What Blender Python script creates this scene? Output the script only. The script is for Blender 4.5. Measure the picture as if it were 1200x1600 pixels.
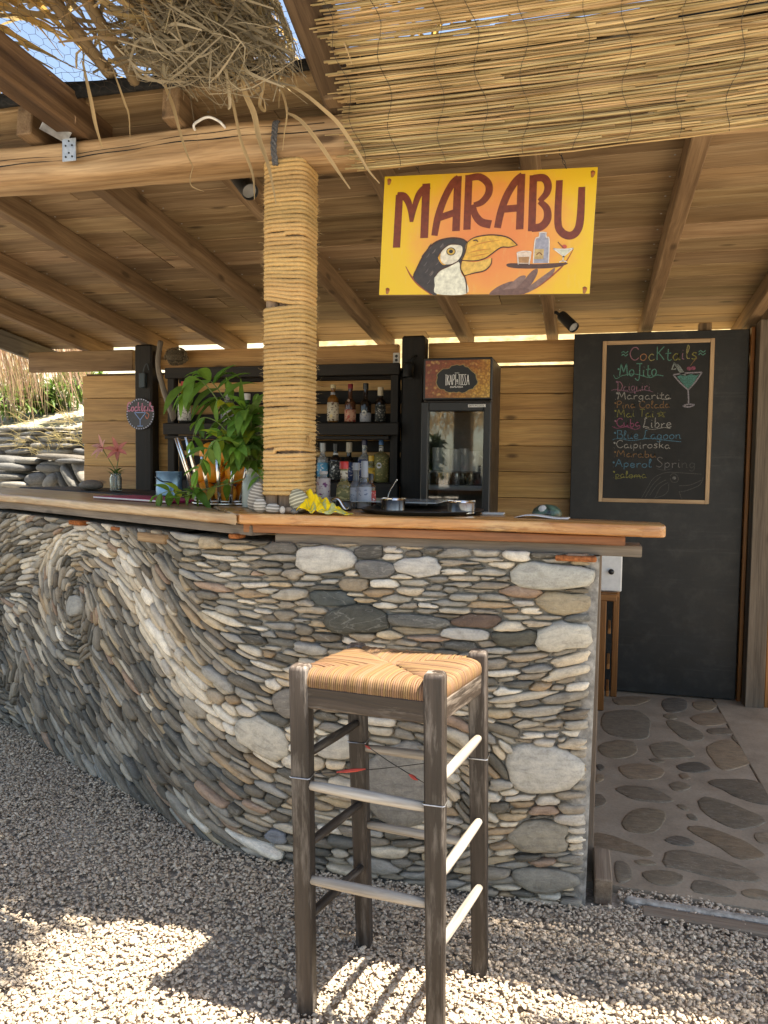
import bpy, math, random
import numpy as np
from mathutils import Vector

for o in list(bpy.data.objects):
    bpy.data.objects.remove(o)
SC = bpy.context.scene
COL = SC.collection
RND = random.Random(7)
NPR = np.random.RandomState(11)

# ------------------------------------------------------------------ camera
# X runs along the bar's back wall, Y goes into the bar, Z up; metres
CAM_H, PITCH, ROLL, YAW, FPX = 1.3, math.atan(70 / 1200), .013, math.radians(14.5), 1200.0
_f = np.array([-math.sin(YAW), math.cos(YAW), 0.0])
_r0 = np.array([math.cos(YAW), math.sin(YAW), 0.0])
_z = np.array([0, 0, 1.0])
_fw = _f * math.cos(PITCH) - _z * math.sin(PITCH)
_u0 = _z * math.cos(PITCH) + _f * math.sin(PITCH)
_up = _u0 * math.cos(ROLL) - _r0 * math.sin(ROLL)
_rt = _r0 * math.cos(ROLL) + _u0 * math.sin(ROLL)
_O = np.array([0, 0, CAM_H])
cam_d = bpy.data.cameras.new('camera')
cam = bpy.data.objects.new('camera', cam_d)
COL.objects.link(cam)
from mathutils import Matrix
cam.matrix_world = Matrix(((_rt[0], _up[0], -_fw[0], 0), (_rt[1], _up[1], -_fw[1], 0), (_rt[2], _up[2], -_fw[2], CAM_H), (0, 0, 0, 1)))
cam_d.sensor_fit = 'VERTICAL'
cam_d.sensor_height = 32
cam_d.lens = 24
cam_d.clip_start = .05
cam_d.clip_end = 600
SC.camera = cam

# ------------------------------------------------------------------ sky, sun, exposure
SUN_EL, SUN_AZ = math.radians(66), math.radians(88)      # azimuth from +Y towards +X
W = bpy.data.worlds.new('World')
SC.world = W
W.use_nodes = True
wn = W.node_tree
wn.nodes.clear()
sky = wn.nodes.new('ShaderNodeTexSky')
sky.sky_type = 'NISHITA'
sky.sun_disc = False
sky.sun_elevation = SUN_EL
sky.sun_rotation = SUN_AZ
sky.ozone_density = 2.5
bg = wn.nodes.new('ShaderNodeBackground')
bg.inputs['Strength'].default_value = .085
wo = wn.nodes.new('ShaderNodeOutputWorld')
wn.links.new(sky.outputs[0], bg.inputs[0])
wn.links.new(bg.outputs[0], wo.inputs[0])
sl = bpy.data.lights.new('sun', 'SUN')
sl.energy = 4.2
sl.angle = math.radians(.53)
sl.color = (1, .99, .97)
so = bpy.data.objects.new('sun', sl)
COL.objects.link(so)
sd = Vector((math.sin(SUN_AZ) * math.cos(SUN_EL), math.cos(SUN_AZ) * math.cos(SUN_EL), math.sin(SUN_EL)))
so.rotation_euler = sd.to_track_quat('Z', 'Y').to_euler()
so.location = (3, 0, 8)
SC.view_settings.view_transform = 'Standard'
SC.view_settings.look = 'None'
SC.view_settings.exposure = 2.1
SC.view_settings.gamma = 1
SC.view_settings.use_curve_mapping = False
SC.view_settings.use_white_balance = True      # the phone balanced for the warm shade
SC.view_settings.white_balance_temperature = 7900
SC.render.engine = 'CYCLES'
SC.cycles.use_denoising = True
SC.cycles.max_bounces = 10
SC.cycles.diffuse_bounces = 6
SC.cycles.transparent_max_bounces = 12
SC.cycles.sample_clamp_indirect = 6
SC.cycles.caustics_reflective = False
SC.cycles.caustics_refractive = False


# ------------------------------------------------------------------ measuring helpers
def ray(px, py):
    return _fw + _rt * ((px - 600) / FPX) - _up * ((py - 800) / FPX)


def atY(px, py, Y):
    d = ray(px, py)
    return _O + d * (Y / d[1])


def atZ(px, py, z=0.0):
    d = ray(px, py)
    return _O + d * ((z - CAM_H) / d[2])


def atX(px, py, X):
    d = ray(px, py)
    return _O + d * (X / d[0])


def proj(p):
    v = np.asarray(p, float) - _O
    D = v @ _fw
    return 600 + FPX * (v @ _rt) / D, 800 - FPX * (v @ _up) / D


def V(*a):
    return np.array(a if len(a) > 1 else a[0], float)


def unit(v):
    v = np.asarray(v, float)
    return v / (np.linalg.norm(v) + 1e-12)


def catmull(pts, n=6, closed=False):
    P = [np.asarray(p, float) for p in pts]
    if len(P) < 3 and not closed:
        return [P[0] + (P[-1] - P[0]) * i / n for i in range(n + 1)]
    out = []
    N = len(P)
    for i in range(N if closed else N - 1):
        if closed:
            a, b, c, d = P[i - 1], P[i], P[(i + 1) % N], P[(i + 2) % N]
        else:
            a, b, c, d = P[max(i - 1, 0)], P[i], P[i + 1], P[min(i + 2, N - 1)]
        for k in range(n):
            t = k / n
            out.append(.5 * ((2 * b) + (c - a) * t + (2 * a - 5 * b + 4 * c - d) * t * t + (3 * b - a - 3 * c + d) * t ** 3))
    if not closed:
        out.append(P[-1])
    return out


# ------------------------------------------------------------------ mesh builder
WLOC = {}


class MB:
    def __init__(s):
        s.v, s.f, s.g, s.c = [], [], [], []

    def add(s, vs, fs, gc=None, col=(1, 1, 1)):
        b = len(s.v)
        vs = [tuple(map(float, p)) for p in vs]
        s.v += vs
        s.f += [tuple(i + b for i in f) for f in fs]
        if gc is None:
            gc = vs
        s.g += [tuple(map(float, p)) for p in gc]
        if isinstance(col, list):
            s.c += col
        else:
            s.c += [col] * len(vs)
        return s

    def obox(s, c, half, R=None, bev=.003, col=(1, 1, 1), off=True):
        """box with chamfered edges; grain runs along its longest side"""
        h = np.asarray(half, float)
        b = min(bev, h.min() * .45)
        R = np.eye(3) if R is None else np.asarray(R, float)      # columns are the axes
        L, idx = [], {}
        for sx in (-1, 1):
            for sy in (-1, 1):
                for sz in (-1, 1):
                    for a in range(3):
                        q = [sx * (h[0] - b), sy * (h[1] - b), sz * (h[2] - b)]
                        q[a] = (sx, sy, sz)[a] * h[a]
                        idx[(sx, sy, sz, a)] = len(L)
                        L.append(q)
        L = np.array(L)
        F = []
        for a in range(3):
            o1, o2 = [(1, 2), (2, 0), (0, 1)][a]
            for sg in (-1, 1):
                q = []
                for (u, w) in ((-1, -1), (1, -1), (1, 1), (-1, 1)):
                    k = [0, 0, 0]
                    k[a], k[o1], k[o2] = sg, u, w
                    q.append(idx[(*k, a)])
                F.append(tuple(q if sg > 0 else q[::-1]))
        for a in range(3):
            o1, o2 = [(1, 2), (2, 0), (0, 1)][a]
            for u in (-1, 1):
                for w in (-1, 1):
                    k0, k1 = [0, 0, 0], [0, 0, 0]
                    k0[a], k0[o1], k0[o2] = -1, u, w
                    k1[a], k1[o1], k1[o2] = 1, u, w
                    q = (idx[(*k0, o1)], idx[(*k1, o1)], idx[(*k1, o2)], idx[(*k0, o2)])
                    F.append(q if u * w < 0 else q[::-1])
        for sx in (-1, 1):
            for sy in (-1, 1):
                for sz in (-1, 1):
                    t = tuple(idx[(sx, sy, sz, a)] for a in range(3))
                    F.append(t if sx * sy * sz > 0 else t[::-1])
        order = list(np.argsort(-h))
        g = L[:, order] + (V(RND.uniform(0, 50), RND.uniform(0, 50), RND.uniform(0, 50)) if off else 0)
        s.add((R @ L.T).T + np.asarray(c, float), F, g, col)
        return s

    def box(s, lo, hi, bev=.003, col=(1, 1, 1)):
        lo, hi = np.asarray(lo, float), np.asarray(hi, float)
        lo, hi = np.minimum(lo, hi), np.maximum(lo, hi)
        return s.obox((lo + hi) / 2, (hi - lo) / 2, None, bev, col)

    def bar(s, p0, p1, w, h, up=(0, 0, 1), bev=.003, col=(1, 1, 1)):
        """square bar from p0 to p1; w across, h along up"""
        p0, p1 = np.asarray(p0, float), np.asarray(p1, float)
        d = unit(p1 - p0)
        x = unit(np.cross(d, up))
        z = np.cross(x, d)
        R = np.stack([d, x, z], 1)
        if np.linalg.det(R) < 0:
            R[:, 1] *= -1
        return s.obox((p0 + p1) / 2, (np.linalg.norm(p1 - p0) / 2, w / 2, h / 2), R, bev, col)

    def tube(s, path, rad, n=8, col=(1, 1, 1), closed=False, cap=True, flat=1.0, up=None):
        P = np.array([np.asarray(p, float) for p in path])
        m = len(P)
        r = [rad] * m if np.isscalar(rad) else list(rad)
        T = np.zeros_like(P)
        T[1:-1] = P[2:] - P[:-2]
        T[0], T[-1] = P[1] - P[0], P[-1] - P[-2]
        if closed:
            T[0] = T[-1] = P[1] - P[-2]
        T /= np.linalg.norm(T, axis=1)[:, None] + 1e-12
        a = V(0, 0, 1) if up is None else V(up)
        if abs(T[0] @ a) > .95:
            a = V(1, 0, 0)
        nrm = unit(a - T[0] * (a @ T[0]))
        vs, gs, L = [], [], RND.uniform(0, 30)
        oy = RND.uniform(0, 30)
        for i in range(m):
            nrm = unit(nrm - T[i] * (nrm @ T[i]))
            bi = np.cross(T[i], nrm)
            if i:
                L += np.linalg.norm(P[i] - P[i - 1])
            for k in range(n):
                A = 2 * math.pi * k / n
                vs.append(P[i] + r[i] * (bi * math.cos(A) + nrm * math.sin(A) * flat))
                gs.append((L, oy + r[i] * math.cos(A), r[i] * math.sin(A)))
        F = []
        for i in range(m - 1):
            for k in range(n):
                k2 = (k + 1) % n
                F.append((i * n + k, i * n + k2, (i + 1) * n + k2, (i + 1) * n + k))
        if cap:
            F.append(tuple(range(n))[::-1])
            F.append(tuple((m - 1) * n + k for k in range(n)))
        return s.add(vs, F, gs, col)

    def lathe(s, prof, o, n=20, ax=(0, 0, 1), col=(1, 1, 1), arc=None):
        """profile of (radius, height) turned round ax at o; arc=(a0,a1) for a partial turn"""
        o = V(o)
        z = unit(ax)
        x = unit(np.cross(z, (0, 1, .01) if abs(z[1]) < .9 else (1, 0, 0)))
        y = np.cross(z, x)
        full = arc is None
        a0, a1 = (0, 2 * math.pi) if full else arc
        m = n if full else n + 1
        vs = []
        for (r, h) in prof:
            for k in range(m):
                A = a0 + (a1 - a0) * k / n
                vs.append(o + z * h + max(r, 1e-5) * (x * math.cos(A) + y * math.sin(A)))
        F = []
        for i in range(len(prof) - 1):
            for k in range(n):
                k2 = (k + 1) % m
                F.append((i * m + k, i * m + k2, (i + 1) * m + k2, (i + 1) * m + k))
        if full:
            if prof[0][0] > 1e-4:
                F.append(tuple(range(m))[::-1])
            if prof[-1][0] > 1e-4:
                F.append(tuple((len(prof) - 1) * m + k for k in range(m)))
        return s.add(vs, F, None, col)

    def prism(s, out, o, ax, ay, an, t0, t1, col=(1, 1, 1)):
        """flat outline (2D) on the plane o+ax*u+ay*v, from offset t0 to t1 along an"""
        o, ax, ay, an = V(o), V(ax), V(ay), V(an)
        n = len(out)
        vs = [o + ax * u + ay * w + an * t1 for u, w in out] + [o + ax * u + ay * w + an * t0 for u, w in out]
        g = [(u, w, t1) for u, w in out] + [(u, w, t0) for u, w in out]
        area = sum(out[i][0] * out[(i + 1) % n][1] - out[(i + 1) % n][0] * out[i][1] for i in range(n))
        hand = np.cross(ax, ay) @ an
        fr, bk = tuple(range(n)), tuple(range(2 * n - 1, n - 1, -1))
        F = [fr, bk] + [(i, n + i, n + (i + 1) % n, (i + 1) % n) for i in range(n)]
        if area * hand < 0:
            F = [f[::-1] for f in F]
        return s.add(vs, F, g, col)

    def pillow(s, out, o, ax, ay, an, h, back=.02, col=(1, 1, 1), rings=((1, -.25), (.97, .3), (.82, .75), (.5, .97)), gc=None, cen=None):
        """rounded stone over a 2D outline; h is how proud it stands"""
        o, ax, ay, an = V(o), V(ax), V(ay), V(an)
        P = np.array(out, float)
        c = P.mean(0) if cen is None else np.array(cen, float)
        n = len(P)
        vs, gs = [], []
        off = V(RND.uniform(0, 40), RND.uniform(0, 40), RND.uniform(0, 40))
        for (k, hh) in ((.96, None),) + tuple(rings):
            q = c + (P - c) * k
            z = -back if hh is None else hh * h
            for u, w in q:
                vs.append(o + ax * u + ay * w + an * z)
                gs.append(off + V(u - c[0], w - c[1], z))
        vs.append(o + ax * c[0] + ay * c[1] + an * h)
        gs.append(off + V(0, 0, h))
        m = len(rings) + 1
        F = []
        for i in range(m - 1):
            for k in range(n):
                k2 = (k + 1) % n
                F.append((i * n + k, i * n + k2, (i + 1) * n + k2, (i + 1) * n + k))
        for k in range(n):
            F.append(((m - 1) * n + k, (m - 1) * n + (k + 1) % n, m * n))
        area = sum(P[i][0] * P[(i + 1) % n][1] - P[(i + 1) % n][0] * P[i][1] for i in range(n))
        if area * (np.cross(ax, ay) @ an) < 0:
            F = [f[::-1] for f in F]
        return s.add(vs, F, gs, col)

    def ribbon(s, path, wid, nrm, th=0.0, col=(1, 1, 1)):
        """flat strip along path, lying square to nrm"""
        P = np.array([np.asarray(p, float) for p in path])
        m = len(P)
        w = [wid] * m if np.isscalar(wid) else list(wid)
        nr = [unit(nrm)] * m if np.ndim(nrm) == 1 else [unit(q) for q in nrm]
        vs, gs, L = [], [], RND.uniform(0, 20)
        oy = RND.uniform(0, 20)
        for i in range(m):
            t = unit(P[min(i + 1, m - 1)] - P[max(i - 1, 0)])
            b = unit(np.cross(nr[i], t))
            if i:
                L += np.linalg.norm(P[i] - P[i - 1])
            for sg in (-1, 1):
                vs.append(P[i] + b * sg * w[i] / 2 + nr[i] * th)
                gs.append((L, oy + sg * w[i] / 2, 0))
        F = [(2 * i, 2 * i + 2, 2 * i + 3, 2 * i + 1) for i in range(m - 1)]
        F = [f[::-1] for f in F]
        return s.add(vs, F, gs, col)

    def build(s, name, mat, parent=None, smooth=False, angle=None, kind=None, share=None):
        base = V(0, 0, 0)
        if parent is not None:
            base = WLOC[parent.name]
        me = bpy.data.meshes.new(name)
        vs = np.array(s.v, float) - base
        me.from_pydata(vs.tolist(), [], s.f)
        a = me.attributes.new('gc', 'FLOAT_VECTOR', 'POINT')
        a.data.foreach_set('vector', np.array(s.g, np.float32).ravel())
        c = np.ones((len(s.v), 4), np.float32)
        c[:, :3] = np.array(s.c, np.float32)
        a = me.attributes.new('col', 'FLOAT_COLOR', 'POINT')
        a.data.foreach_set('color', c.ravel())
        me.materials.append(mat)
        if smooth or angle:
            me.polygons.foreach_set('use_smooth', [True] * len(me.polygons))
            if angle:
                me.set_sharp_from_angle(angle=math.radians(angle))
        o = bpy.data.objects.new(name, me)
        COL.objects.link(o)
        if parent is not None:
            o.parent = parent
        WLOC[o.name] = base
        if kind:
            o['kind'] = kind
        return o


def thing(name, label, cat, loc=(0, 0, 0), group=None):
    o = bpy.data.objects.new(name, None)
    o.empty_display_size = .05
    COL.objects.link(o)
    o.location = tuple(map(float, loc))
    WLOC[o.name] = V(loc)
    return tag(o, label, cat, group)


def tag(o, label, cat, group=None):
    o['label'] = label
    o['category'] = cat
    if group:
        o['group'] = group
    return o


# ------------------------------------------------------------------ material helpers
class NT:
    def __init__(s, name):
        s.m = bpy.data.materials.new(name)
        s.m.use_nodes = True
        s.t = s.m.node_tree
        s.t.nodes.clear()
        s.out = s.n('ShaderNodeOutputMaterial')
        s.bsdf = s.n('ShaderNodeBsdfPrincipled')
        s.l(s.bsdf.outputs[0], s.out.inputs[0])

    def n(s, t, **kw):
        nd = s.t.nodes.new(t)
        for k, v in kw.items():
            setattr(nd, k, v)
        return nd

    def l(s, a, b):
        s.t.links.new(a, b)

    def put(s, inp, v):
        if hasattr(v, 'is_linked') or hasattr(v, 'links'):
            s.l(v, inp)
        else:
            inp.default_value = v

    def attr(s, name='gc'):
        nd = s.n('ShaderNodeAttribute', attribute_name=name)
        return nd.outputs['Color'] if name == 'col' else nd.outputs['Vector']

    def mapv(s, v, sc=(1, 1, 1), loc=(0, 0, 0)):
        nd = s.n('ShaderNodeMapping')
        s.l(v, nd.inputs[0])
        nd.inputs['Scale'].default_value = sc
        nd.inputs['Location'].default_value = loc
        return nd.outputs[0]

    def noise(s, v, sc=5, det=4, rough=.55, dist=0.0, color=False):
        nd = s.n('ShaderNodeTexNoise')
        if v is not None:
            s.l(v, nd.inputs['Vector'])
        nd.inputs['Scale'].default_value = sc
        nd.inputs['Detail'].default_value = det
        nd.inputs['Roughness'].default_value = rough
        nd.inputs['Distortion'].default_value = dist
        return nd.outputs[1 if color else 0]

    def voro(s, v, sc=5, feat='F1', out=0, rnd=1.0):
        nd = s.n('ShaderNodeTexVoronoi', feature=feat)
        if v is not None:
            s.l(v, nd.inputs['Vector'])
        nd.inputs['Scale'].default_value = sc
        nd.inputs['Randomness'].default_value = rnd
        return nd.outputs[out]

    def ramp(s, fac, stops, interp='LINEAR'):
        nd = s.n('ShaderNodeValToRGB')
        nd.color_ramp.interpolation = interp
        el = nd.color_ramp.elements
        while len(el) < len(stops):
            el.new(.5)
        for e, (p, c) in zip(el, stops):
            e.position = p
            e.color = (*c, 1) if len(c) == 3 else c
        s.l(fac, nd.inputs[0])
        return nd.outputs[0]

    def rng(s, v, a, b, c, d):
        nd = s.n('ShaderNodeMapRange')
        s.l(v, nd.inputs[0])
        for i, x in enumerate((a, b, c, d)):
            nd.inputs[i + 1].default_value = x
        return nd.outputs[0]

    def math(s, op, a, b=0.0):
        nd = s.n('ShaderNodeMath', operation=op)
        s.put(nd.inputs[0], a)
        s.put(nd.inputs[1], b)
        return nd.outputs[0]

    def mix(s, fac, a, b, mode='MIX'):
        nd = s.n('ShaderNodeMix', data_type='RGBA', blend_type=mode)
        s.put(nd.inputs[0], fac)
        s.put(nd.inputs[6], a if hasattr(a, 'links') else (*a, 1)[:4])
        s.put(nd.inputs[7], b if hasattr(b, 'links') else (*b, 1)[:4])
        return nd.outputs[2]

    def bump(s, h, st=.3, d=.01, prev=None):
        nd = s.n('ShaderNodeBump')
        nd.inputs['Strength'].default_value = st
        nd.inputs['Distance'].default_value = d
        s.l(h, nd.inputs['Height'])
        if prev is not None:
            s.l(prev, nd.inputs['Normal'])
        return nd.outputs[0]

    def set(s, color=None, rough=None, normal=None, **kw):
        B = s.bsdf.inputs
        if color is not None:
            s.put(B['Base Color'], color if hasattr(color, 'links') else (*color, 1)[:4])
        if rough is not None:
            s.put(B['Roughness'], rough)
        if normal is not None:
            s.l(normal, B['Normal'])
        for k, v in kw.items():
            s.put(B[k.replace('_', ' ')], v)
        return s.m


def m_wood(name, dark, mid, light, rough=.6, bump=.25, knots=1.0, sc=1.0, spec=.3, coat=0.0, worn=None, stain=.25):
    t = NT(name)
    g = t.attr('gc')
    wav = t.noise(t.mapv(g, (1.3 * sc, 3 * sc, 3 * sc)), 1.0, 2)
    gv = t.n('ShaderNodeVectorMath', operation='ADD')
    t.l(g, gv.inputs[0])
    cmb = t.n('ShaderNodeCombineXYZ')
    t.l(t.math('MULTIPLY', wav, .07 / sc), cmb.inputs[1])
    t.l(t.math('MULTIPLY', wav, .05 / sc), cmb.inputs[2])
    t.l(cmb.outputs[0], gv.inputs[1])
    gw = gv.outputs[0]
    n1 = t.noise(t.mapv(gw, (1.1 * sc, 26 * sc, 26 * sc)), 1.0, 5, .6)
    n2 = t.noise(t.mapv(gw, (5 * sc, 170 * sc, 170 * sc)), 1.0, 3, .6)
    c = t.ramp(n1, [(.25, dark), (.47, mid), (.72, light)])
    c = t.mix(.55, c, t.ramp(n2, [(.3, (.45, .42, .4)), (.6, (1, 1, 1))]), 'MULTIPLY')
    big = t.noise(t.mapv(g, (1.2, 4, 4)), 1.3, 3)
    c = t.mix(stain, c, t.ramp(big, [(.35, (.45, .42, .4)), (.6, (1.05, 1.05, 1.05))]), 'MULTIPLY')
    h = t.math('ADD', t.math('MULTIPLY', n1, .6), t.math('MULTIPLY', n2, .5))
    if knots:
        kv = t.voro(t.mapv(g, (3.2 * sc, 9 * sc, 9 * sc)), 1.0)
        k = t.ramp(kv, [(.08, (1, 1, 1)), (.17, (0, 0, 0))])
        c = t.mix(t.math('MULTIPLY', k, .85 * knots), c, tuple(x * .35 for x in dark))
    if worn:
        wv = t.noise(t.mapv(g, (5, 34, 34)), 1.0, 6, .7)
        c = t.mix(t.math('MULTIPLY', t.ramp(wv, [(.5, (0, 0, 0)), (.68, (1, 1, 1))]), .8), c, worn)
    c = t.mix(1.0, c, t.attr('col'), 'MULTIPLY')
    rr = t.rng(n1, .2, .8, max(rough - .12, .05), min(rough + .12, 1))
    t.set(c, rr, t.bump(h, bump, .006), Specular_IOR_Level=spec, Coat_Weight=coat, Coat_Roughness=.18)
    return t.m


def m_stone(name, rough=.75, streak=1.0):
    t = NT(name)
    g = t.attr('gc')
    col = t.attr('col')
    n1 = t.noise(t.mapv(g, (14, 60, 60)), 1.0, 6, .65, .6)
    n2 = t.noise(g, 190, 4, .7)
    n3 = t.noise(g, 32, 5, .6, .5)
    c = t.mix(1.0, col, t.ramp(n1, [(.28, (.66, .66, .68)), (.5, (1, 1, 1)), (.75, (1.18, 1.16, 1.1))]), 'MULTIPLY')
    c = t.mix(.55, c, t.ramp(n3, [(.32, (.62, .6, .57)), (.55, (1, 1, 1)), (.8, (1.2, 1.17, 1.1))]), 'MULTIPLY')
    c = t.mix(.5, c, t.ramp(n2, [(.3, (.6, .6, .6)), (.55, (1, 1, 1)), (.8, (1.15, 1.15, 1.15))]), 'MULTIPLY')
    vein = t.noise(t.mapv(g, (6, 24, 24), (3, 7, 1)), 1.0, 3, .5, 1.5)
    vv = t.ramp(vein, [(.485, (0, 0, 0)), (.5, (1, 1, 1)), (.515, (0, 0, 0))])
    c = t.mix(t.math('MULTIPLY', vv, .24), c, (.5, .47, .41))
    h = t.math('ADD', t.math('MULTIPLY', n3, .7), t.math('ADD', t.math('MULTIPLY', n2, .25), t.math('MULTIPLY', n1, .35)))
    t.set(c, rough, t.bump(h, .55, .006), Specular_IOR_Level=.28)
    return t.m


def m_plain(name, c, rough=.5, metal=0.0, spec=.5, var=.12, sc=30, bump=0.0, coat=0.0):
    t = NT(name)
    g = t.attr('gc')
    n = t.noise(g, sc, 4, .6)
    cc = t.mix(1.0, t.mix(1.0, c, t.attr('col'), 'MULTIPLY'), t.ramp(n, [(.3, (1 - var * 2,) * 3), (.7, (1 + var,) * 3)]), 'MULTIPLY')
    t.set(cc, t.rng(n, .3, .7, max(rough - .08, .02), min(1, rough + .1)), t.bump(n, bump, .003) if bump else None, Metallic=metal, Specular_IOR_Level=spec, Coat_Weight=coat)
    return t.m


def m_leafy(name, c, trans=.35, rough=.5, var=.35, sc=14, streak=False, mul=1.3):
    """thin plant matter: diffuse plus light coming through"""
    t = NT(name)
    g = t.attr('gc')
    n = t.noise(t.mapv(g, (3, 60, 60)) if streak else g, 1.0 if streak else sc, 4, .6)
    cc = t.mix(1.0, t.mix(1.0, c, t.attr('col'), 'MULTIPLY'), t.ramp(n, [(.25, (1 - var,) * 3), (.75, (1 + var * .6,) * 3)]), 'MULTIPLY')
    t.set(cc, rough, Specular_IOR_Level=.2)
    tr = t.n('ShaderNodeBsdfTranslucent')
    t.l(t.mix(1.0, cc, (mul, mul, mul * .8), 'MULTIPLY'), tr.inputs[0])
    mx = t.n('ShaderNodeMixShader')
    mx.inputs[0].default_value = trans
    t.l(t.bsdf.outputs[0], mx.inputs[1])
    t.l(tr.outputs[0], mx.inputs[2])
    t.l(mx.outputs[0], t.out.inputs[0])
    return t.m


def m_glass(name, c=(1, 1, 1), rough=.02, ior=1.45):
    t = NT(name)
    t.set(c, rough, Transmission_Weight=1.0, IOR=ior)
    return t.m


M = {}
M['pine'] = m_wood('pine_boards', (.20, .125, .063), (.35, .242, .135), (.48, .365, .22), .62, .25, 1.0, stain=.55)
M['pine_gold'] = m_wood('golden_pine', (.33, .17, .06), (.55, .32, .12), (.68, .44, .19), .5, .18, 1.0, spec=.4)
M['rafter'] = m_wood('rafter_wood', (.125, .075, .040), (.235, .15, .083), (.35, .24, .14), .65, .25, .8)
M['log'] = m_wood('orange_log', (.17, .088, .038), (.41, .258, .132), (.60, .425, .25), .6, .5, 1.0, spec=.3, stain=.6)
M['darkbeam'] = m_wood('dark_brown_beam', (.035, .022, .013), (.075, .046, .026), (.15, .10, .06), .7, .35, .6)
M['blackwood'] = m_wood('black_stained_wood', (.006, .0055, .005), (.013, .0115, .010), (.028, .024, .020), .6, .35, .5)
M['greywood'] = m_wood('weathered_grey_wood', (.11, .095, .08), (.24, .21, .175), (.36, .32, .27), .85, .5, .6)
M['greybrown'] = m_wood('weathered_brown_plank', (.10, .07, .05), (.20, .15, .11), (.31, .25, .19), .8, .45, .7)
M['stool'] = m_wood('old_stool_wood', (.011, .008, .006), (.024, .017, .013), (.060, .046, .037), .55, .5, .3, worn=(.15, .13, .112), spec=.4)
M['rung'] = m_wood('worn_rung_wood', (.17, .14, .11), (.33, .295, .25), (.52, .49, .44), .7, .3, 0)
M['slab'] = m_wood('varnished_slab', (.22, .072, .018), (.50, .225, .07), (.70, .42, .17), .3, .3, 1.0, spec=.5, coat=.4, sc=.8, worn=(.60, .38, .17), stain=.4)
M['slabpale'] = m_wood('pale_live_edge', (.30, .17, .08), (.52, .36, .20), (.66, .50, .32), .45, .4, .8, worn=(.34, .16, .06), coat=.25, sc=.8)
M['redwood'] = m_wood('reddish_plank', (.14, .055, .025), (.28, .12, .055), (.40, .2, .1), .55, .3, .5)
M['orangewood'] = m_wood('orange_lacquered_wood', (.14, .052, .014), (.27, .112, .032), (.36, .17, .055), .4, .15, .4)
M['stone'] = m_stone('river_stone')
M['mortar'] = m_plain('dark_mortar', (.27, .25, .215), .95, var=.25, sc=60, bump=.8, spec=.1)
M['cement'] = m_plain('grey_cement', (.28, .268, .245), .92, var=.3, sc=34, bump=1.6, spec=.15)
M['felt'] = m_plain('black_roofing_felt', (.02, .02, .02), .85, var=.3, sc=80, bump=.5, spec=.2)
M['steel'] = m_plain('polished_steel', (.72, .71, .69), .16, 1.0, var=.05, sc=50)
M['zinc'] = m_plain('galvanised_zinc', (.5, .52, .54), .42, .85, var=.12, sc=60)
M['blackmetal'] = m_plain('black_lamp_metal', (.018, .02, .022), .4, .2, var=.1)
M['blackplastic'] = m_plain('black_plastic', (.012, .013, .014), .35, 0, var=.1)
M['white'] = m_plain('white_plastic', (.72, .72, .70), .4, var=.06)
M['wire'] = m_plain('thin_wire', (.05, .045, .04), .5, .6)
M['silverwire'] = m_plain('silver_wire', (.55, .55, .55), .35, 1.0)


# ------------------------------------------------------------------ ground and gravel
def ground_mat():
    t = NT('gravel_ground')
    g = t.attr('gc')
    v = t.voro(g, 75, out=1)
    d = t.voro(g, 75)
    n = t.noise(g, 3, 4)
    hs = t.n('ShaderNodeSeparateColor')
    t.l(v, hs.inputs[0])
    c = t.ramp(hs.outputs[0], [(0, (.34, .295, .24)), (.5, (.46, .41, .345)), (1, (.55, .50, .43))])
    c = t.mix(.6, c, t.ramp(d, [(.2, (1, 1, 1)), (.7, (.35, .33, .3))]), 'MULTIPLY')
    c = t.mix(.5, c, t.ramp(n, [(.3, (.7, .7, .7)), (.7, (1.1, 1.1, 1.1))]), 'MULTIPLY')
    return t.set(c, .95, t.bump(d, -.8, .01), Specular_IOR_Level=.15)


M['ground'] = ground_mat()
b = MB()
b.add([(-80, -80, -.012), (80, -80, -.012), (80, 80, -.012), (-80, 80, -.012)], [(0, 1, 2, 3)])
o = b.build('ground', M['ground'])
o['kind'] = 'structure'

# the front face of the stone counter, seen from above (right end first)
_raw = [(.035, 2.29), (-.5, 2.29), (-.95, 2.292), (-1.16, 2.33), (-1.46, 2.487), (-2.05, 2.80), (-2.63, 3.11), (-2.9, 3.19), (-3.5, 3.22), (-3.9, 3.22)]
_cv = np.array(catmull([V(x, y, 0) for x, y in _raw], 12))[:, :2]
_sl = np.concatenate([[0], np.cumsum(np.linalg.norm(np.diff(_cv, axis=0), axis=1))])
WALL_LEN = _sl[-1]


def wall_xy(s):
    return np.array([np.interp(s, _sl, _cv[:, 0]), np.interp(s, _sl, _cv[:, 1])])


def wall_frame(s, z, w=.04):
    p = wall_xy(s)
    d = wall_xy(s + w) - wall_xy(s - w)
    ax = unit(V(-d[0], -d[1], 0))       # to the right as seen from the front
    an = V(-ax[1] * -1, 0, 0)
    an = unit(np.cross(ax, V(0, 0, 1)))
    return V(p[0], p[1], z), ax, an


def wall_s_at_x(x):
    return float(np.interp(-x, -_cv[:, 0], _sl))


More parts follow.
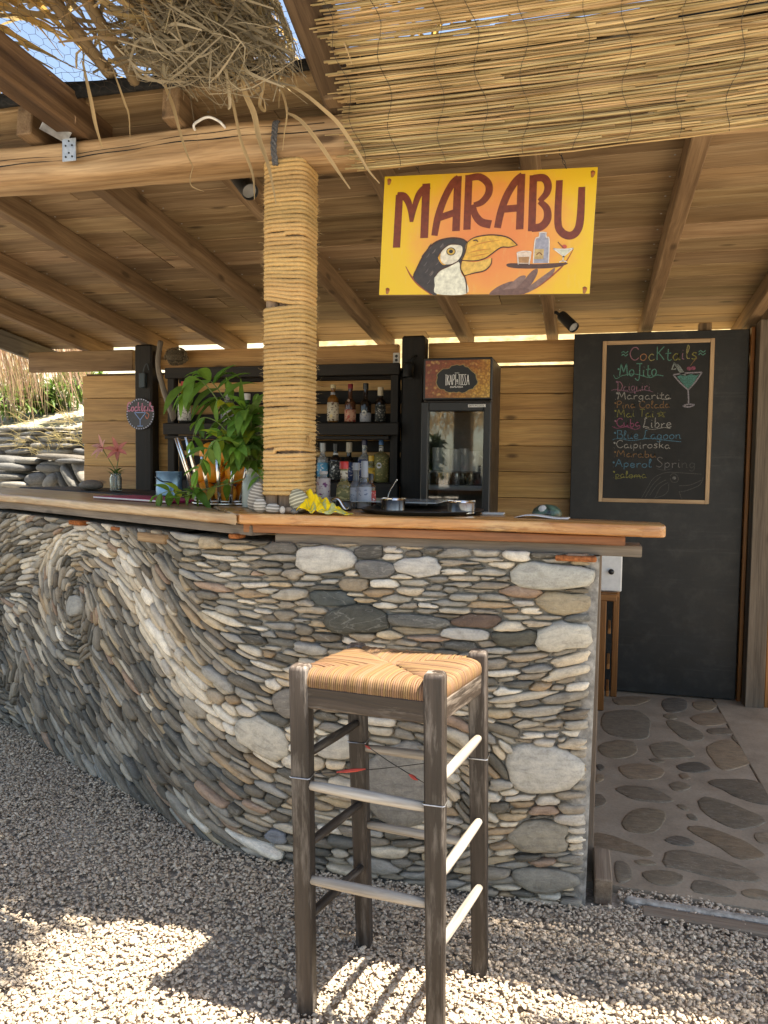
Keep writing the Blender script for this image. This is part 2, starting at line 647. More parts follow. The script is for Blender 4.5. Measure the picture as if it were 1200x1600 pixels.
# loose gravel chips, one mesh (nobody could count them)
def gravel(name, npts, xr, yr, keep, rmin, rmax, seed, zb=0.0):
    R = np.random.RandomState(seed)
    t = (1 + 5 ** .5) / 2
    ico = np.array([(-1, t, 0), (1, t, 0), (-1, -t, 0), (1, -t, 0), (0, -1, t), (0, 1, t), (0, -1, -t), (0, 1, -t), (t, 0, -1), (t, 0, 1), (-t, 0, -1), (-t, 0, 1)]) / 1.9
    fc = np.array([(0, 11, 5), (0, 5, 1), (0, 1, 7), (0, 7, 10), (0, 10, 11), (1, 5, 9), (5, 11, 4), (11, 10, 2), (10, 7, 6), (7, 1, 8), (3, 9, 4), (3, 4, 2), (3, 2, 6), (3, 6, 8), (3, 8, 9), (4, 9, 5), (2, 4, 11), (6, 2, 10), (8, 6, 7), (9, 8, 1)])
    P = np.stack([R.uniform(*xr, npts), R.uniform(*yr, npts)], 1)
    P = P[keep(P)]
    n = len(P)
    r = rmin + (rmax - rmin) * R.beta(1.5, 3.4, n)
    r = np.where(R.rand(n) < .012, r * 1.7, r)
    v = ico[None] * R.uniform(.72, 1.2, (n, 12, 1))
    v = v * (np.stack([np.ones(n), R.uniform(.55, .9, n), R.uniform(.26, .48, n)], 1) * r[:, None])[:, None, :]
    a, tx, ty = R.uniform(0, 6.28, n), R.normal(0, .38, n), R.normal(0, .38, n)

    def rot(v, i, j, an):
        c, s = np.cos(an)[:, None], np.sin(an)[:, None]
        q = v.copy()
        q[:, :, i] = v[:, :, i] * c - v[:, :, j] * s
        q[:, :, j] = v[:, :, i] * s + v[:, :, j] * c
        return q
    v = rot(rot(rot(v, 1, 2, tx), 0, 2, ty), 0, 1, a)
    und = .009 * np.sin(P[:, 0] * 5.1 + 1) * np.sin(P[:, 1] * 6.3) + .004 * np.sin(P[:, 0] * 13 + P[:, 1] * 9)
    v[:, :, 0] += P[:, None, 0]
    v[:, :, 1] += P[:, None, 1]
    v[:, :, 2] += (zb + und + R.uniform(-.004, .009, n))[:, None]
    pal = np.array([1.70, 1.52, 1.30]) * np.array([(.30, .27, .235), (.36, .325, .28), (.25, .23, .21), (.42, .385, .335), (.31, .29, .27), (.20, .185, .17), (.34, .29, .235), (.52, .49, .44), (.29, .25, .215), (.38, .36, .335)])
    c = (.45 * pal.mean(0) + .55 * pal[R.randint(0, len(pal), n)]) * R.uniform(.85, 1.18, (n, 1))
    me = bpy.data.meshes.new(name)
    me.vertices.add(n * 12)
    me.vertices.foreach_set('co', v.astype(np.float32).ravel())
    F = (fc[None] + (np.arange(n) * 12)[:, None, None]).reshape(-1, 3)
    me.loops.add(F.size)
    me.loops.foreach_set('vertex_index', F.ravel().astype(np.int32))
    me.polygons.add(len(F))
    me.polygons.foreach_set('loop_start', (np.arange(len(F)) * 3).astype(np.int32))
    me.polygons.foreach_set('loop_total', np.full(len(F), 3, np.int32))
    me.update(calc_edges=True)
    cc = np.ones((n * 12, 4), np.float32)
    cc[:, :3] = np.repeat(c, 12, 0)
    at = me.attributes.new('col', 'FLOAT_COLOR', 'POINT')
    at.data.foreach_set('color', cc.ravel())
    at = me.attributes.new('gc', 'FLOAT_VECTOR', 'POINT')
    at.data.foreach_set('vector', v.astype(np.float32).ravel())
    me.materials.append(M['chip'])
    o = bpy.data.objects.new(name, me)
    COL.objects.link(o)
    o['kind'] = 'stuff'
    return o


M['chip'] = m_plain('gravel_chip', (1, 1, 1), .9, spec=.2, var=.2, sc=300, bump=.3)


def in_gravel(P):
    x, y = P[:, 0], P[:, 1]
    s_y = np.interp(-x, -_cv[:, 0], _cv[:, 1])
    front = np.where(x < .07, s_y + .0, np.where(x < .14, 2.30, 2.345 - .03 * (x - .1)))
    strip = (x > .14) & (y > 2.358) & (y < 2.43)
    ray_l = x > -1.25 * y - .8
    return ((y < front) | strip) & ray_l & (x < .46 * y + .1)


tag_g = gravel('gravel', 195000, (-4.7, 1.2), (1.05, 3.3), in_gravel, .0036, .0125, 5)
tag_g['label'] = 'loose pale grey gravel chips covering the ground in front of the stone counter'

# dry leaf scraps and twigs blown over the gravel
b = MB()
for k in range(60):
    x, y = RND.uniform(-1.9, .7), RND.uniform(1.5, 2.28)
    A = RND.uniform(0, 6.28)
    d = V(math.cos(A), math.sin(A), RND.uniform(-.1, .15))
    L = RND.uniform(.012, .05)
    b.ribbon([V(x, y, .014), V(x, y, .016) + d * L / 2, V(x, y, .014) + d * L], [.0008, .003 * RND.uniform(.4, 1.6), .0006], V(RND.gauss(0, .3), RND.gauss(0, .3), 1), 0, (RND.uniform(.6, 1.2),) * 3)
M['litter'] = m_leafy('leaf_litter', (.30, .21, .11), .1, .7)
o = b.build('leaf_litter', M['litter'], None, kind='stuff')
o['label'] = 'scraps of dry leaf and twig scattered over the gravel'

# ------------------------------------------------------------------ paved floor behind the counter
b = MB()
b.add([(x, y, .012) for x, y in ((.04, 2.43), (.74, 2.395), (.74, 4.9), (.04, 4.9))] + [(x, y, -.03) for x, y in ((.04, 2.43), (.74, 2.395))], [(0, 1, 2, 3), (4, 5, 1, 0)])
b.add([(x, y, .012) for x, y in ((-1.3, 2.75), (.04, 2.75), (.04, 4.9), (-4, 4.9), (-4, 3.7), (-2.7, 3.55))], [(0, 1, 2, 3, 4, 5)])


def floor_mat():
    t = NT('floor_mortar')
    g = t.attr('gc')
    n = t.noise(g, 5, 6, .65)
    n2 = t.noise(g, 90, 4, .6)
    c = t.ramp(n, [(.3, (.25, .20, .145)), (.55, (.35, .285, .21)), (.75, (.41, .345, .265))])
    c = t.mix(.4, c, t.ramp(n2, [(.3, (.6, .6, .6)), (.6, (1, 1, 1))]), 'MULTIPLY')
    return t.set(c, .85, t.bump(t.math('ADD', n, t.math('MULTIPLY', n2, .3)), .5, .01), Specular_IOR_Level=.3)


M['floormortar'] = floor_mat()
M['paver'] = m_stone('floor_flagstone', .6)
floor = b.build('floor', M['floormortar'])
floor['kind'] = 'structure'
b = MB()
b.box((.744, 2.36, -.03), (3.2, 4.9, .016), .004)
slabf = b.build('concrete_floor', M['floormortar'])
slabf['kind'] = 'structure'

PAV = [
    [(165, 745), (280, 735), (340, 765), (345, 810), (330, 848), (240, 848), (160, 815)],
    [(140, 880), (200, 855), (280, 862), (292, 900), (250, 925), (170, 920)],
    [(352, 870), (440, 860), (490, 885), (525, 915), (480, 925), (380, 925), (350, 900)],
    [(218, 960), (300, 947), (370, 955), (405, 980), (370, 1008), (260, 1005)],
    [(448, 955), (520, 940), (560, 950), (585, 970), (540, 982), (480, 978)],
    [(570, 880), (640, 850), (690, 870), (750, 930), (720, 955), (640, 975), (590, 930)],
    [(205, 1045), (280, 1033), (370, 1050), (438, 1090), (400, 1100), (290, 1092), (240, 1070)],
    [(420, 1030), (460, 1018), (505, 1035), (490, 1052), (445, 1055)],
    [(575, 1020), (640, 1008), (760, 1015), (813, 1060), (813, 1110), (700, 1085), (630, 1050)],
    [(230, 1180), (270, 1135), (340, 1122), (405, 1140), (400, 1180), (350, 1225), (260, 1215)],
    [(535, 1110), (560, 1078), (650, 1100), (740, 1135), (805, 1170), (770, 1195), (680, 1205), (590, 1165)],
    [(110, 1222), (200, 1235), (290, 1270), (355, 1300), (330, 1318), (200, 1290), (110, 1285)],
    [(400, 1250), (450, 1233), (500, 1245), (522, 1268), (460, 1272)],
    [(490, 1205), (560, 1197), (690, 1240), (770, 1285), (800, 1320), (700, 1328), (620, 1280)],
    [(405, 1300), (480, 1290), (640, 1330), (740, 1370), (782, 1405), (740, 1415), (600, 1400), (460, 1365), (400, 1350)],
    [(312, 1380), (380, 1370), (465, 1385), (472, 1415), (420, 1432), (350, 1420)],
    [(520, 1412), (600, 1420), (690, 1460), (650, 1475), (520, 1455)],
    [(705, 1455), (750, 1445), (815, 1455), (860, 1490), (740, 1480)],
    [(405, 778), (480, 785), (555, 830), (540, 858), (470, 845)],
    [(505, 765), (560, 748), (650, 750), (660, 785), (560, 797)],
    [(390, 700), (440, 685), (490, 700), (480, 738), (410, 742)],
    [(515, 705), (580, 698), (610, 715), (580, 738), (530, 732)],
    [(570, 812), (640, 805), (700, 818), (660, 832), (590, 830)],
    [(450, 1112), (475, 1110), (500, 1130), (475, 1130)],
    [(490, 1150), (515, 1148), (535, 1172), (505, 1168)],
    [(395, 755), (430, 750), (455, 765), (425, 772)],
    [(340, 930), (375, 928), (405, 940), (365, 942)],
    [(460, 990), (485, 985), (505, 1005), (475, 1008)],
    [(130, 955), (150, 950), (165, 965), (145, 975)],
    [(125, 1000), (150, 990), (162, 1010), (135, 1020)],
    [(110, 1075), (150, 1070), (172, 1100), (140, 1120), (105, 1110)],
    [(757, 1230), (790, 1220), (840, 1240), (850, 1268), (780, 1262)],
    [(205, 1340), (240, 1335), (270, 1370), (265, 1410), (215, 1415)],
    [(280, 1333), (330, 1330), (372, 1345), (320, 1352)],
    [(668, 840), (710, 835), (748, 855), (700, 870)],
    [(195, 690), (280, 680), (350, 690), (290, 715), (220, 715)],
]
PCOL = [(.085, .077, .066), (.112, .096, .076), (.096, .086, .072), (.115, .093, .072), (.062, .058, .053), (.12, .098, .075), (.092, .081, .068), (.105, .091, .074)]
for i, q in enumerate(PAV):
    pts = [atZ(880 + x / 2.54, 820 + y / 2.54, .014)[:2] for x, y in q]
    c = np.mean(pts, 0)
    pts = [p - c for p in catmull([V(p[0], p[1], 0) for p in pts], 3, True)]  if False else [p[:2] - c for p in catmull([V(p[0], p[1], 0) for p in pts], 3, True)]
    pts = [p * (1 + RND.uniform(-.03, .03)) for p in pts]
    k_ = RND.uniform(1.75, 2.5)
    b = MB()
    b.pillow([tuple(p) for p in pts], (c[0], c[1], .013), (1, 0, 0), (0, 1, 0), (0, 0, 1), .0026, .02, tuple(x * k_ * w__ for x, w__ in zip(PCOL[i % 8], (1.08, 1, .86))), rings=((1, -.3), (.985, .55), (.93, .9), (.5, 1)))
    b.build('flagstone', M['paver'], floor, smooth=True)

# kerb strips and boards at the threshold
b = MB()
b.bar((.155, 2.355, .004), (1.3, 2.325, .006), .028, .03, bev=.006, col=(1.5, 1.45, 1.4))
o = b.build('threshold_strip', M['cement'])
tag(o, 'thin pale concrete strip lying in the gravel across the bar entrance', 'kerb')
b = MB()
b.bar((.2, 2.312, .002), (1.3, 2.282, .003), .05, .026, bev=.006)
o = b.build('threshold_board', M['greybrown'])
tag(o, 'brown board sunk in the gravel just outside the pale threshold strip', 'board')
b = MB()
p0, p1 = V(.088, 2.335, .0), V(.082, 2.50, .0)
b.bar((.092, 2.33, .035), (.088, 2.50, .05), .052, .085, bev=.004, col=(1.1, 1.05, 1))
o = b.build('wood_block', M['greybrown'])
tag(o, 'short brown wooden block on the ground at the foot of the counter end', 'wooden block')

# ------------------------------------------------------------------ the hut
YW = 4.75
SLOPE = .112


def rz(y):
    return 2.105 + SLOPE * (YW - y)


hut = thing('bar_hut', 'open wooden hut of the bar with plank ceiling, rafters and board back wall', 'hut', (-1.3, YW, 0))
# back wall boards
z = .02
hb = .158
k = 0
while z < 1.90:
    top = min(z + hb - .003, 1.935)
    xl = -3.44 + RND.uniform(-.012, .012)
    for (x0, x1) in ((xl, -2.93), (-2.93, -1.05), (-1.05, 1.9)):
        b = MB()
        t = RND.uniform(.8, 1.12)
        b.box((x0 + .001, YW + RND.uniform(0, .003), z), (x1 - .001, YW + .024, top), .002, (t, t * RND.uniform(.94, 1.0), t * RND.uniform(.85, 1)))
        b.build('wall_board', M['pine_gold'], hut)
    z += hb
    k += 1
b = MB()
b.box((-3.425, YW + .027, .02), (1.9, YW + .04, 1.93), .002, (.5, .45, .4))
b.build('backing_board', M['pine'], hut)  # added behind the boards to block light through their joints
for (x0, x1, c) in ((-3.86, -3.02, (.62, .55, .5)), (-2.82, -1.14, (.95, .9, .85)), (-.95, .06, (.95, .9, .85)), (.07, 1.9, (.9, .85, .8))):
    b = MB()
    b.box((x0, YW - .028, 1.945), (x1, YW + .022, 2.085 if x0 < -3.5 else 2.07), .004, c)
    b.build('top_plate', M['pine'] if x0 < -3.5 else M['pine_gold'], hut)
# dark posts of the back wall
for (x0, x1, y0) in ((atY(210, 650, 4.62)[0], atY(247, 650, 4.70)[0], 4.62), (atY(626, 650, 4.60)[0], atY(667, 650, 4.70)[0], 4.60)):
    b = MB()
    b.box((x0, y0, 0), (x1, 4.72, 2.10), .012)
    b.build('wall_post', M['blackwood'], hut)
# rafters
for i in range(-2, 9):
    x = .331 - .54 * i
    y0 = 2.235 + RND.uniform(-.01, .012)
    p0 = V(x, y0, rz(y0) + .05)
    p1 = V(x, 5.1, rz(5.1) + .05)
    b = MB()
    t = RND.uniform(.85, 1.15)
    b.bar(p0, p1, .06, .10, bev=.004, col=(t, t, t))
    b.build('rafter', M['rafter'], hut)
# ceiling boards
y = 2.265
while y < 5.0:
    w = .158
    cut = RND.choice([-2.639, -2.099, -1.019, -.479])
    for (x0, x1) in ((-4.02, cut), (cut, 2.1)):
        b = MB()
        t = RND.uniform(.70, 1.16)
        ym = y + w / 2
        zc = rz(ym) + .101 + .011
        R = np.stack([V(1, 0, 0), unit(V(0, 1, -SLOPE)), unit(V(0, SLOPE, 1))], 1)
        b.obox(((x0 + x1) / 2, ym, zc), ((x1 - x0) / 2 - .0015, w / 2 - .0016, .011), R, .002, (t, t * RND.uniform(.95, 1), t * RND.uniform(.9, 1)))
        b.build('ceiling_board', M['pine'], hut)
    y += w
b = MB()
for i in range(9):
    x = .331 - .54 * i
    for j in range(17):
        y_ = 2.265 + .158 * (j + .5)
        for dy in (-.045, .045):
            q = V(x + .05 * (1 if dy > 0 else -1), y_ + dy, rz(y_ + dy) + .1008)
            b.lathe([(.0042, 0), (.0036, .0015), (0, .002)], q, 6, (0, 0, -1))
b.build('nail_heads', M['zinc'], hut, kind='stuff')
# roofing felt with a wavy lip hanging over the eave
b = MB()
n = 90
vs, F = [], []
for i in range(n):
    x = -4.05 + 6.2 * i / (n - 1)
    wob = .012 * math.sin(x * 5) + .009 * math.sin(x * 13 + 1) + .006 * math.sin(x * 31)
    sag = .018 * max(0, math.sin(x * 2.3 + .6))
    y0 = 2.275 + wob
    zt = rz(y0) + .128
    prof = [(5.12, rz(5.12) + .126), (3.5, rz(3.5) + .130), (2.42, rz(2.42) + .134 + sag), (y0 - .01, zt + .020 + sag), (y0 - .035, zt + .012 + sag), (y0 - .04, zt - .012 + wob * .6), (y0 - .03, zt - .020 + wob * .6)]
    for (yy, zz) in prof:
        vs.append((x, yy, zz))
m = 7
for i in range(n - 1):
    for k in range(m - 1):
        F.append((i * m + k, (i + 1) * m + k, (i + 1) * m + k + 1, i * m + k + 1))
b.add(vs, F)
felt = b.build('roofing_felt', M['felt'], hut, smooth=True)
sm = felt.modifiers.new('thickness', 'SOLIDIFY')
sm.thickness = .006
# side barge board at the far left
b = MB()
b.bar((-3.93, 2.2, rz(2.2) + .02), (-3.93, 5.1, rz(5.1) + .02), .035, .13, bev=.004, col=(.8, .85, .9))
b.build('barge_board', M['greywood'], hut)

# log beam carrying the rafters: hewn log with a long drying crack
BY, BZ0, BZ1 = 2.34, 2.246, 2.378
b = MB()
nx, na = 170, 36
vs, gs, F = [], [], []
for i in range(nx):
    x = -4.0 + 6.0 * i / (nx - 1)
    wob = .006 * math.sin(x * 2.1) + .004 * math.sin(x * 5.7 + 2)
    for k in range(na):
        A = 2 * math.pi * k / na
        ca, sa = math.cos(A), math.sin(A)
        e = .5
        hy = .076 * math.copysign(abs(ca) ** e, ca)
        hz = .069 * math.copysign(abs(sa) ** e, sa)
        sc_ = 1 + .03 * math.sin(x * 3.3 + A * 2) + .015 * math.sin(x * 11 + A * 3)
        yy, zz = BY + hy * sc_, (BZ0 + BZ1) / 2 + hz * sc_ + wob
        if ca < -.2:
            zc = .004 + .013 * (x + 1.4) + .006 * math.sin(x * 4) + .002 * math.sin(x * 23)
            for (c0, w_, dp, xa, xb) in ((zc, .0042, .022, -4, .1), (zc + .018 + .01 * math.sin(x * 3), .003, .012, -1.9, -.6)):
                if xa < x < xb:
                    q = abs(hz - c0)
                    yy += dp * max(0, 1 - (q / (w_ * 1.6)) ** 2)
        vs.append((x, yy, zz))
        gs.append((x, hz * 1.0 + 3, hy))
for i in range(nx - 1):
    for k in range(na):
        k2 = (k + 1) % na
        F.append((i * na + k, i * na + k2, (i + 1) * na + k2, (i + 1) * na + k))
F.append(tuple(range(na)))
F.append(tuple((nx - 1) * na + k for k in range(na))[::-1])
F = [f[::-1] for f in F]
b.add(vs, F, gs)
b.build('log_beam', M['log'], hut, smooth=True)
# dark crack fillers are real grooves; a thin dark line lies in the deepest of them
b = MB()
pts = []
for i in range(120):
    x = -3.2 + 2.9 * i / 119
    zc = .004 + .013 * (x + 1.4) + .006 * math.sin(x * 4) + .002 * math.sin(x * 23)
    wob = .006 * math.sin(x * 2.1) + .004 * math.sin(x * 5.7 + 2)
    sc_ = 1 + .03 * math.sin(x * 3.3 + math.pi * 2) + .015 * math.sin(x * 11 + math.pi * 3)
    pts.append(V(x, BY - .0762 * sc_ - .0006, (BZ0 + BZ1) / 2 + zc + wob))
wd = [.0035 * (.35 + abs(math.sin(i * .21)) * .8 + .2 * math.sin(i * .9)) for i in range(120)]
b.ribbon(pts, [max(.0008, w) for w in wd], (0, -1, 0))
pts2 = [p + V(0, 0, .017 + .006 * math.sin(p[0] * 5)) for p in pts[48:100]]
b.ribbon(pts2, [max(.0006, w * .6) for w in wd[48:100]], (0, -1, 0))
b.build('drying_crack', M['blackwood'], hut)

# galvanised angle bracket on the beam
br = thing('angle_bracket', 'galvanised steel angle bracket screwed to the orange log beam', 'bracket', (-1.62, 2.26, 2.3))
c = atY(110, 228, 2.258)
b = MB()
b.box((c[0] - .026, 2.250, c[2] - .052), (c[0] + .026, 2.254, c[2] + .022), .001)
b.bar((c[0], 2.252, c[2] + .022), (c[0] - .055, 2.19, c[2] + .050), .055, .004, up=(0, .5, .8), bev=.001)
b.build('plate', M['zinc'], br)
for dx, dz in ((-.012, -.038), (.012, -.038), (0, -.026), (-.012, -.002), (.012, -.002), (0, .012)):
    b = MB()
    b.lathe([(.0032, 0), (.0032, .0015), (.0018, .0022)], (c[0] + dx, 2.2498, c[2] + dz), 10, (0, -1, 0))
    b.build('screw', M['blackmetal'], br)

# pergola beams in front of the eave
perg = thing('pergola_frame', 'two dark brown pergola beams running forward from the log beam', 'pergola frame', (-1.2, 2.3, 2.36))
b = MB()
P = V(-.742, 2.37, 2.405)
b.bar(P, P + V(0, -1.6, .58), .098, .11, bev=.006)
b.build('beam', M['darkbeam'], perg)
b = MB()
b.bar((-1.66, 2.42, 2.43), (-1.66, .6, 2.52), .085, .12, bev=.006, col=(1.5, 1.35, 1.2))
b.build('beam', M['darkbeam'], perg)

# posts and panel at the right-hand end of the hut
for (x0, x1, y0, y1, m_, c, zt) in ((.866, .886, 4.60, 4.64, 'orangewood', (.9, .85, .8), 2.09), (.89, .985, 4.50, 4.60, 'greywood', (.62, .56, .5), 2.11), (.99, 1.035, 4.52, 4.58, 'orangewood', (1.1, 1.1, 1.1), 2.11), (1.11, 1.17, 4.52, 4.58, 'orangewood', (1, 1, 1), 2.11)):
    b = MB()
    b.box((x0, y0, .014), (x1, y1, zt), .003, c)
    b.build('corner_post', M[m_], hut)
b = MB()
b.box((1.02, 4.60, .016), (1.95, 4.615, 2.1), .002)
t = NT('chip_panel')
g = t.attr('gc')
vv = t.voro(t.mapv(g, (22, 22, 70)), 1.0, out=1)
hs = t.n('ShaderNodeSeparateColor')
t.l(vv, hs.inputs[0])
M['osb'] = t.set(t.ramp(hs.outputs[0], [(0, (.22, .11, .035)), (.5, (.36, .2, .07)), (1, (.48, .3, .12))]), .6)
b.build('chipboard_panel', M['osb'], hut)
b = MB()
b.box((.86, 4.66, .02), (1.95, 4.70, 2.2), .003, (.45, .42, .4))
b.build('corner_board', M['pine'], hut)  # added behind the posts to cover bright light leaks
# a block showing over the top of the door
b = MB()
b.box((.602, 4.63, 2.04), (.668, 4.69, 2.125), .003, (.7, .65, .6))
b.build('wood_spacer', M['pine'], hut)


# ------------------------------------------------------------------ stone-faced counter
counter = thing('bar_counter', 'curved bar counter faced with river stones in a wave pattern under a wooden top', 'bar counter', (-1.0, 2.5, 0))


def wall_hit(px, py):
    """pixel of the photograph -> (u, z) on the counter's front face, u = minus the distance from its right end"""
    d = ray(px, py)
    cr = d[0] * _cv[:, 1] - d[1] * _cv[:, 0]
    for i in range(len(cr) - 1):
        if cr[i] == 0 or cr[i] * cr[i + 1] < 0:
            t = cr[i] / (cr[i] - cr[i + 1])
            p = _cv[i] + (_cv[i + 1] - _cv[i]) * t
            k = (p @ d[:2]) / (d[:2] @ d[:2])
            if k > 0:
                return -(_sl[i] + (_sl[i + 1] - _sl[i]) * t), CAM_H + d[2] * k
    dx = d[1] / d[1]
    k = 2.29 / d[1]
    return (d[0] * k - .035), CAM_H + d[2] * k


def wall_dir(px, py, deg):
    a = math.radians(deg)
    u0, z0 = wall_hit(px - 12 * math.cos(a), py - 12 * math.sin(a))
    u1, z1 = wall_hit(px + 12 * math.cos(a), py + 12 * math.sin(a))
    return math.atan2(z1 - z0, u1 - u0)


# flow of the courses: x, y, slope (down to the right), paleness, half length, half height (mm)
CT = [
    (130, 838, 8, .55, 38, 13), (165, 850, 28, .85, 40, 14), (180, 850, 35, .7, 40, 14), (205, 880, 50, .92, 42, 16), (228, 915, 58, .95, 45, 17),
    (245, 950, 60, .95, 45, 17), (262, 1000, 58, .95, 46, 17), (288, 1045, 52, .92, 46, 18), (320, 1085, 42, .92, 48, 18), (360, 1115, 36, .9, 50, 19),
    (400, 1140, 28, .9, 52, 19), (450, 1165, 18, .85, 50, 17), (520, 1180, 8, .8, 45, 15), (560, 1110, 4, .8, 42, 14), (480, 1110, 12, .75, 48, 15),
    (240, 860, 52, .3, 40, 12), (270, 900, 58, .15, 45, 13), (290, 940, 58, .15, 50, 14), (310, 970, 52, .2, 52, 14), (340, 1010, 45, .15, 55, 14), (375, 1035, 32, .25, 55, 14),
    (420, 1060, 20, .4, 55, 14), (370, 985, 18, .35, 50, 13), (330, 930, 12, .3, 48, 13), (300, 870, 4, .35, 52, 13), (350, 850, 2, .35, 55, 13), (360, 910, 2, .45, 50, 13),
    (440, 850, 0, .35, 50, 12), (440, 900, 0, .45, 48, 13), (430, 960, 4, .4, 48, 12), (440, 1010, 10, .45, 52, 13), (520, 900, 0, .45, 48, 12), (620, 910, 0, .45, 48, 12),
    (720, 890, 0, .4, 52, 13), (800, 870, 0, .4, 48, 11), (720, 950, 2, .45, 52, 13), (640, 1010, 2, .45, 50, 13), (540, 1020, 4, .45, 48, 12), (820, 960, 2, .5, 45, 12),
    (780, 1040, -4, .4, 55, 13), (880, 1040, -14, .5, 60, 14), (820, 1080, -8, .4, 58, 13), (890, 1090, -9, .5, 48, 14), (800, 1120, -4, .45, 52, 13), (860, 1140, -2, .55, 45, 15),
    (700, 1080, 2, .5, 50, 13), (740, 1140, 35, .6, 48, 15), (770, 1180, 55, .7, 38, 14), (780, 1240, -3, .7, 50, 17), (740, 1260, 55, .45, 45, 13), (790, 1290, -10, .55, 48, 14),
    (700, 1320, -20, .45, 48, 14), (760, 1350, -8, .5, 52, 14), (640, 1360, 0, .45, 52, 14), (560, 1340, 10, .45, 52, 15), (700, 1390, -2, .5, 55, 14), (820, 1400, 4, .5, 55, 13), (850, 1260, -2, .6, 50, 15), (860, 1340, -4, .5, 45, 12),
    (190, 940, 60, .35, 42, 13), (210, 1000, 60, .25, 48, 14), (240, 1060, 58, .25, 50, 14), (290, 1110, 50, .3, 52, 15), (340, 1160, 42, .6, 52, 16), (260, 1160, 55, .3, 52, 15),
    (200, 1110, 60, .25, 52, 14), (150, 1090, 62, .25, 50, 14), (110, 1110, 62, .3, 50, 15), (60, 1090, 66, .25, 50, 15), (100, 1160, 60, .25, 52, 15), (170, 1180, 60, .25, 55, 15),
    (240, 1240, 54, .25, 60, 16), (310, 1230, 46, .35, 62, 17), (360, 1210, 38, .3, 60, 17), (410, 1200, 30, .45, 58, 17), (400, 1260, 24, .35, 60, 16), (350, 1290, 36, .35, 60, 16),
    (440, 1300, 14, .4, 52, 14), (480, 1240, 14, .4, 55, 15), (520, 1280, 12, .45, 52, 14), (470, 1340, 8, .4, 50, 13),
    (20, 1060, 100, .3, 40, 13), (8, 1100, 30, .25, 38, 12), (12, 1030, 60, .2, 38, 12), (8, 840, -40, .3, 40, 13), (40, 826, -20, .35, 40, 13),
]
_SP = wall_hit(120, 945)
ct = []
for (x, y, dg, tn, a, h) in CT:
    u, z = wall_hit(x, y)
    ct.append((u, z, wall_dir(x, y, dg), tn, a / 1000, h / 1000))
ct = np.array(ct)
SR = .245


def _poly(L_):
    return np.array([wall_hit(*p) for p in L_])


BAND = _poly([(105, 852), (135, 842), (165, 855), (190, 885), (212, 920), (232, 960), (256, 1010), (290, 1055), (330, 1095), (372, 1125), (420, 1155), (480, 1175), (545, 1185)])
ARM = _poly([(105, 852), (72, 856), (46, 885), (28, 930), (20, 975)])


def near(P, u, z):
    best_, at_ = 9., 0
    for i in range(len(P) - 1):
        a_, d_ = P[i], P[i + 1] - P[i]
        t_ = min(max(((u - a_[0]) * d_[0] + (z - a_[1]) * d_[1]) / (d_ @ d_), 0), 1)
        q_ = math.hypot(u - a_[0] - d_[0] * t_, z - a_[1] - d_[1] * t_)
        if q_ < best_:
            best_, at_ = q_, (i + t_) / (len(P) - 1)
    return best_, at_


def sstep(a, b, x):
    t = min(max((x - a) / (b - a), 0), 1)
    return t * t * (3 - 2 * t)


def field(u, z):
    w = 1 / ((ct[:, 0] - u) ** 2 + (ct[:, 1] - z) ** 2 + .0006) ** 1.6
    w /= w.sum()
    c2, s2 = (w * np.cos(2 * ct[:, 2])).sum(), (w * np.sin(2 * ct[:, 2])).sum()
    tn, a, h = (w * ct[:, 3]).sum(), (w * ct[:, 4]).sum(), (w * ct[:, 5]).sum()
    du, dz = u - _SP[0], z - _SP[1]
    r = math.hypot(du, dz)
    left = du < .02
    k = 1 - sstep(SR * .85, SR * (1.15 if not left else 1.9), r)
    if k > 0:
        th = math.atan2(dz, du) + math.pi / 2 + .22
        c2, s2 = (1 - k) * c2 + k * math.cos(2 * th), (1 - k) * s2 + k * math.sin(2 * th)
        ang = math.degrees(math.atan2(dz, du)) % 360
        if r < SR * 1.02:
            st = .25
            if .55 * SR < r and 70 < ang < 250:
                st = .42 + .2 * math.sin(r * 90)
            if r < .09 and 20 < ang < 100:
                st = .5
            f_ = .45 + .55 * min(1, r / SR)
            a, h = (1 - k) * a + k * .040 * f_, (1 - k) * h + k * .0118 * (.75 + .25 * f_)
        else:
            # pale arm of the wave curling over the top and the left
            st = .85 if (80 < ang < 215 and r < SR * 1.5) else tn
        tn = (1 - k) * tn + k * st
    q_, t_ = near(BAND, u, z)
    hw_ = .034 + .030 * math.sin(math.pi * min(1, .12 + t_))
    kb = 1 - sstep(hw_ * .8, hw_ * 1.15, q_)
    q_, t_ = near(ARM, u, z)
    kb = max(kb, (1 - sstep(.03, .042, q_)) * .95)
    tn = min(tn, .52) * (1 - kb) + .96 * kb
    return .5 * math.atan2(s2, c2), tn, a, h


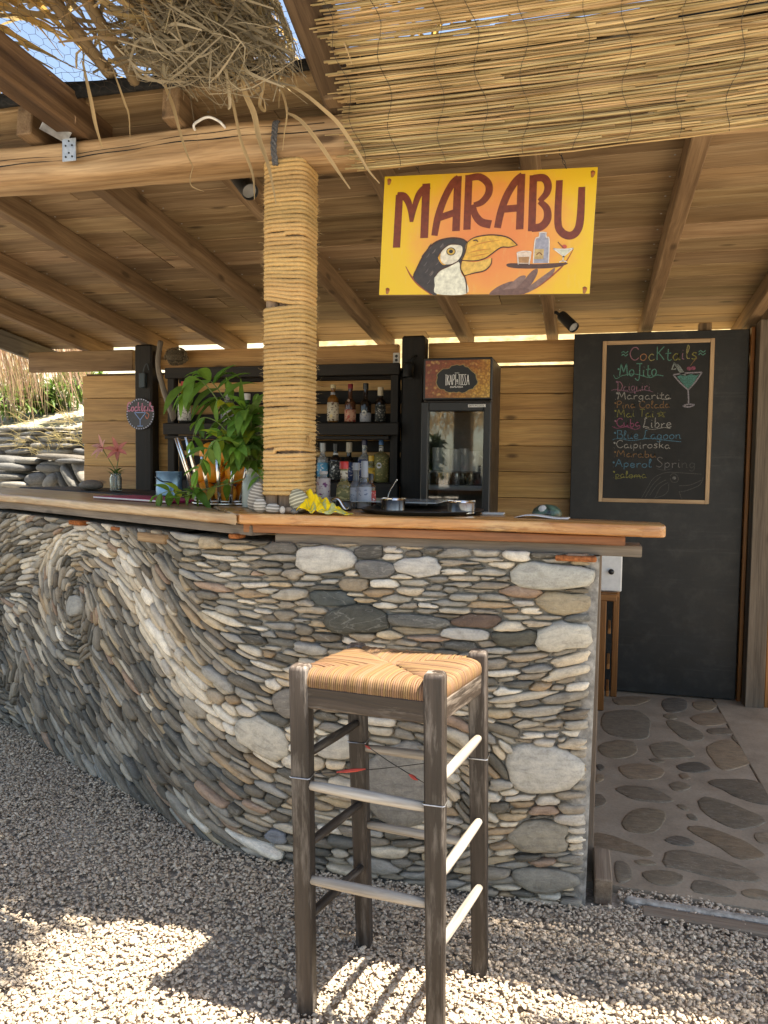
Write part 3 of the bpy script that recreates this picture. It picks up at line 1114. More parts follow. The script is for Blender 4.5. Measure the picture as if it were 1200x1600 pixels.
BIG = [  # x, y, half width, half height, slope, colour
    (507, 873, 47, 21, 2, (.50, .48, .43)), (655, 886, 37, 17, 3, (.50, .48, .44)), (587, 890, 31, 15, 2, (.17, .165, .155)), (577, 863, 26, 11, 0, (.10, .095, .085)),
    (560, 968, 51, 22, 0, (.085, .082, .066)), (518, 935, 38, 13, 2, (.085, .095, .092)), (860, 900, 67, 22, 3, (.42, .41, .36)), (882, 942, 44, 21, 2, (.34, .28, .19)),
    (882, 992, 43, 25, -8, (.50, .47, .40)), (803, 995, 36, 13, 0, (.10, .095, .075)), (748, 970, 44, 12, 2, (.15, .10, .075)), (847, 1200, 62, 37, 0, (.50, .475, .42)),
    (850, 1305, 52, 28, 0, (.30, .265, .205)), (851, 1372, 50, 22, 0, (.26, .24, .20)), (625, 1222, 52, 66, 0, (.25, .235, .21)), (412, 1150, 44, 27, 28, (.52, .48, .40)),
    (462, 1097, 38, 23, 2, (.21, .19, .165)), (530, 1166, 37, 20, -3, (.50, .47, .41)), (121, 945, 11, 16, 0, (.36, .35, .32)), (654, 970, 50, 12, 4, (.14, .135, .12)),
    (727, 990, 39, 10, 4, (.46, .43, .38)), (556, 913, 27, 11, 0, (.30, .24, .17)), (433, 1305, 20, 12, 2, (.24, .25, .27)), (440, 857, 26, 11, 0, (.14, .13, .115)),
    (648, 985, 38, 8, 2, (.36, .29, .2)), (745, 963, 10, 5, 0, (.2, .12, .1)),
]
RES = .005
UMAX, ZMAX = WALL_LEN - .12, 1.062
NU, NZ = int(UMAX / RES), int(ZMAX / RES)
sR = random.Random(21)
seeds = []      # u, z, ang, a, b, tone, colour, fixed
cover = np.zeros((NU, NZ), bool)


def mark(sd, k):
    u, z, th, a, bq = sd[:5]
    R_ = max(a, bq) * k
    i0, i1 = max(0, int((-u - R_) / RES)), min(NU, int((-u + R_) / RES) + 1)
    j0, j1 = max(0, int((z - R_) / RES)), min(NZ, int((z + R_) / RES) + 1)
    if i1 <= i0 or j1 <= j0:
        return None
    U, Z = np.meshgrid(-(np.arange(i0, i1) + .5) * RES - u, (np.arange(j0, j1) + .5) * RES - z, indexing='ij')
    c, s_ = math.cos(th), math.sin(th)
    p, q = (U * c + Z * s_) / a, (-U * s_ + Z * c) / bq
    return i0, i1, j0, j1, p, q


for (x, y, hw, hh, dg, colr) in BIG:
    u, z = wall_hit(x, y)
    th = wall_dir(x, y, dg)
    a = abs(wall_hit(x + hw, y)[0] - wall_hit(x - hw, y)[0]) / 2
    bb = abs(wall_hit(x, y + hh)[1] - wall_hit(x, y - hh)[1]) / 2
    sd = [u, z, th, a * .92, bb * .92, .5, colr, True]
    seeds.append(sd)
    m_ = mark(sd, 1.5)
    if m_:
        i0, i1, j0, j1, p, q = m_
        cover[i0:i1, j0:j1] |= (np.abs(p) ** 3 + np.abs(q) ** 3) < 1.18 ** 3
cand = [(i, j) for i in range(0, NU, 2) for j in range(0, NZ, 2)]
sR.shuffle(cand)
for (i, j) in cand:
    if cover[i, j]:
        continue
    u, z = -(i + .5) * RES, (j + .5) * RES
    th, tn, a, bb = field(u, z)
    a *= math.exp(sR.gauss(0, .30)) * (.90 if u > -1.15 else 1.3)
    bb *= math.exp(sR.gauss(0, .24)) * .88
    a = max(a, bb * 1.15)
    sd = [u, z, th + sR.gauss(0, .07), a, bb, tn, None, False]
    m_ = mark(sd, 1.75)
    i0, i1, j0, j1, p, q = m_
    cover[i0:i1, j0:j1] |= (p ** 2 + q ** 2) < 1.5 ** 2
    seeds.append(sd)
best = None
for it in range(9):
    best = np.full((NU, NZ), 9e9, np.float32)
    own = np.full((NU, NZ), -1, np.int32)
    for k, sd in enumerate(seeds):
        m_ = mark(sd, 3.0 if not sd[7] else 1.7)
        if m_ is None:
            continue
        i0, i1, j0, j1, p, q = m_
        e = 3.0 if sd[7] else 2.4
        d = (np.abs(p) ** e + np.abs(q) ** e) ** (1 / e)
        bs = best[i0:i1, j0:j1]
        msk = d < bs
        bs[msk] = d[msk]
        own[i0:i1, j0:j1][msk] = k
    if it == 8:
        break
    II, JJ = np.nonzero(own >= 0)
    kk = own[II, JJ]
    cnt = np.bincount(kk, minlength=len(seeds)).astype(float) + 1e-9
    mu = np.bincount(kk, weights=-(II + .5) * RES, minlength=len(seeds)) / cnt
    mz = np.bincount(kk, weights=(JJ + .5) * RES, minlength=len(seeds)) / cnt
    for k, sd in enumerate(seeds):
        if not sd[7] and cnt[k] > 1:
            sd[0], sd[1] = mu[k], mz[k]
            th, tn, a, bb = field(sd[0], sd[1])
            sd[2] = .5 * math.atan2(math.sin(2 * sd[2]) + math.sin(2 * th), math.cos(2 * sd[2]) + math.cos(2 * th))
            sd[5] = tn
DARK = [(.112, .105, .09), (.142, .132, .112), (.17, .153, .126), (.128, .117, .096), (.186, .166, .135), (.122, .122, .112), (.158, .135, .107)]
MIDS = [(.31, .29, .25), (.345, .322, .277), (.305, .268, .218), (.25, .232, .2), (.375, .34, .283), (.31, .30, .275), (.275, .242, .197)]
TANS = [(.41, .325, .22), (.35, .26, .17), (.44, .36, .25), (.39, .325, .245), (.33, .235, .175)]
PALE = [(.53, .49, .415), (.61, .57, .495), (.52, .45, .35), (.66, .625, .55), (.49, .455, .4), (.58, .52, .42)]



def stone_col(t):
    t = t + sR.gauss(0, .10)
    r = sR.random()
    if t > .66:
        c = tuple(x * 1.08 for x in sR.choice(PALE)) if r < .93 else sR.choice(TANS)
    elif t > .48:
        c = sR.choice(PALE) if r < .42 else sR.choice(TANS) if r < .62 else sR.choice(MIDS)
    elif t > .34:
        c = sR.choice(PALE) if r < .10 else sR.choice(TANS) if r < .25 else sR.choice(MIDS) if r < .72 else sR.choice(DARK)
    else:
        c = sR.choice(TANS) if r < .07 else sR.choice(MIDS) if r < .36 else sR.choice(DARK)
    k = sR.uniform(.85, 1.2)
    return (c[0] * k * 1.05, c[1] * k * 1.02, c[2] * k * .98)


NB = 18
stones = []
II, JJ = np.nonzero(own >= 0)
kk = own[II, JJ]
order = np.argsort(kk, kind='stable')
II, JJ, kk = II[order], JJ[order], kk[order]
starts = np.searchsorted(kk, np.arange(len(seeds) + 1))
for k, sd in enumerate(seeds):
    a0, a1 = starts[k], starts[k + 1]
    if a1 - a0 < 10:
        continue
    u, z, th, a, bb, tn, colr, fix = sd
    U, Z = -(II[a0:a1] + .5) * RES - u, (JJ[a0:a1] + .5) * RES - z
    c, s_ = math.cos(th), math.sin(th)
    p, q = (U * c + Z * s_) / a, (-U * s_ + Z * c) / bb
    rr = np.hypot(p, q)
    bi = ((np.arctan2(q, p) / (2 * math.pi)) % 1 * NB).astype(int) % NB
    rb = np.zeros(NB)
    np.maximum.at(rb, bi, rr)
    md = np.median(rb[rb > 0])
    rb = np.where(rb > 0, np.minimum(rb, md * 1.45), np.nan)
    for n_ in range(NB):
        if np.isnan(rb[n_]):
            pv = [rb[(n_ + d) % NB] for d in (-2, -1, 1, 2) if not np.isnan(rb[(n_ + d) % NB])]
            rb[n_] = np.mean(pv) if pv else md
    sm_ = .25 * np.roll(rb, 1) + .5 * rb + .25 * np.roll(rb, -1)
    rb = .35 * rb + .65 * sm_
    ph_ = sR.uniform(0, 6.28)
    rb = rb * (1 + .035 * np.sin(2 * np.pi * np.arange(NB) / NB * 3 + ph_) + np.array([sR.gauss(0, .016) for _ in range(NB)]))
    pts = []
    for n_ in range(NB):
        A = 2 * math.pi * (n_ + .5) / NB
        ex, ey = a * rb[n_] * math.cos(A), bb * rb[n_] * math.sin(A)
        L = math.hypot(ex, ey)
        f_ = max(.55, (L - .0008) / L) * .995
        pts.append((ex * f_, ey * f_))
    stones.append((sd, pts, c, s_))


def stone_geo(b, sd, pts, c, s_):
    u, z, th, a, bb, tn, colr, fix = sd
    o, ax, an = wall_frame(-u, z)
    az = V(0, 0, 1)
    la, lb = ax * c + az * s_, -ax * s_ + az * c
    tilt, roll_ = sR.gauss(0, .07), sR.gauss(.10 if u < -1.1 else .03, .09)
    n2 = unit(an + la * tilt + lb * roll_)
    la2 = unit(la - n2 * (la @ n2))
    lb2 = np.cross(n2, la2)
    h = min(.034, bb * sR.uniform(.95, 1.25) + .004)
    if fix:
        h = min(.030, bb * .55)
    o = o + an * (sR.uniform(-.009, .006) + (.004 if fix else 0))
    b.pillow(pts, o, la2, lb2, n2, h, .025, colr or stone_col(tn), rings=((1, -.12), (.985, .34), (.925, .72), (.74, .95)) if not fix else ((1, -.2), (.985, .45), (.93, .78), (.74, .97)))


def scr_area(sd, pts, c, s_):
    o, ax, an = wall_frame(-sd[0], sd[1])
    q = [proj(o + (ax * c + V(0, 0, 1) * s_) * p[0] + (-ax * s_ + V(0, 0, 1) * c) * p[1]) for p in pts]
    A = sum(q[i][0] * q[i - 1][1] - q[i - 1][0] * q[i][1] for i in range(len(q)))
    ce = np.mean(q, 0)
    return abs(A) / 2 if -20 < ce[0] < 1220 else 0


stones.sort(key=lambda t: -scr_area(*t))
print('stones', len(stones))
rest = MB()
for k, t in enumerate(stones):
    if k < 300:
        b = MB()
        stone_geo(b, *t)
        b.build('stone', M['stone'], counter, smooth=True)
    else:
        stone_geo(rest, *t)
rest.build('stone_facing', M['stone'], counter, smooth=True, kind='stuff')

# mortar bed behind the stones, with a rough surface
b = MB()
ns, nz = 150, 40
vs, F = [], []
for i in range(ns):
    s_ = WALL_LEN * i / (ns - 1)
    for j in range(nz):
        z = -.03 + 1.085 * j / (nz - 1)
        o_, ax, an = wall_frame(s_, z)
        vs.append(o_ - an * (.005 + .004 * math.sin(s_ * 90 + z * 70) * math.sin(z * 110)))
for i in range(ns - 1):
    for j in range(nz - 1):
        F.append((i * nz + j, i * nz + j + 1, (i + 1) * nz + j + 1, (i + 1) * nz + j))
F = [f[::-1] for f in F]
top0 = len(vs)
for i in range(ns):
    s_ = WALL_LEN * i / (ns - 1)
    o_, ax, an = wall_frame(s_, 0)
    bk = o_ - an * .24
    if s_ < 1.4:
        bk = V(o_[0] - (.0 if s_ < .9 else .25 * (s_ - .9)), 2.53, 0)
    vs.append(V(bk[0], bk[1], 1.055))
    vs.append(V(bk[0], bk[1], -.03))
for i in range(ns - 1):
    a_, c_ = i * nz + nz - 1, (i + 1) * nz + nz - 1
    F.append((a_, top0 + 2 * i, top0 + 2 * i + 2, c_))
    F.append((top0 + 2 * i, top0 + 2 * i + 1, top0 + 2 * i + 3, top0 + 2 * i + 2))
b.add(vs, F)
b.build('mortar_core', M['mortar'], counter)

# rough cement edge at the right-hand end
b = MB()
nz, prof = 46, 9
vs, F = [], []
for j in range(nz):
    z = -.02 + 1.072 * j / (nz - 1)
    wv = .007 * math.sin(z * 14) + .005 * math.sin(z * 33 + 1) + .003 * math.sin(z * 71)
    lean = .012 * (z - .5)
    xr = .046 + lean
    xl = -.010 + lean * .8 + wv * 1.6
    row = [(xl - .02, 2.304), (xl, 2.292 + wv * .3), (xl + .012, 2.280), ((xl + xr) / 2, 2.276 + wv * .4), (xr - .008, 2.279), (xr, 2.287), (xr + .001, 2.40), (xr, 2.54), (xl, 2.545)]
    for x, y in row:
        vs.append((x, y + .0015 * math.sin(z * 160 + x * 300), z))
for j in range(nz - 1):
    for k in range(prof - 1):
        F.append((j * prof + k, j * prof + k + 1, (j + 1) * prof + k + 1, (j + 1) * prof + k))
b.add(vs, F)
b.build('cement_edge', M['cement'], counter, smooth=True)
b = MB()
b.box((-.05, 2.50, 0), (.064, 2.535, 1.06), .003)
b.build('back_board', M['greybrown'], counter)

# bits of brick and wood wedged in the top course
for (x0, y0, x1, y1, mt, c) in ((868, 866, 932, 877, 'brickbit', (1, 1, 1)), (226, 830, 268, 850, 'greybrown', (1.5, 1.25, .9)), (118, 812, 136, 821, 'brickbit', (1.1, 1, .8)), (184, 822, 196, 829, 'brickbit', (1, 1, 1)), (366, 833, 380, 841, 'brickbit', (1.1, 1.1, 1))):
    M.setdefault('brickbit', m_plain('rusty_brick', (.34, .12, .045), .9, var=.3, sc=90, bump=.8, spec=.15))
    ua, za = wall_hit(x0, y0)
    ub, zb_ = wall_hit(x1, y1)
    o_, ax, an = wall_frame(-(ua + ub) / 2, (za + zb_) / 2)
    b = MB()
    R = np.stack([ax, an * -1, V(0, 0, 1)], 1)
    b.obox(o_ + an * .008, (abs(ub - ua) / 2, .024, abs(za - zb_) / 2), R, .004, c)
    b.build('brick_chip', M[mt], counter)


# ------------------------------------------------------------------ wooden counter top
def slab(b, out, z0, z1, ax, rnd=.008, col=(1, 1, 1)):
    """thick plank from a plan outline, edges rounded; grain along ax"""
    P = np.array(out, float)
    n = len(P)
    if sum(P[i][0] * P[(i + 1) % n][1] - P[(i + 1) % n][0] * P[i][1] for i in range(n)) < 0:
        P = P[::-1]
    nr = np.zeros_like(P)
    for i in range(n):
        e = P[(i + 1) % n] - P[i - 1]
        nr[i] = unit(V(e[1], -e[0]))
    ax = unit(V(ax[0], ax[1]))
    ay = V(-ax[1], ax[0])
    lay = [(-rnd, z1), (-rnd * .3, z1 - rnd * .3), (0, z1 - rnd), (0, z0 + rnd), (-rnd * .3, z0 + rnd * .3), (-rnd, z0)]
    vs, gs = [], []
    for d, z in lay:
        for i in range(n):
            q = P[i] + nr[i] * d
            vs.append((q[0], q[1], z))
            gs.append((q @ ax + 3, q @ ay + 7, z + 2))
    F = [tuple(range(n))]
    m = len(lay)
    for k in range(m - 1):
        for i in range(n):
            i2 = (i + 1) % n
            F.append((k * n + i, (k + 1) * n + i, (k + 1) * n + i2, k * n + i2))
    F.append(tuple((m - 1) * n + i for i in range(n))[::-1])
    b.add(vs, F, gs, col)


ZT = 1.150


def wavy(p, q, n, amp, seed):
    r = random.Random(seed)
    ph = [r.uniform(0, 6) for _ in range(4)]
    p, q = V(p), V(q)
    d = q - p
    L = np.linalg.norm(d)
    nn = V(-d[1], d[0]) / L
    return [tuple(p + d * i / n + nn * amp * (math.sin(L * i / n * 6 + ph[0]) + .6 * math.sin(L * i / n * 15 + ph[1]) + .3 * math.sin(L * i / n * 40 + ph[2]))) for i in range(n + 1)]


b = MB()
fe = [V(x, y, 0) for x, y in ((-1.035, 2.205), (-.85, 2.222), (-.6, 2.243), (-.35, 2.255), (-.12, 2.250), (.06, 2.232), (.17, 2.220))]
out = [(p[0], p[1] + .003 * math.sin(p[0] * 22) + .002 * math.sin(p[0] * 51)) for p in catmull(fe, 8)] + [(.205, 2.222), (.224, 2.238), (.226, 2.29), (.222, 2.36), (.19, 2.385), (.0, 2.42), (-.2, 2.48), (-.32, 2.60), (-.40, 2.90), (-1.5, 2.90), (-1.30, 2.55), (-1.12, 2.30)]
slab(b, out, ZT - .034, ZT, (1, 0), .006)
top_r = b.build('counter_top', M['slab'], counter, angle=50)
# left slab follows the bent part of the counter
dl = unit(V(-2.63 + 1.16, 3.11 - 2.33))
nl = V(dl[1], -dl[0]) * -1 if V(dl[1], -dl[0])[1] > 0 else V(dl[1], -dl[0])
nl = V(-dl[1], dl[0])
if nl[1] > 0:
    nl = -nl
A0 = V(-1.045, 2.212)
A1 = A0 + dl * 2.75
b = MB()
out = wavy(A0, A1, 70, .006, 8) + [tuple(A1 - nl * .55), tuple(V(-1.47, 2.82)), tuple(V(-1.325, 2.56)), tuple(V(-1.14, 2.305))]
slab(b, out, ZT - .038, ZT - .002, dl, .008)
b.build('counter_top', M['slabpale'], counter, angle=50)
# planks under the tops
for (p, q, z0, z1, wd, mt, c) in ((V(-1.05, 2.266), V(.12, 2.270), 1.086, 1.113, .03, 'redwood', (1, 1, 1)), (V(-.95, 2.290), V(.168, 2.300), 1.052, 1.085, .035, 'greywood', (.7, .68, .66)), (A0 + dl * .0 - nl * .05, A1 - nl * .05, 1.076, 1.109, .05, 'greywood', (.85, .85, .9))):
    b = MB()
    d_ = unit(q - p)
    out = wavy(p, q, 24, .002, 5) + [tuple(q + V(-d_[1], d_[0]) * wd * 3), tuple(p + V(-d_[1], d_[0]) * wd * 3)]
    if d_[0] < 0:
        out = wavy(p, q, 24, .002, 5) + [tuple(q - nl * wd * 3), tuple(p - nl * wd * 3)]
    slab(b, out, z0, z1, d_, .004, c)
    b.build('under_plank', M[mt], counter, angle=50)


# ------------------------------------------------------------------ rope-wrapped post
M['rope'] = m_leafy('straw_rope', (.64, .43, .19), .12, .75, .3, 240)
M['fibre'] = m_leafy('rope_fibre', (.66, .49, .26), .3, .7, .2)
PX, PY = -.925, 2.345
RZ0, RZ1 = 1.205, 2.246
post = thing('rope_post', 'square timber post on the counter wrapped from top to bottom in straw rope', 'post', (PX, PY, ZT))
b = MB()
for (x0, x1, c) in ((-.062, -.022, (1.2, 1.1, 1.0)), (-.018, .062, (1.0, .92, .85))):
    b.box((PX + x0, PY - .058, ZT - .002), (PX + x1, PY + .058, 2.24), .006, c)
b.build('timber', M['greybrown'], post)
hw = .062
RD = .0073
per = []
for k in range(64):     # rounded square path
    A = 2 * math.pi * k / 64
    e = .42
    per.append((math.copysign(abs(math.cos(A)) ** e, math.cos(A)), math.copysign(abs(math.sin(A)) ** e, math.sin(A))))
per = np.array(per)
pl = np.concatenate([[0], np.cumsum(np.linalg.norm(np.diff(np.vstack([per, per[:1]]), axis=0), axis=1))])
turns = 79
GAPS = [(1.80, .024, math.radians(205)), (1.345, .009, math.radians(290)), (1.48, .003, math.radians(215)), (2.02, .003, math.radians(260))]
pts = []
NT_ = 96
for i in range(turns * NT_):
    f_ = (i % NT_) / NT_
    t = i / NT_
    q = f_ * pl[-1]
    x = np.interp(q, pl, np.append(per[:, 0], per[0, 0]))
    y = np.interp(q, pl, np.append(per[:, 1], per[0, 1]))
    A = 2 * math.pi * f_
    tt = t + .0
    z = RZ0 + (RZ1 - RZ0) * tt / turns
    z += .0011 * math.sin(tt * 1.9) * math.sin(A + tt * .6) + .0007 * math.sin(3 * A + tt * 2.3)
    for (zg, g, ag) in GAPS:
        if z > zg:
            lat = max(0, math.cos(A - ag)) ** 1.2
            z += g * lat * math.exp(-(z - zg) / .09)
        else:
            z -= .25 * g * max(0, math.cos(A - ag)) * math.exp(-(zg - z) / .04)
    bul = 1 + .012 * math.sin(tt * .9) + .006 * math.sin(tt * 3.1)
    hh = hw + RD * .85
    pts.append((PX + x * hh * bul, PY + y * hh * bul, z))
# three-strand rope: a lobed section that twists along the helix
P = np.array(pts)
T = np.gradient(P, axis=0)
T /= np.linalg.norm(T, axis=1)[:, None]
N0 = np.stack([P[:, 0] - PX, P[:, 1] - PY, np.zeros(len(P))], 1)
N0 /= np.linalg.norm(N0, axis=1)[:, None]
B0 = np.cross(T, N0)
seg = np.concatenate([[0], np.cumsum(np.linalg.norm(np.diff(P, axis=0), axis=1))])
ns = 9
ang = 2 * np.pi * np.arange(ns) / ns
rr = RD * (1 + .15 * np.cos(3 * (ang[None, :] + seg[:, None] * 2 * np.pi / .052)))
vs = P[:, None, :] + rr[:, :, None] * (np.cos(ang)[None, :, None] * N0[:, None, :] + np.sin(ang)[None, :, None] * B0[:, None, :])
m = len(P)
F = []
for i in range(m - 1):
    a = i * ns
    for k in range(ns):
        k2 = (k + 1) % ns
        F.append((a + k, a + ns + k, a + ns + k2, a + k2))
b = MB()
b.v = vs.reshape(-1, 3).tolist()
b.f = F
tone = .88 + .2 * np.sin(seg * 1.7) * .5 + NPR.uniform(-.05, .05, m) + .07 * np.sin(seg * .31)
b.g = np.stack([np.repeat(seg, ns), np.tile(np.cos(ang) * .02, m), np.tile(np.sin(ang) * .02, m)], 1).tolist()
b.c = np.repeat(np.stack([tone, tone * (.98 + .02 * np.sin(seg)), tone * .97], 1), ns, 0).tolist()
b.build('rope', M['rope'], post, smooth=True)
# stray fibres
b = MB()
for i in range(2600):
    k = NPR.randint(0, m)
    n_ = unit(N0[k] + NPR.normal(0, .55, 3))
    L = NPR.uniform(.006, .022) * (1.9 if NPR.rand() < .08 else 1)
    p0 = P[k] + N0[k] * RD * .8
    d2 = unit(n_ + NPR.normal(0, .7, 3))
    b.ribbon([p0, p0 + n_ * L * .5, p0 + n_ * L * .5 + d2 * L * .5], [.0006, .0005, .0002], unit(np.cross(n_, (.3, .2, 1))))
b.build('loose_fibres', M['fibre'], post, kind='stuff')
# frayed knot at the right edge
b = MB()
kp = V(PX + .074, PY - .03, atY(499, 683, 2.32)[2])
for i in range(40):
    d = unit(NPR.normal(0, 1, 3) + V(.5, -.3, -.2))
    b.tube([kp + NPR.normal(0, .006, 3), kp + d * .012, kp + d * NPR.uniform(.016, .03) + V(0, 0, -.006)], [.0012, .001, .0004], 4)
b.build('frayed_end', M['rope'], post)
# grey tie rope over the beam
tie = thing('tie_rope', 'short dark grey plaited rope tying the wrapped post to the log beam', 'rope', (PX, 2.25, 2.3))
b = MB()
c0 = atY(432, 192, 2.262)
pth = [V(c0[0], 2.30, c0[2] + .012), V(c0[0], 2.258, c0[2]), V(c0[0] - .001, 2.250, c0[2] - .03), V(c0[0] - .003, 2.247, c0[2] - .08), V(c0[0] - .003, 2.262, c0[2] - .125)]
cp = catmull(pth, 12)
for st in range(3):
    q = []
    for i, p in enumerate(cp):
        A = i * .55 + st * 2.094
        q.append(p + V(math.cos(A) * .0055, math.sin(A) * .003, 0))
    b.tube(q, .0052, 6)
M['greyrope'] = m_plain('grey_rope', (.10, .10, .105), .9, var=.3, sc=200)
b.build('plait', M['greyrope'], tie, smooth=True)


# ------------------------------------------------------------------ shelf unit on the back wall
YS = 4.56       # shelf front
shelf = thing('bar_shelf', 'black stained timber bottle shelf on the board wall behind the bar', 'shelf', (-1.8, 4.7, 1.0))


def pxX(px, py, Y):
    return atY(px, py, Y)[0]


SX0, SX1 = pxX(257, 600, YS), pxX(624, 600, YS)


def zat(px, py, Y):
    return atY(px, py, Y)[2]


def shelf_part(name, x0, x1, za, zb, y0, y1, c=(1, 1, 1)):
    b = MB()
    b.box((x0, y0, za), (x1, y1, zb), .004, c)
    return b.build(name, M['blackwood'], shelf)


shelf_part('shelf_board', SX0, SX1, zat(560, 586, YS), zat(560, 568, YS), YS, YS + .028, (1.5, 1.4, 1.3))
shelf_part('shelf_board', SX0, SX1, zat(560, 586, YS) + .012, zat(560, 586, YS) + .034, YS + .03, YW - .002)
ZS1 = zat(560, 661, YS + .06)
shelf_part('shelf_board', SX0, SX1 + .005, ZS1 - .022, ZS1, YS + .001, YW - .002)
shelf_part('shelf_rail', SX0, SX1 + .004, zat(560, 679, YS) - .004, ZS1 - .004, YS - .024, YS - .001, (1.45, 1.35, 1.25))
shelf_part('shelf_rail', SX0, SX1 - .06, zat(560, 684, YS) - .012, zat(560, 680, YS) - .004, YS - .005, YS + .03, (1.2, 1.1, 1))
ZS2 = zat(560, 753, YS + .06)
shelf_part('shelf_board', SX0, SX1, ZS2 - .022, ZS2, YS + .001, YW - .002)
shelf_part('shelf_rail', SX0, SX1 + .004, ZS2 - .16, ZS2 - .004, YS - .024, YS - .001, (1.2, 1.15, 1.1))
for (ya, yb) in ((594, 587), (631, 610), (664, 646), (706, 689), (755, 714)):
    shelf_part('back_rail', SX0 + .01, SX1 - .01, zat(560, ya, YW - .03), zat(560, yb, YW - .03), YW - .026, YW - .004, (1.0, .95, .9))
for x in (SX1 - .062, SX0 + .002, -1.75):
    shelf_part('upright', x, x + .05, .9, zat(560, 586, YS) + .01, YS + .03, YS + .09, (1.1, 1.05, 1))

# ------------------------------------------------------------------ bottles
GL = {}
for nm, c in (('clear', (.93, .95, .94)), ('amber', (.30, .13, .03)), ('green', (.06, .16, .05)), ('dark', (.03, .02, .015)), ('yellow', (.62, .56, .25)), ('brown', (.12, .05, .025)), ('smoke', (.16, .17, .19))):
    t = NT('bottle_glass_' + nm)
    t.set(c, .05, Transmission_Weight=.75 if nm in ('clear', 'yellow') else .35, IOR=1.45, Specular_IOR_Level=.6)
    GL[nm] = t.m


def m_label(name, base, ink, sc=60, thr=.56):
    t = NT(name)
    g = t.attr('gc')
    n = t.noise(t.mapv(g, (1, 1, 1.6)), sc, 2, .5)
    c = t.mix(t.ramp(n, [(thr, (0, 0, 0)), (thr + .05, (1, 1, 1))]), base, ink)
    return t.set(t.mix(1.0, c, t.attr('col'), 'MULTIPLY'), .55)


LB = {
    'cream': m_label('cream_label', (.62, .56, .44), (.12, .07, .05)),
    'white': m_label('white_label', (.70, .69, .66), (.10, .09, .09)),
    'dark': m_label('dark_label', (.03, .035, .035), (.42, .42, .38), 75, .58),
    'red': m_label('red_label', (.45, .05, .04), (.75, .7, .65), 110, .6),
    'redcream': m_label('red_cream_label', (.55, .32, .22), (.40, .06, .05), 70, .52),
    'blue': m_label('blue_label', (.10, .38, .60), (.75, .8, .82), 60, .6),
    'navy': m_label('navy_label', (.03, .05, .14), (.6, .6, .62), 80, .6),
    'silver': m_label('silver_label', (.34, .36, .40), (.12, .14, .2), 80, .6),
    'pink': m_label('pink_purple_label', (.58, .50, .47), (.20, .05, .14), 55, .58),
    'yellow': m_label('yellow_label', (.62, .40, .06), (.1, .12, .05), 60, .6),
    'olive': m_label('green_gold_label', (.20, .19, .07), (.55, .45, .2), 60, .58),
}
CAPM = {}


def capm(c, metal=0.0):
    k = (c, metal)
    if k not in CAPM:
        CAPM[k] = m_plain('bottle_cap', c, .35, metal, var=.05)
    return CAPM[k]


def bottle(px, ytop, ybot, Y, wpx, glass, label, cat_label, cap=(.02, .02, .02), capfrac=.12, shoulder=.62, neck=.30, body_label=(.06, .5, 'cream'), neck_label=None, group=None, emblem=None, zbase=None, lean=0, slope=.14):
    """bottle whose outline spans ytop..ybot in the photograph at depth Y"""
    base = atY(px, ybot, Y)
    top = atY(px, ytop, Y)
    z0 = base[2] if zbase is None else zbase
    H_ = top[2] - z0
    r = .5 * np.linalg.norm(atY(px + wpx / 2, ybot, Y) - atY(px - wpx / 2, ybot, Y))
    X = base[0]
    t = thing('bottle', label, cat_label, (X, Y, z0), group)
    rn = r * neck
    hs = H_ * shoulder
    b = MB()
    prof = [(r * .85, 0), (r * .97, .003), (r, .009), (r, hs * .5), (r, hs - .004)]
    for k in range(1, 7):
        f_ = k / 6
        prof.append((r - (r - rn) * (f_ * f_ * (3 - 2 * f_)), hs + H_ * slope * f_))
    prof += [(rn, H_ * (1 - capfrac) - .003), (rn * 1.18, H_ * (1 - capfrac) - .002), (rn * 1.18, H_ * (1 - capfrac))]
    b.lathe(prof, (X, Y, z0), 18)
    b.build('glass', GL[glass], t, angle=50)
    b = MB()
    rc = rn * 1.22
    b.lathe([(rc, H_ * (1 - capfrac) - .0005), (rc, H_ - .002), (rc * .9, H_), (0, H_)], (X, Y, z0), 14)
    b.build('cap', capm(cap), t, angle=40)
    if body_label:
        a0, a1, nm = body_label
        b = MB()
        b.lathe([(r + .0006, H_ * a0), (r + .0006, H_ * a1)], (X, Y, z0), 18)
        lb = b.build('paper_label', LB[nm], t, smooth=True)
    if neck_label:
        a0, a1, nm = neck_label
        b = MB()
        b.lathe([(rn + .0006 + (r - rn) * .02, H_ * a0), (rn + .0006, H_ * a1)], (X, Y, z0), 14)
        b.build('neck_label', LB[nm], t, smooth=True)
    if emblem:
        zc, rad, c = emblem
        b = MB()
        R_ = r + .0014
        pts = []
        for k in range(16):
            A = 2 * math.pi * k / 16
            th = rad * math.cos(A) / R_ - math.atan2(X, Y) * 0
            pts.append((X + R_ * math.sin(th - .0), Y - R_ * math.cos(th), z0 + H_ * zc + rad * 1.15 * math.sin(A)))
        b.add(pts, [tuple(range(16))[::-1]], None, c)
        b.build('emblem', M['paper'], t)
    return t


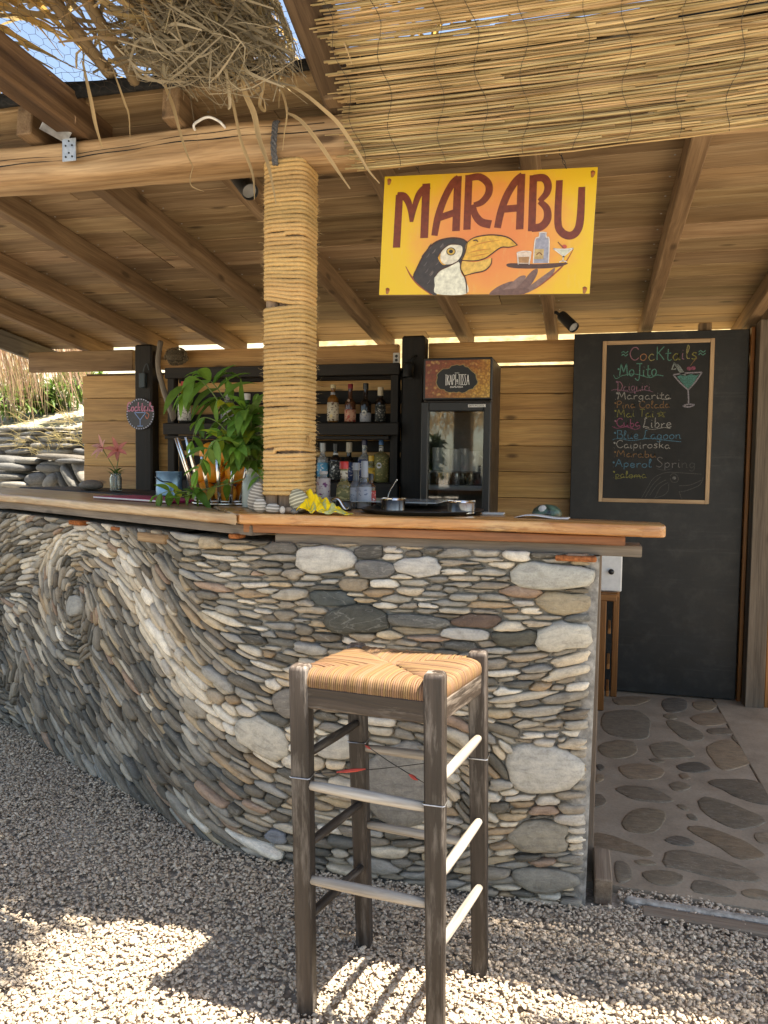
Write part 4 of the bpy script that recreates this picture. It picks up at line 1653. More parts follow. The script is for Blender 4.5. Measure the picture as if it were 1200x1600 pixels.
M['paper'] = m_plain('paper', (1, 1, 1), .6, var=.06)
GB = 'bottles on the back shelf'
YB = YS + .07
bottle(288, 596, 658, YB, 18, 'clear', 'clear bottle with red and white label standing left of the drooping plant', 'bottle', (.5, .05, .04), .14, .55, .42, (.02, .62, 'white'), (.52, .70, 'red'), GB)
bottle(356, 608, 660, YB, 20, 'clear', 'clear bottle with dark cap and silver label behind the plant', 'bottle', (.06, .03, .05), .15, .55, .36, (.10, .55, 'silver'), None, GB)
bottle(385, 615, 660, YB, 24, 'green', 'green glass bottle with silver cap half hidden by the green plant', 'bottle', (.6, .6, .6), .22, .55, .40, None, None, GB)
bottle(520, 601, 660, YB, 17, 'amber', 'bottle with pale gold cap and cream label, nearest the rope on the upper shelf', 'bottle', (.55, .45, .25), .10, .60, .40, (.03, .52, 'cream'), (.68, .80, 'silver'), GB, (.16, .010, (.75, .6, .3)))
bottle(547, 600, 660, YB, 17, 'brown', 'brown bottle with dark red cap and oval pink label', 'bottle', (.22, .02, .03), .13, .50, .38, (.02, .33, 'redcream'), None, GB, (.56, .008, (.3, .22, .18)))
bottle(571, 599, 660, YB, 17, 'dark', 'black bottle with black cap and tall pointed silver label', 'bottle', (.015, .015, .015), .14, .48, .40, (.01, .24, 'silver'), None, GB, (.24, .015, (.6, .6, .55)))
bottle(594, 605, 660, YB, 16, 'dark', 'dark bottle with beige cap and black label with white pattern', 'bottle', (.55, .47, .33), .24, .58, .45, (.02, .50, 'dark'), (.36, .38, 'white'), GB)
# lower row
bottle(504, 692, 754, YB, 17, 'clear', 'clear bottle with light grey cap and turquoise blue label', 'bottle', (.5, .5, .48), .2, .58, .42, (.15, .50, 'blue'), None, GB, (.32, .006, (.75, .8, .85)))
bottle(524, 693, 754, YB, 18, 'dark', 'dark bottle with black cap and black label bearing a white emblem', 'bottle', (.015, .015, .015), .16, .58, .40, (.08, .55, 'dark'), (.66, .76, 'white'), GB, (.40, .007, (.7, .7, .68)))
bottle(545, 691, 754, YB, 18, 'dark', 'dark bottle with tall tan cap behind the red-capped bottle', 'bottle', (.45, .38, .28), .25, .52, .42, (.05, .50, 'navy'), (.48, .52, 'white'), GB)
bottle(569, 687, 754, YB, 19, 'clear', 'clear bottle with dark navy cap and dark navy label', 'bottle', (.03, .03, .08), .13, .55, .38, (.08, .54, 'navy'), None, GB)
bottle(580, 712, 754, YB - .03, 13, 'yellow', 'small yellow bottle half hidden behind the dispensing bottles', 'bottle', (.7, .42, .03), .2, .6, .6, (.05, .55, 'yellow'), None, GB)
bottle(595, 687, 754, YB, 24, 'yellow', 'pale yellow vermouth-style bottle with blue cap and round white emblem', 'bottle', (.05, .15, .35), .12, .62, .26, (.02, .60, 'olive'), (.70, .84, 'white'), GB, (.40, .016, (.68, .68, .72)), slope=.12)
# front row on the back edge of the counter
FB = 'bottles on the counter by the rope post'
YF = 2.72
bottle(505, 736, 795, YF, 20, 'clear', 'squat bottle with pinkish white label at the foot of the rope post', 'bottle', (.55, .5, .46), .08, .76, .5, (.05, .80, 'pink'), None, FB, zbase=ZT, slope=.10)
bottle(537, 721, 795, YF, 22, 'yellow', 'yellow green sauce bottle with pointed red cap', 'bottle', (.55, .03, .02), .16, .46, .50, (.10, .42, 'olive'), (.62, .80, 'cream'), FB, zbase=ZT)
bottle(556, 723, 797, YF - .06, 18, 'smoke', 'slim grey bottle with blue white label, left of the grey shaker', 'bottle', (.28, .30, .33), .16, .50, .5, (.12, .46, 'silver'), None, FB, zbase=ZT)
bottle(569, 720, 797, YF - .08, 21, 'smoke', 'grey metallic bottle with long grey spout', 'bottle', (.26, .28, .31), .34, .50, .42, (.02, .46, 'silver'), None, FB, zbase=ZT, slope=.06)
bottle(579, 740, 797, YF + .03, 15, 'brown', 'dark red bottle just right of the grey metallic bottle', 'bottle', (.02, .02, .02), .2, .6, .45, (.10, .5, 'red'), None, FB, zbase=ZT)

# ------------------------------------------------------------------ beer fridge
fr0 = atY(662, 560, 4.2)
fx0, fx1 = pxX(660, 700, 4.2), pxX(767, 700, 4.2)
fz1 = fr0[2]
YFR, DF = 4.2, .42
M['fridge'] = m_plain('fridge_black', (.016, .017, .018), .38, .1, var=.15, sc=12)
M['fridgeside'] = m_plain('fridge_side_brown', (.035, .026, .02), .45, .1, var=.3, sc=9)
fridge = thing('beer_fridge', 'tall black glass-door drinks fridge with a lit-looking amber beer header', 'fridge', ((fx0 + fx1) / 2, YFR, 0))
fridge['label'] = 'tall black drinks fridge with glass door and amber beer header panel'
zh0 = zat(715, 625, YFR)       # bottom of the header
b = MB()
b.box((fx0, YFR + .02, .10), (fx0 + .018, YFR + DF, fz1), .004)
b.box((fx1 - .018, YFR + .02, .10), (fx1, YFR + DF, fz1), .004)
b.box((fx0 + .019, YFR + DF - .02, .10), (fx1 - .019, YFR + DF, fz1 - .001), .003)
b.box((fx0 + .019, YFR + .021, zh0 - .035), (fx1 - .019, YFR + DF - .021, zh0), .003)
b.box((fx0 + .019, YFR + .021, fz1 - .02), (fx1 - .019, YFR + DF - .021, fz1 - .001), .003)
b.box((fx0 + .019, YFR + .021, .10), (fx1 - .019, YFR + DF - .021, .14), .003)
b.build('cabinet', M['fridgeside'], fridge)
b = MB()
b.box((fx0, YFR - .004, zh0), (fx1, YFR + .018, fz1), .006)
b.build('header', M['fridge'], fridge)
# header picture: amber beer with drops; a flat print
t = NT('beer_print')
g = t.attr('gc')
mp = t.n('ShaderNodeSeparateXYZ')
t.l(g, mp.inputs[0])
drops = t.voro(t.mapv(g, (1, 1, 1)), 42, 'SMOOTH_F1')
dr2 = t.voro(g, 85)
mixv = t.math('ADD', t.math('MULTIPLY', mp.outputs[0], 2.2), t.math('MULTIPLY', mp.outputs[1], -2.0))
basec = t.ramp(t.math('ADD', mixv, t.math('MULTIPLY', t.noise(g, 14, 3), .5)), [(.05, (.22, .05, .025)), (.45, (.34, .12, .03)), (.8, (.52, .28, .05)), (1, (.62, .40, .09))])
c = t.mix(t.math('MULTIPLY', t.ramp(drops, [(.18, (1, 1, 1)), (.34, (0, 0, 0))]), .5), basec, (.72, .48, .16))
c = t.mix(t.math('MULTIPLY', t.ramp(dr2, [(.42, (0, 0, 0)), (.6, (1, 1, 1))]), .5), c, (.13, .04, .015))
M['beerprint'] = t.set(c, .3)
ix0, ix1 = fx0 + .012, fx1 - .012
iz0, iz1 = zh0 + .012, fz1 - .014
b = MB()
w_, h_ = ix1 - ix0, iz1 - iz0
b.prism([(0, 0), (w_, 0), (w_, h_), (0, h_)], (ix0, YFR - .0055, iz0), (1, 0, 0), (0, 0, 1), (0, -1, 0), -.001, .0008)
b.build('header_print', M['beerprint'], fridge)
rr_ = random.Random(4)
blob = []
for k in range(40):
    A = 2 * math.pi * k / 40
    e = 1 + rr_.uniform(-.07, .07) + .10 * math.cos(2 * A) + (.12 if abs(A - math.pi / 2) < .35 else 0)
    blob.append((w_ * .49 + .285 * w_ * e * math.cos(A), h_ * .48 + .38 * h_ * e * math.sin(A)))
for nm, sc_, off, mt, c in (('emblem_edge', 1.04, .0012, 'paper', (.30, .24, .10)), ('emblem', 1.0, .0018, 'blackmetal', (1, 1, 1))):
    b = MB()
    q = [((x - w_ * .49) * sc_ + w_ * .49, (y - h_ * .48) * sc_ + h_ * .48) for x, y in blob]
    b.prism(q, (ix0, YFR - .0055, iz0), (1, 0, 0), (0, 0, 1), (0, -1, 0), 0, off, c)
    b.build(nm, M[mt], fridge)

# ------------------------------------------------------------------ hand lettering: strokes as thin flat ribbons
G = {
    'A': (.62, [[(.02, 0), (.3, 1)], [(.3, 1), (.6, 0)], [(.12, .38), (.5, .38)]]),
    'B': (.6, [[(.1, 1), (.1, 0)], [(.05, 1), (.45, .92), (.42, .58), (.12, .53)], [(.12, .53), (.55, .42), (.5, .06), (.05, 0)]]),
    'C': (.66, [[(.62, .82), (.45, 1), (.2, .9), (.05, .5), (.2, .1), (.45, 0), (.65, .18)]]),
    'D': (.66, [[(.12, 1), (.12, 0)], [(.0, 1), (.4, .95), (.62, .55), (.45, .1), (.03, 0)]]),
    'E': (.5, [[(.45, 1), (.1, 1)], [(.1, 1), (.1, 0)], [(.1, 0), (.47, 0)], [(.1, .52), (.4, .52)]]),
    'I': (.3, [[(.15, 1), (.15, 0)], [(.02, 1), (.28, 1)], [(.02, 0), (.28, 0)]]),
    'J': (.6, [[(.1, 1), (.62, 1)], [(.4, 1), (.38, -.1), (.2, -.3), (.02, -.12)]]),
    'K': (.58, [[(.1, 1), (.1, 0)], [(.55, 1), (.1, .45)], [(.2, .55), (.58, 0)]]),
    'L': (.6, [[(.35, .95), (.2, 1), (.16, .5), (.05, .05), (.2, .12), (.55, .02)]]),
    'M': (.82, [[(.05, 0), (.15, 1)], [(.15, 1), (.4, .3)], [(.4, .3), (.64, 1)], [(.64, 1), (.76, 0)]]),
    'N': (.6, [[(.08, 0), (.08, 1)], [(.08, 1), (.52, 0)], [(.52, 0), (.52, 1)]]),
    'O': (.66, [[(.33, 1), (.07, .75), (.07, .25), (.33, 0), (.59, .25), (.59, .75), (.33, 1)]]),
    'P': (.58, [[(.12, 1), (.1, 0)], [(.03, .95), (.4, 1), (.55, .76), (.35, .5), (.12, .48)]]),
    'R': (.6, [[(.1, 1), (.1, 0)], [(.1, 1), (.45, .95), (.48, .6), (.1, .5)], [(.25, .5), (.56, 0)]]),
    'S': (.58, [[(.5, .88), (.3, 1), (.1, .82), (.3, .55), (.5, .28), (.3, 0), (.04, .12)]]),
    'T': (.5, [[(.25, 1), (.25, 0)], [(.02, 1), (.5, 1)]]),
    '$': (.5, [[(.46, 1), (.06, 1)], [(.06, 1), (.3, .5)], [(.3, .5), (.06, 0)], [(.06, 0), (.48, 0)]]),     # capital sigma
    '@': (.34, [[(.17, .55), (.04, .4), (.17, .25), (.30, .4), (.17, .55)], [(.05, .12), (.29, .12)]]),      # small raised omega
    'a': (.52, [[(.4, .42), (.22, .5), (.05, .25), (.18, 0), (.38, .15), (.42, .5)], [(.42, .5), (.42, .1), (.54, .03)]]),
    'b': (.5, [[(.1, 1), (.1, .02)], [(.1, .3), (.3, .5), (.45, .25), (.28, 0), (.1, .08)]]),
    'c': (.45, [[(.4, .42), (.22, .5), (.05, .25), (.2, 0), (.44, .1)]]),
    'd': (.52, [[(.4, .42), (.22, .5), (.05, .25), (.18, 0), (.4, .18)], [(.42, 1), (.42, .1), (.54, .02)]]),
    'e': (.46, [[(.06, .24), (.38, .3), (.3, .48), (.15, .48), (.05, .22), (.2, 0), (.44, .1)]]),
    'g': (.52, [[(.4, .42), (.2, .5), (.05, .25), (.2, 0), (.4, .2)], [(.42, .5), (.4, -.15), (.22, -.32), (.03, -.2)]]),
    'i': (.24, [[(.1, .5), (.1, .08), (.22, .02)], [(.1, .72), (.13, .75)]]),
    'k': (.48, [[(.08, 1), (.08, 0)], [(.4, .5), (.1, .24)], [(.18, .3), (.46, 0)]]),
    'l': (.3, [[(.05, .25), (.22, .8), (.14, 1), (.07, .6), (.1, .08), (.28, .04)]]),
    'm': (.8, [[(.06, .5), (.08, 0)], [(.08, .3), (.25, .5), (.36, .35), (.37, 0)], [(.37, .3), (.55, .5), (.66, .3), (.68, .06), (.78, .02)]]),
    'n': (.54, [[(.06, .5), (.08, 0)], [(.08, .3), (.28, .5), (.4, .35), (.41, .06), (.54, .02)]]),
    'o': (.5, [[(.25, .5), (.06, .36), (.08, .08), (.28, 0), (.44, .2), (.4, .42), (.25, .5)]]),
    'p': (.5, [[(.08, .5), (.08, -.32)], [(.08, .35), (.28, .5), (.44, .28), (.28, .02), (.08, .1)]]),
    'q': (.52, [[(.4, .42), (.2, .5), (.05, .25), (.2, 0), (.4, .2)], [(.42, .5), (.42, -.3), (.54, -.2)]]),
    'r': (.42, [[(.08, .5), (.1, 0)], [(.1, .3), (.25, .5), (.4, .46)]]),
    's': (.42, [[(.36, .45), (.2, .5), (.08, .38), (.2, .27), (.34, .15), (.22, 0), (.04, .06)]]),
    't': (.42, [[(.2, .9), (.18, .15), (.3, 0), (.42, .08)], [(.02, .55), (.4, .58)]]),
    'u': (.54, [[(.06, .5), (.08, .1), (.22, 0), (.38, .15), (.42, .5)], [(.42, .5), (.43, .08), (.54, .02)]]),
    '~': (.5, [[(.02, .62), (.14, .74), (.3, .6), (.46, .74)], [(.02, .40), (.14, .52), (.3, .38), (.46, .52)]]),
    ' ': (.32, []), '.': (.2, [[(.08, 0), (.1, .03)]]),
}


def text_w(s):
    return sum(G[c][0] for c in s) + .06 * (len(s) - 1)


def stroke(b, pts2, o, ax, ay, an, wid, off=.0006, col=(1, 1, 1), n=5):
    pts = [V(p[0], p[1], 0) for p in pts2]
    if len(pts) > 2:
        pts = catmull(pts, n)
    b.ribbon([V(o) + V(ax) * p[0] + V(ay) * p[1] for p in pts], wid, V(an), off, col)


def write(b, s, o, ax, ay, an, length, height, wid, cols=None, jit=0.0, off=.0006, slant=0.0, rnd=None):
    """one line of lettering fitted into length x height on the plane o, ax, ay"""
    rnd = rnd or random.Random(hash(len(s)) % 97)
    k = length / text_w(s)
    x = 0
    for i, ch in enumerate(s):
        w_, st = G[ch]
        c = (1, 1, 1) if cols is None else cols[i % len(cols)]
        jy, js = rnd.uniform(-1, 1) * jit, 1 + rnd.uniform(-1, 1) * jit
        for q in st:
            pts = [((x + p[0] + slant * p[1]) * k, (p[1] * js + jy) * height) for p in q]
            stroke(b, pts, o, ax, ay, an, wid, off, c)
        x += w_ + .06


XA, ZA, NA = V(1, 0, 0), V(0, 0, 1), V(0, -1, 0)
b = MB()
write(b, 'IKAPI@TI$$A', (ix0 + w_ * .315, YFR - .0078, iz0 + h_ * .34), XA, ZA, NA, w_ * .37, h_ * .27, .0024, off=.0006)
write(b, 'IKAPI@TI$$A', (ix0 + w_ * .39, YFR - .0078, iz0 + h_ * .265), XA, ZA, NA, w_ * .2, h_ * .04, .0013)
write(b, 'IKAPIA', (ix0 + w_ * .46, YFR - .0078, iz0 + h_ * .645), XA, ZA, NA, w_ * .07, h_ * .02, .0009)
b.build('lettering', M['paper'], fridge)
# door
zd1, zd0 = zh0 - .012, .12
b = MB()
fw = .036
b.box((fx0 - .004, YFR - .026, zd0), (fx0 + fw, YFR + .018, zd1), .005)
b.box((fx1 - fw - .004, YFR - .026, zd0), (fx1, YFR + .018, zd1), .005)
b.box((fx0 + fw + .001, YFR - .025, zd1 - .05), (fx1 - fw - .005, YFR + .017, zd1 - .001), .004)
b.box((fx0 + fw + .001, YFR - .025, zd0), (fx1 - fw - .005, YFR + .017, zd0 + .05), .004)
door_f = b.build('glass_door', M['fridge'], fridge)
t = NT('fridge_glass')
t.set((.92, .95, .95), .03, Transmission_Weight=.0, Specular_IOR_Level=.8)
gl_ = t.n('ShaderNodeBsdfGlossy')
gl_.inputs['Roughness'].default_value = .03
tp = t.n('ShaderNodeBsdfTransparent')
tp.inputs[0].default_value = (.95, .97, .97, 1)
mx = t.n('ShaderNodeMixShader')
fz = t.n('ShaderNodeFresnel')
fz.inputs[0].default_value = 1.9
t.l(fz.outputs[0], mx.inputs[0])
t.l(tp.outputs[0], mx.inputs[1])
t.l(gl_.outputs[0], mx.inputs[2])
t.l(mx.outputs[0], t.out.inputs[0])
M['pane'] = t.m
b = MB()
b.box((fx0 + fw + .0005, YFR - .004, zd0 + .05), (fx1 - fw - .0045, YFR + .001, zd1 - .05), .0005)
b.build('pane', M['pane'], door_f)
b = MB()
b.box((fx1 - .125, YFR - .0285, zd1 - .030), (fx1 - .030, YFR - .0255, zd1 - .014), .001)
pl_ = b.build('name_plate', M['white'], door_f)
b = MB()
write(b, 'INTERCOOL', (fx1 - .121, YFR - .0288, zd1 - .0265), XA, ZA, NA, .087, .009, .0016)
b.build('plate_lettering', M['blackmetal'], door_f)
b = MB()
b.box((fx0 + .0185, YFR + DF - .024, .15), (fx1 - .0185, YFR + DF - .0205, zh0 - .04), .001)
b.box((fx0 + .0185, YFR + .03, .15), (fx0 + .021, YFR + DF - .026, zh0 - .04), .001)
b.box((fx1 - .021, YFR + .03, .15), (fx1 - .0185, YFR + DF - .026, zh0 - .04), .001)
LINING = b
M['fridgein'] = m_plain('fridge_lining', (.22, .22, .22), .5, var=.1)
LINING.build('lining', M['fridgein'], fridge)
b = MB()
zsh = zat(715, 766, YFR + .1)
zs_up = zat(715, 737, YFR + .12)
b.box((fx0 + .022, YFR + .03, zsh), (fx1 - .022, YFR + DF - .03, zsh + .03), .003, (1.6, 1.6, 1.7))
b.build('fridge_shelf', M['fridgein'], fridge)
b = MB()
b.box((fx0 + .022, YFR + .03, zs_up - .004), (fx1 - .022, YFR + DF - .03, zs_up + .004), .002, (1.2, 1.2, 1.2))
b.build('fridge_shelf', M['fridgein'], fridge)
# glasses chilling on the upper shelf, cans and bottles on the lower
tg = NT('beer_mug_glass')
tg.set((.85, .88, .88), .08, Transmission_Weight=.35, Specular_IOR_Level=.8)
M['mug'] = tg.m
for k, (px, y, r, h) in enumerate(((684, 4.27, .036, .13), (700, 4.30, .034, .12), (712, 4.26, .033, .12), (726, 4.29, .036, .125), (741, 4.27, .034, .11))):
    x = pxX(px, 720, y)
    t = thing('beer_mug', ['glass beer mug nearest the left side of the fridge', 'glass beer mug second from the left in the fridge', 'glass beer mug in the middle of the fridge shelf', 'glass beer mug right of the middle in the fridge', 'short glass mug nearest the right side of the fridge'][k], 'beer mug', (x, y, zs_up + .0045), 'glasses in the fridge')
    b = MB()
    b.lathe([(r * .82, .0), (r * .86, .004), (r * .9, h * .5), (r, h), (r * .92, h), (r * .8, h * .5), (r * .75, .012), (0, .012)], (x, y, zs_up + .0045), 14)
    b.build('bowl', M['mug'], t, angle=45)
    b = MB()
    b.tube(catmull([V(x + r * .9, y - .004, zs_up + h * .82), V(x + r * 1.5, y - .01, zs_up + h * .7), V(x + r * 1.5, y - .01, zs_up + h * .35), V(x + r * .88, y - .004, zs_up + h * .22)], 4), .005, 6)
    b.build('handle', M['mug'], t, smooth=True)
for k, (px, c, nm) in enumerate(((686, (.50, .24, .10), 'copper coloured can left of the others on the lower fridge shelf'), (699, (.60, .36, .18), 'pale copper can second from the left on the lower fridge shelf'), (714, (.52, .55, .58), 'silver can in the middle of the lower fridge shelf'), (723, (.10, .10, .10), 'black can right of the silver can in the fridge'), (736, (.35, .33, .28), 'grey patterned can at the right of the lower fridge shelf'))):
    y = YFR + .10
    x = pxX(px, 755, y)
    t = thing('drink_can', nm, 'can', (x, y, zsh + .0305), 'cans in the fridge')
    b = MB()
    b.lathe([(.018, 0), (.021, .004), (.021, .085), (.018, .092)], (x, y, zsh + .0305), 14)
    b.build('can_body', m_plain('can_metal', c, .25, .7, var=.1, sc=60), t, angle=40)
    b = MB()
    b.lathe([(.0175, .0921), (.0165, .0925), (.016, .091), (0, .091)], (x, y, zsh + .0305), 14)
    b.build('can_lid', M['steel'], t)

# ------------------------------------------------------------------ lamps, socket


def spotlight(name, label, head, tail, r, mount):
    head, tail = V(head), V(tail)
    t = thing(name, label, 'spotlight', mount)
    ax = unit(head - tail)
    L = np.linalg.norm(head - tail)
    b = MB()
    b.lathe([(r * .55, 0), (r * .9, .008), (r, .02), (r, L), (r * .93, L + .001), (r * .9, L - .012), (0, L - .014)], tail, 22, ax)
    b.build('lamp_head', M['blackmetal'], t, angle=40)
    b = MB()
    b.lathe([(r * .86, L - .010), (0, L - .0095)], tail, 20, ax)
    b.build('lens', M['lens'], t)
    b = MB()
    b.tube([V(mount), V(mount) * .5 + tail * .5 + V(0, 0, .006), tail + ax * L * .3], [.009, .009, .008], 8)
    b.build('bracket', M['blackmetal'], t, smooth=True)
    return t


M['lens'] = m_plain('lamp_lens', (.35, .36, .36), .15, .3, var=.1)
h0, t0 = atY(391, 300, 2.52), atY(366, 268, 2.60)
s1 = spotlight('spotlight', 'dark spotlight under the ceiling beside the rope post', h0, t0, .030, t0 + V(-.02, .03, .06))
b = MB()
a = [atY(*p, 2.255) for p in ((303, 199), (312, 188), (326, 183), (340, 188), (349, 196))]
a = [V(a[0][0], 2.33, 2.345)] + a + [V(a[-1][0], 2.33, 2.345)]
b.tube(catmull(a, 6), .0042, 8)
tag(b.build('white_cable', M['white'], None, smooth=True), 'white cable looping over the top of the log beam', 'cable')
h0, t0 = atY(897, 512, 4.30), atY(876, 492, 4.38)
spotlight('spotlight', 'dark spotlight on a rafter end above the black board', h0, t0, .030, atY(862, 488, 4.38))
h0, t0 = atY(637, 590, 4.54), atY(639, 566, 4.55)
wl = spotlight('wall_lamp', 'black wall lamp hanging on the dark post left of the fridge', h0, t0, .032, atY(650, 556, 4.595))
wl['category'] = 'wall lamp'
p = atY(620, 560, YW - .03)
sk = thing('wall_socket', 'small white electric socket on the top wall board', 'socket', p)
b = MB()
b.box(p + V(-.022, -.012, -.032), p + V(.022, .0015, .034), .005)
b.build('plate', M['white'], sk)
for dz in (.012, -.012):
    b = MB()
    b.lathe([(.0095, 0), (.0095, .002), (.007, .0025), (0, .001)], p + V(0, -.0125, dz), 12, (0, -1, 0))
    b.build('outlet', M['blackplastic'], sk)
p = atY(225, 590, 4.615)
b = MB()
b.box(p + V(-.022, -.03, -.07), p + V(.022, .002, .03), .004)
b.tube(catmull([p + V(0, -.012, .03), p + V(.012, -.012, .07), p + V(.03, -.01, .09), p + V(.04, -.005, .05)], 5), .004, 6)
tag(b.build('junction_box', m_plain('teal_black_plastic', (.02, .035, .045), .4), None), 'small dark teal box with a cable high on the left black post', 'junction box')


# ------------------------------------------------------------------ black plywood door with a chalk menu
t = NT('black_board_paint')
g = t.attr('gc')
n1 = t.noise(t.mapv(g, (2, 1, 1)), 4, 6, .65)
n2 = t.noise(t.mapv(g, (2, 30, 30)), 3, 4, .6)
c = t.ramp(n1, [(.3, (.008, .0085, .0085)), (.55, (.014, .0145, .0145)), (.8, (.034, .034, .033))])
n3 = t.noise(g, 9, 6, .7)
c = t.mix(t.math('MULTIPLY', t.ramp(n3, [(.50, (0, 0, 0)), (.74, (1, 1, 1))]), .26), c, (.085, .082, .077))
n4 = t.noise(t.mapv(g, (26, 1, 2.5)), 1.0, 5, .7)
c = t.mix(t.math('MULTIPLY', t.ramp(n4, [(.58, (0, 0, 0)), (.72, (1, 1, 1))]), .22), c, (.10, .097, .092))
M['blackboard'] = t.set(c, t.rng(n1, .3, .7, .38, .62), t.bump(n2, .12, .003), Specular_IOR_Level=.35)
YD = 4.60
dl_, dr_ = atY(899, 520, YD), atY(1172, 515, YD)
door = thing('chalkboard_door', 'tall black painted door panel carrying the framed chalk cocktail menu', 'door', ((dl_[0] + dr_[0]) / 2, YD, .014))
b = MB()
b.box((dl_[0] - .005, YD, .022), (dr_[0] - .002, YD + .022, dr_[2] + .004), .003)
b.build('panel', M['blackboard'], door)

cL, cR = atY(942, 534, YD)[0], atY(1117, 530, YD)[0]
cT, cB = atY(1030, 531, YD)[2], atY(1030, 786, YD)[2]
fwid = .022
M['molding'] = m_wood('frame_molding', (.26, .15, .08), (.42, .28, .16), (.52, .38, .24), .6, .15, 0)
for (lo, hi) in (((cL, YD - .010, cB), (cL + fwid, YD - .001, cT)), ((cR - fwid, YD - .010, cB), (cR, YD - .001, cT)), ((cL + fwid + .0005, YD - .0095, cT - fwid), (cR - fwid - .0005, YD - .001, cT)), ((cL + fwid + .0005, YD - .0095, cB), (cR - fwid - .0005, YD - .001, cB + fwid))):
    b = MB()
    b.box(lo, hi, .002)
    b.build('frame_strip', M['molding'], door)
b = MB()
b.box((cL + fwid + .001, YD - .003, cB + fwid + .001), (cR - fwid - .001, YD - .0006, cT - fwid - .001), .0005)
t = NT('chalk_slate')
g = t.attr('gc')
n1 = t.noise(g, 5, 6, .7)
c = t.ramp(n1, [(.3, (.010, .0105, .0105)), (.8, (.024, .0245, .024))])
M['slate'] = t.set(c, .7, Specular_IOR_Level=.3)
slate = b.build('slate', M['slate'], door)
# chalk: patchy strokes
t = NT('chalk')
g = t.attr('gc')
n1 = t.noise(g, 260, 4, .75)
cc = t.mix(t.ramp(n1, [(.38, (.05, .05, .05)), (.66, (1, 1, 1))]), (.03, .03, .03), t.attr('col'))
M['chalk'] = t.set(cc, .9, Specular_IOR_Level=.1)
CO = {'pink': (.42, .20, .27), 'orange': (.50, .24, .13), 'yellow': (.42, .38, .16), 'teal': (.13, .36, .30), 'white': (.46, .45, .43), 'violet': (.30, .16, .24), 'brown': (.30, .17, .08),
      'olive': (.30, .29, .08), 'mag': (.40, .10, .22), 'blue': (.10, .26, .38), 'grey': (.24, .23, .23), 'faint': (.10, .10, .095)}


def bx(x, y):
    """the chalkboard as photographed (3.333 px per px, from 840,480) -> metres on the board"""
    return V((x - 362) / (918 - 362) * (cR - cL - 2 * fwid) + cL + fwid - (y - 190) / 815 * 0.0, 0, cT - fwid - (y - 190) / (1003 - 190) * (cT - cB - 2 * fwid))


def bshear(x, y):
    # the photographed board leans: its left edge runs from 362 at the top to 336 at the bottom, its right from 930 to 898
    f_ = (y - 190) / 813
    l_, r_ = 362 - 26 * f_, 930 - 32 * f_
    q = (x - l_) / (r_ - l_)
    return V(cL + fwid + q * (cR - cL - 2 * fwid), YD - .0032, cT - fwid - f_ * (cT - cB - 2 * fwid))


def chalk_line(s, x0, x1, ytop, ybase, cols, wid=.0052, jit=.05):
    o = bshear(x0, ybase)
    L = bshear(x1, ybase)[0] - o[0]
    H_ = bshear(x0, ytop)[2] - o[2]
    b = MB()
    wid = wid * .85
    cl = [CO[c] for c in cols]
    write(b, s, o, XA, ZA, NA, L, H_, wid, cl, jit, .0004, .0)
    return b.build('chalk_writing', M['chalk'], slate)


def chalk_path(pts, c, wid=.0045, name='chalk_drawing', n=5, build=True, b=None):
    bb_ = b or MB()
    q = [bshear(*p) for p in pts]
    o = V(0, YD - .0032, 0)
    stroke(bb_, [(p[0], p[2]) for p in q], o, XA, ZA, NA, wid, .0005, CO[c] if isinstance(c, str) else c, n)
    if build and b is None:
        bb_.build(name, M['chalk'], slate)
    return bb_


chalk_line('~CocKtails~', 442, 905, 208, 275, ['teal', 'pink', 'orange', 'yellow', 'teal', 'teal', 'olive', 'violet', 'yellow', 'olive', 'teal'], .0062)
chalk_line('.MoJito', 415, 640, 288, 355, ['teal'], .0066)
chalk_path([(400, 348), (415, 368), (450, 352), (520, 345), (600, 365), (640, 352), (676, 358)], 'teal', .004)
chalk_line('.Daiquiri', 405, 605, 385, 432, ['violet', 'pink'], .005)
chalk_path([(388, 430), (420, 425), (500, 440), (560, 428), (620, 440)], 'violet', .0035)
chalk_line('.Margarita', 405, 715, 438, 478, ['white'], .0048)
chalk_path([(640, 470), (690, 480), (718, 474)], 'white', .003)
chalk_line('.Pina Colada', 402, 710, 486, 523, ['brown'], .0055)
chalk_line('.Mai Tai', 402, 625, 530, 570, ['olive'], .0048)
chalk_path([(640, 552), (690, 545), (650, 570)], 'olive', .0035, n=1)
chalk_path([(650, 570), (662, 538), (682, 572)], 'olive', .0035, n=1)
chalk_path([(682, 572), (640, 552), (645, 552)], 'olive', .0035, n=1)
chalk_line('.Cuba', 400, 548, 580, 622, ['mag'], .0056)
chalk_line('Libre', 562, 720, 578, 628, ['white'], .0056)
chalk_path([(392, 620), (420, 630), (470, 622), (520, 636), (548, 626)], 'mag', .0035)
chalk_path([(575, 630), (620, 636), (680, 626), (715, 632)], 'white', .003)
chalk_line('.Blue Lagoon', 400, 772, 640, 685, ['blue'], .0052)
chalk_path([(395, 692), (430, 684), (500, 695), (600, 684), (700, 694), (772, 700)], 'blue', .0035)
chalk_line('.Caipiroska', 398, 712, 695, 735, ['white'], .0046)
chalk_line('.Marabu', 400, 636, 745, 782, ['brown'], .0056)
chalk_line('.Aperol', 392, 612, 792, 835, ['blue'], .0056)
chalk_line('Spring', 634, 850, 785, 835, ['grey', 'grey', 'grey', 'grey', 'faint', 'faint'], .0046)
chalk_path([(640, 842), (680, 850), (720, 842)], 'faint', .003)
chalk_line('.paloma', 395, 582, 856, 892, ['olive'], .0046)
chalk_path([(415, 900), (480, 888), (560, 884)], 'olive', .003)
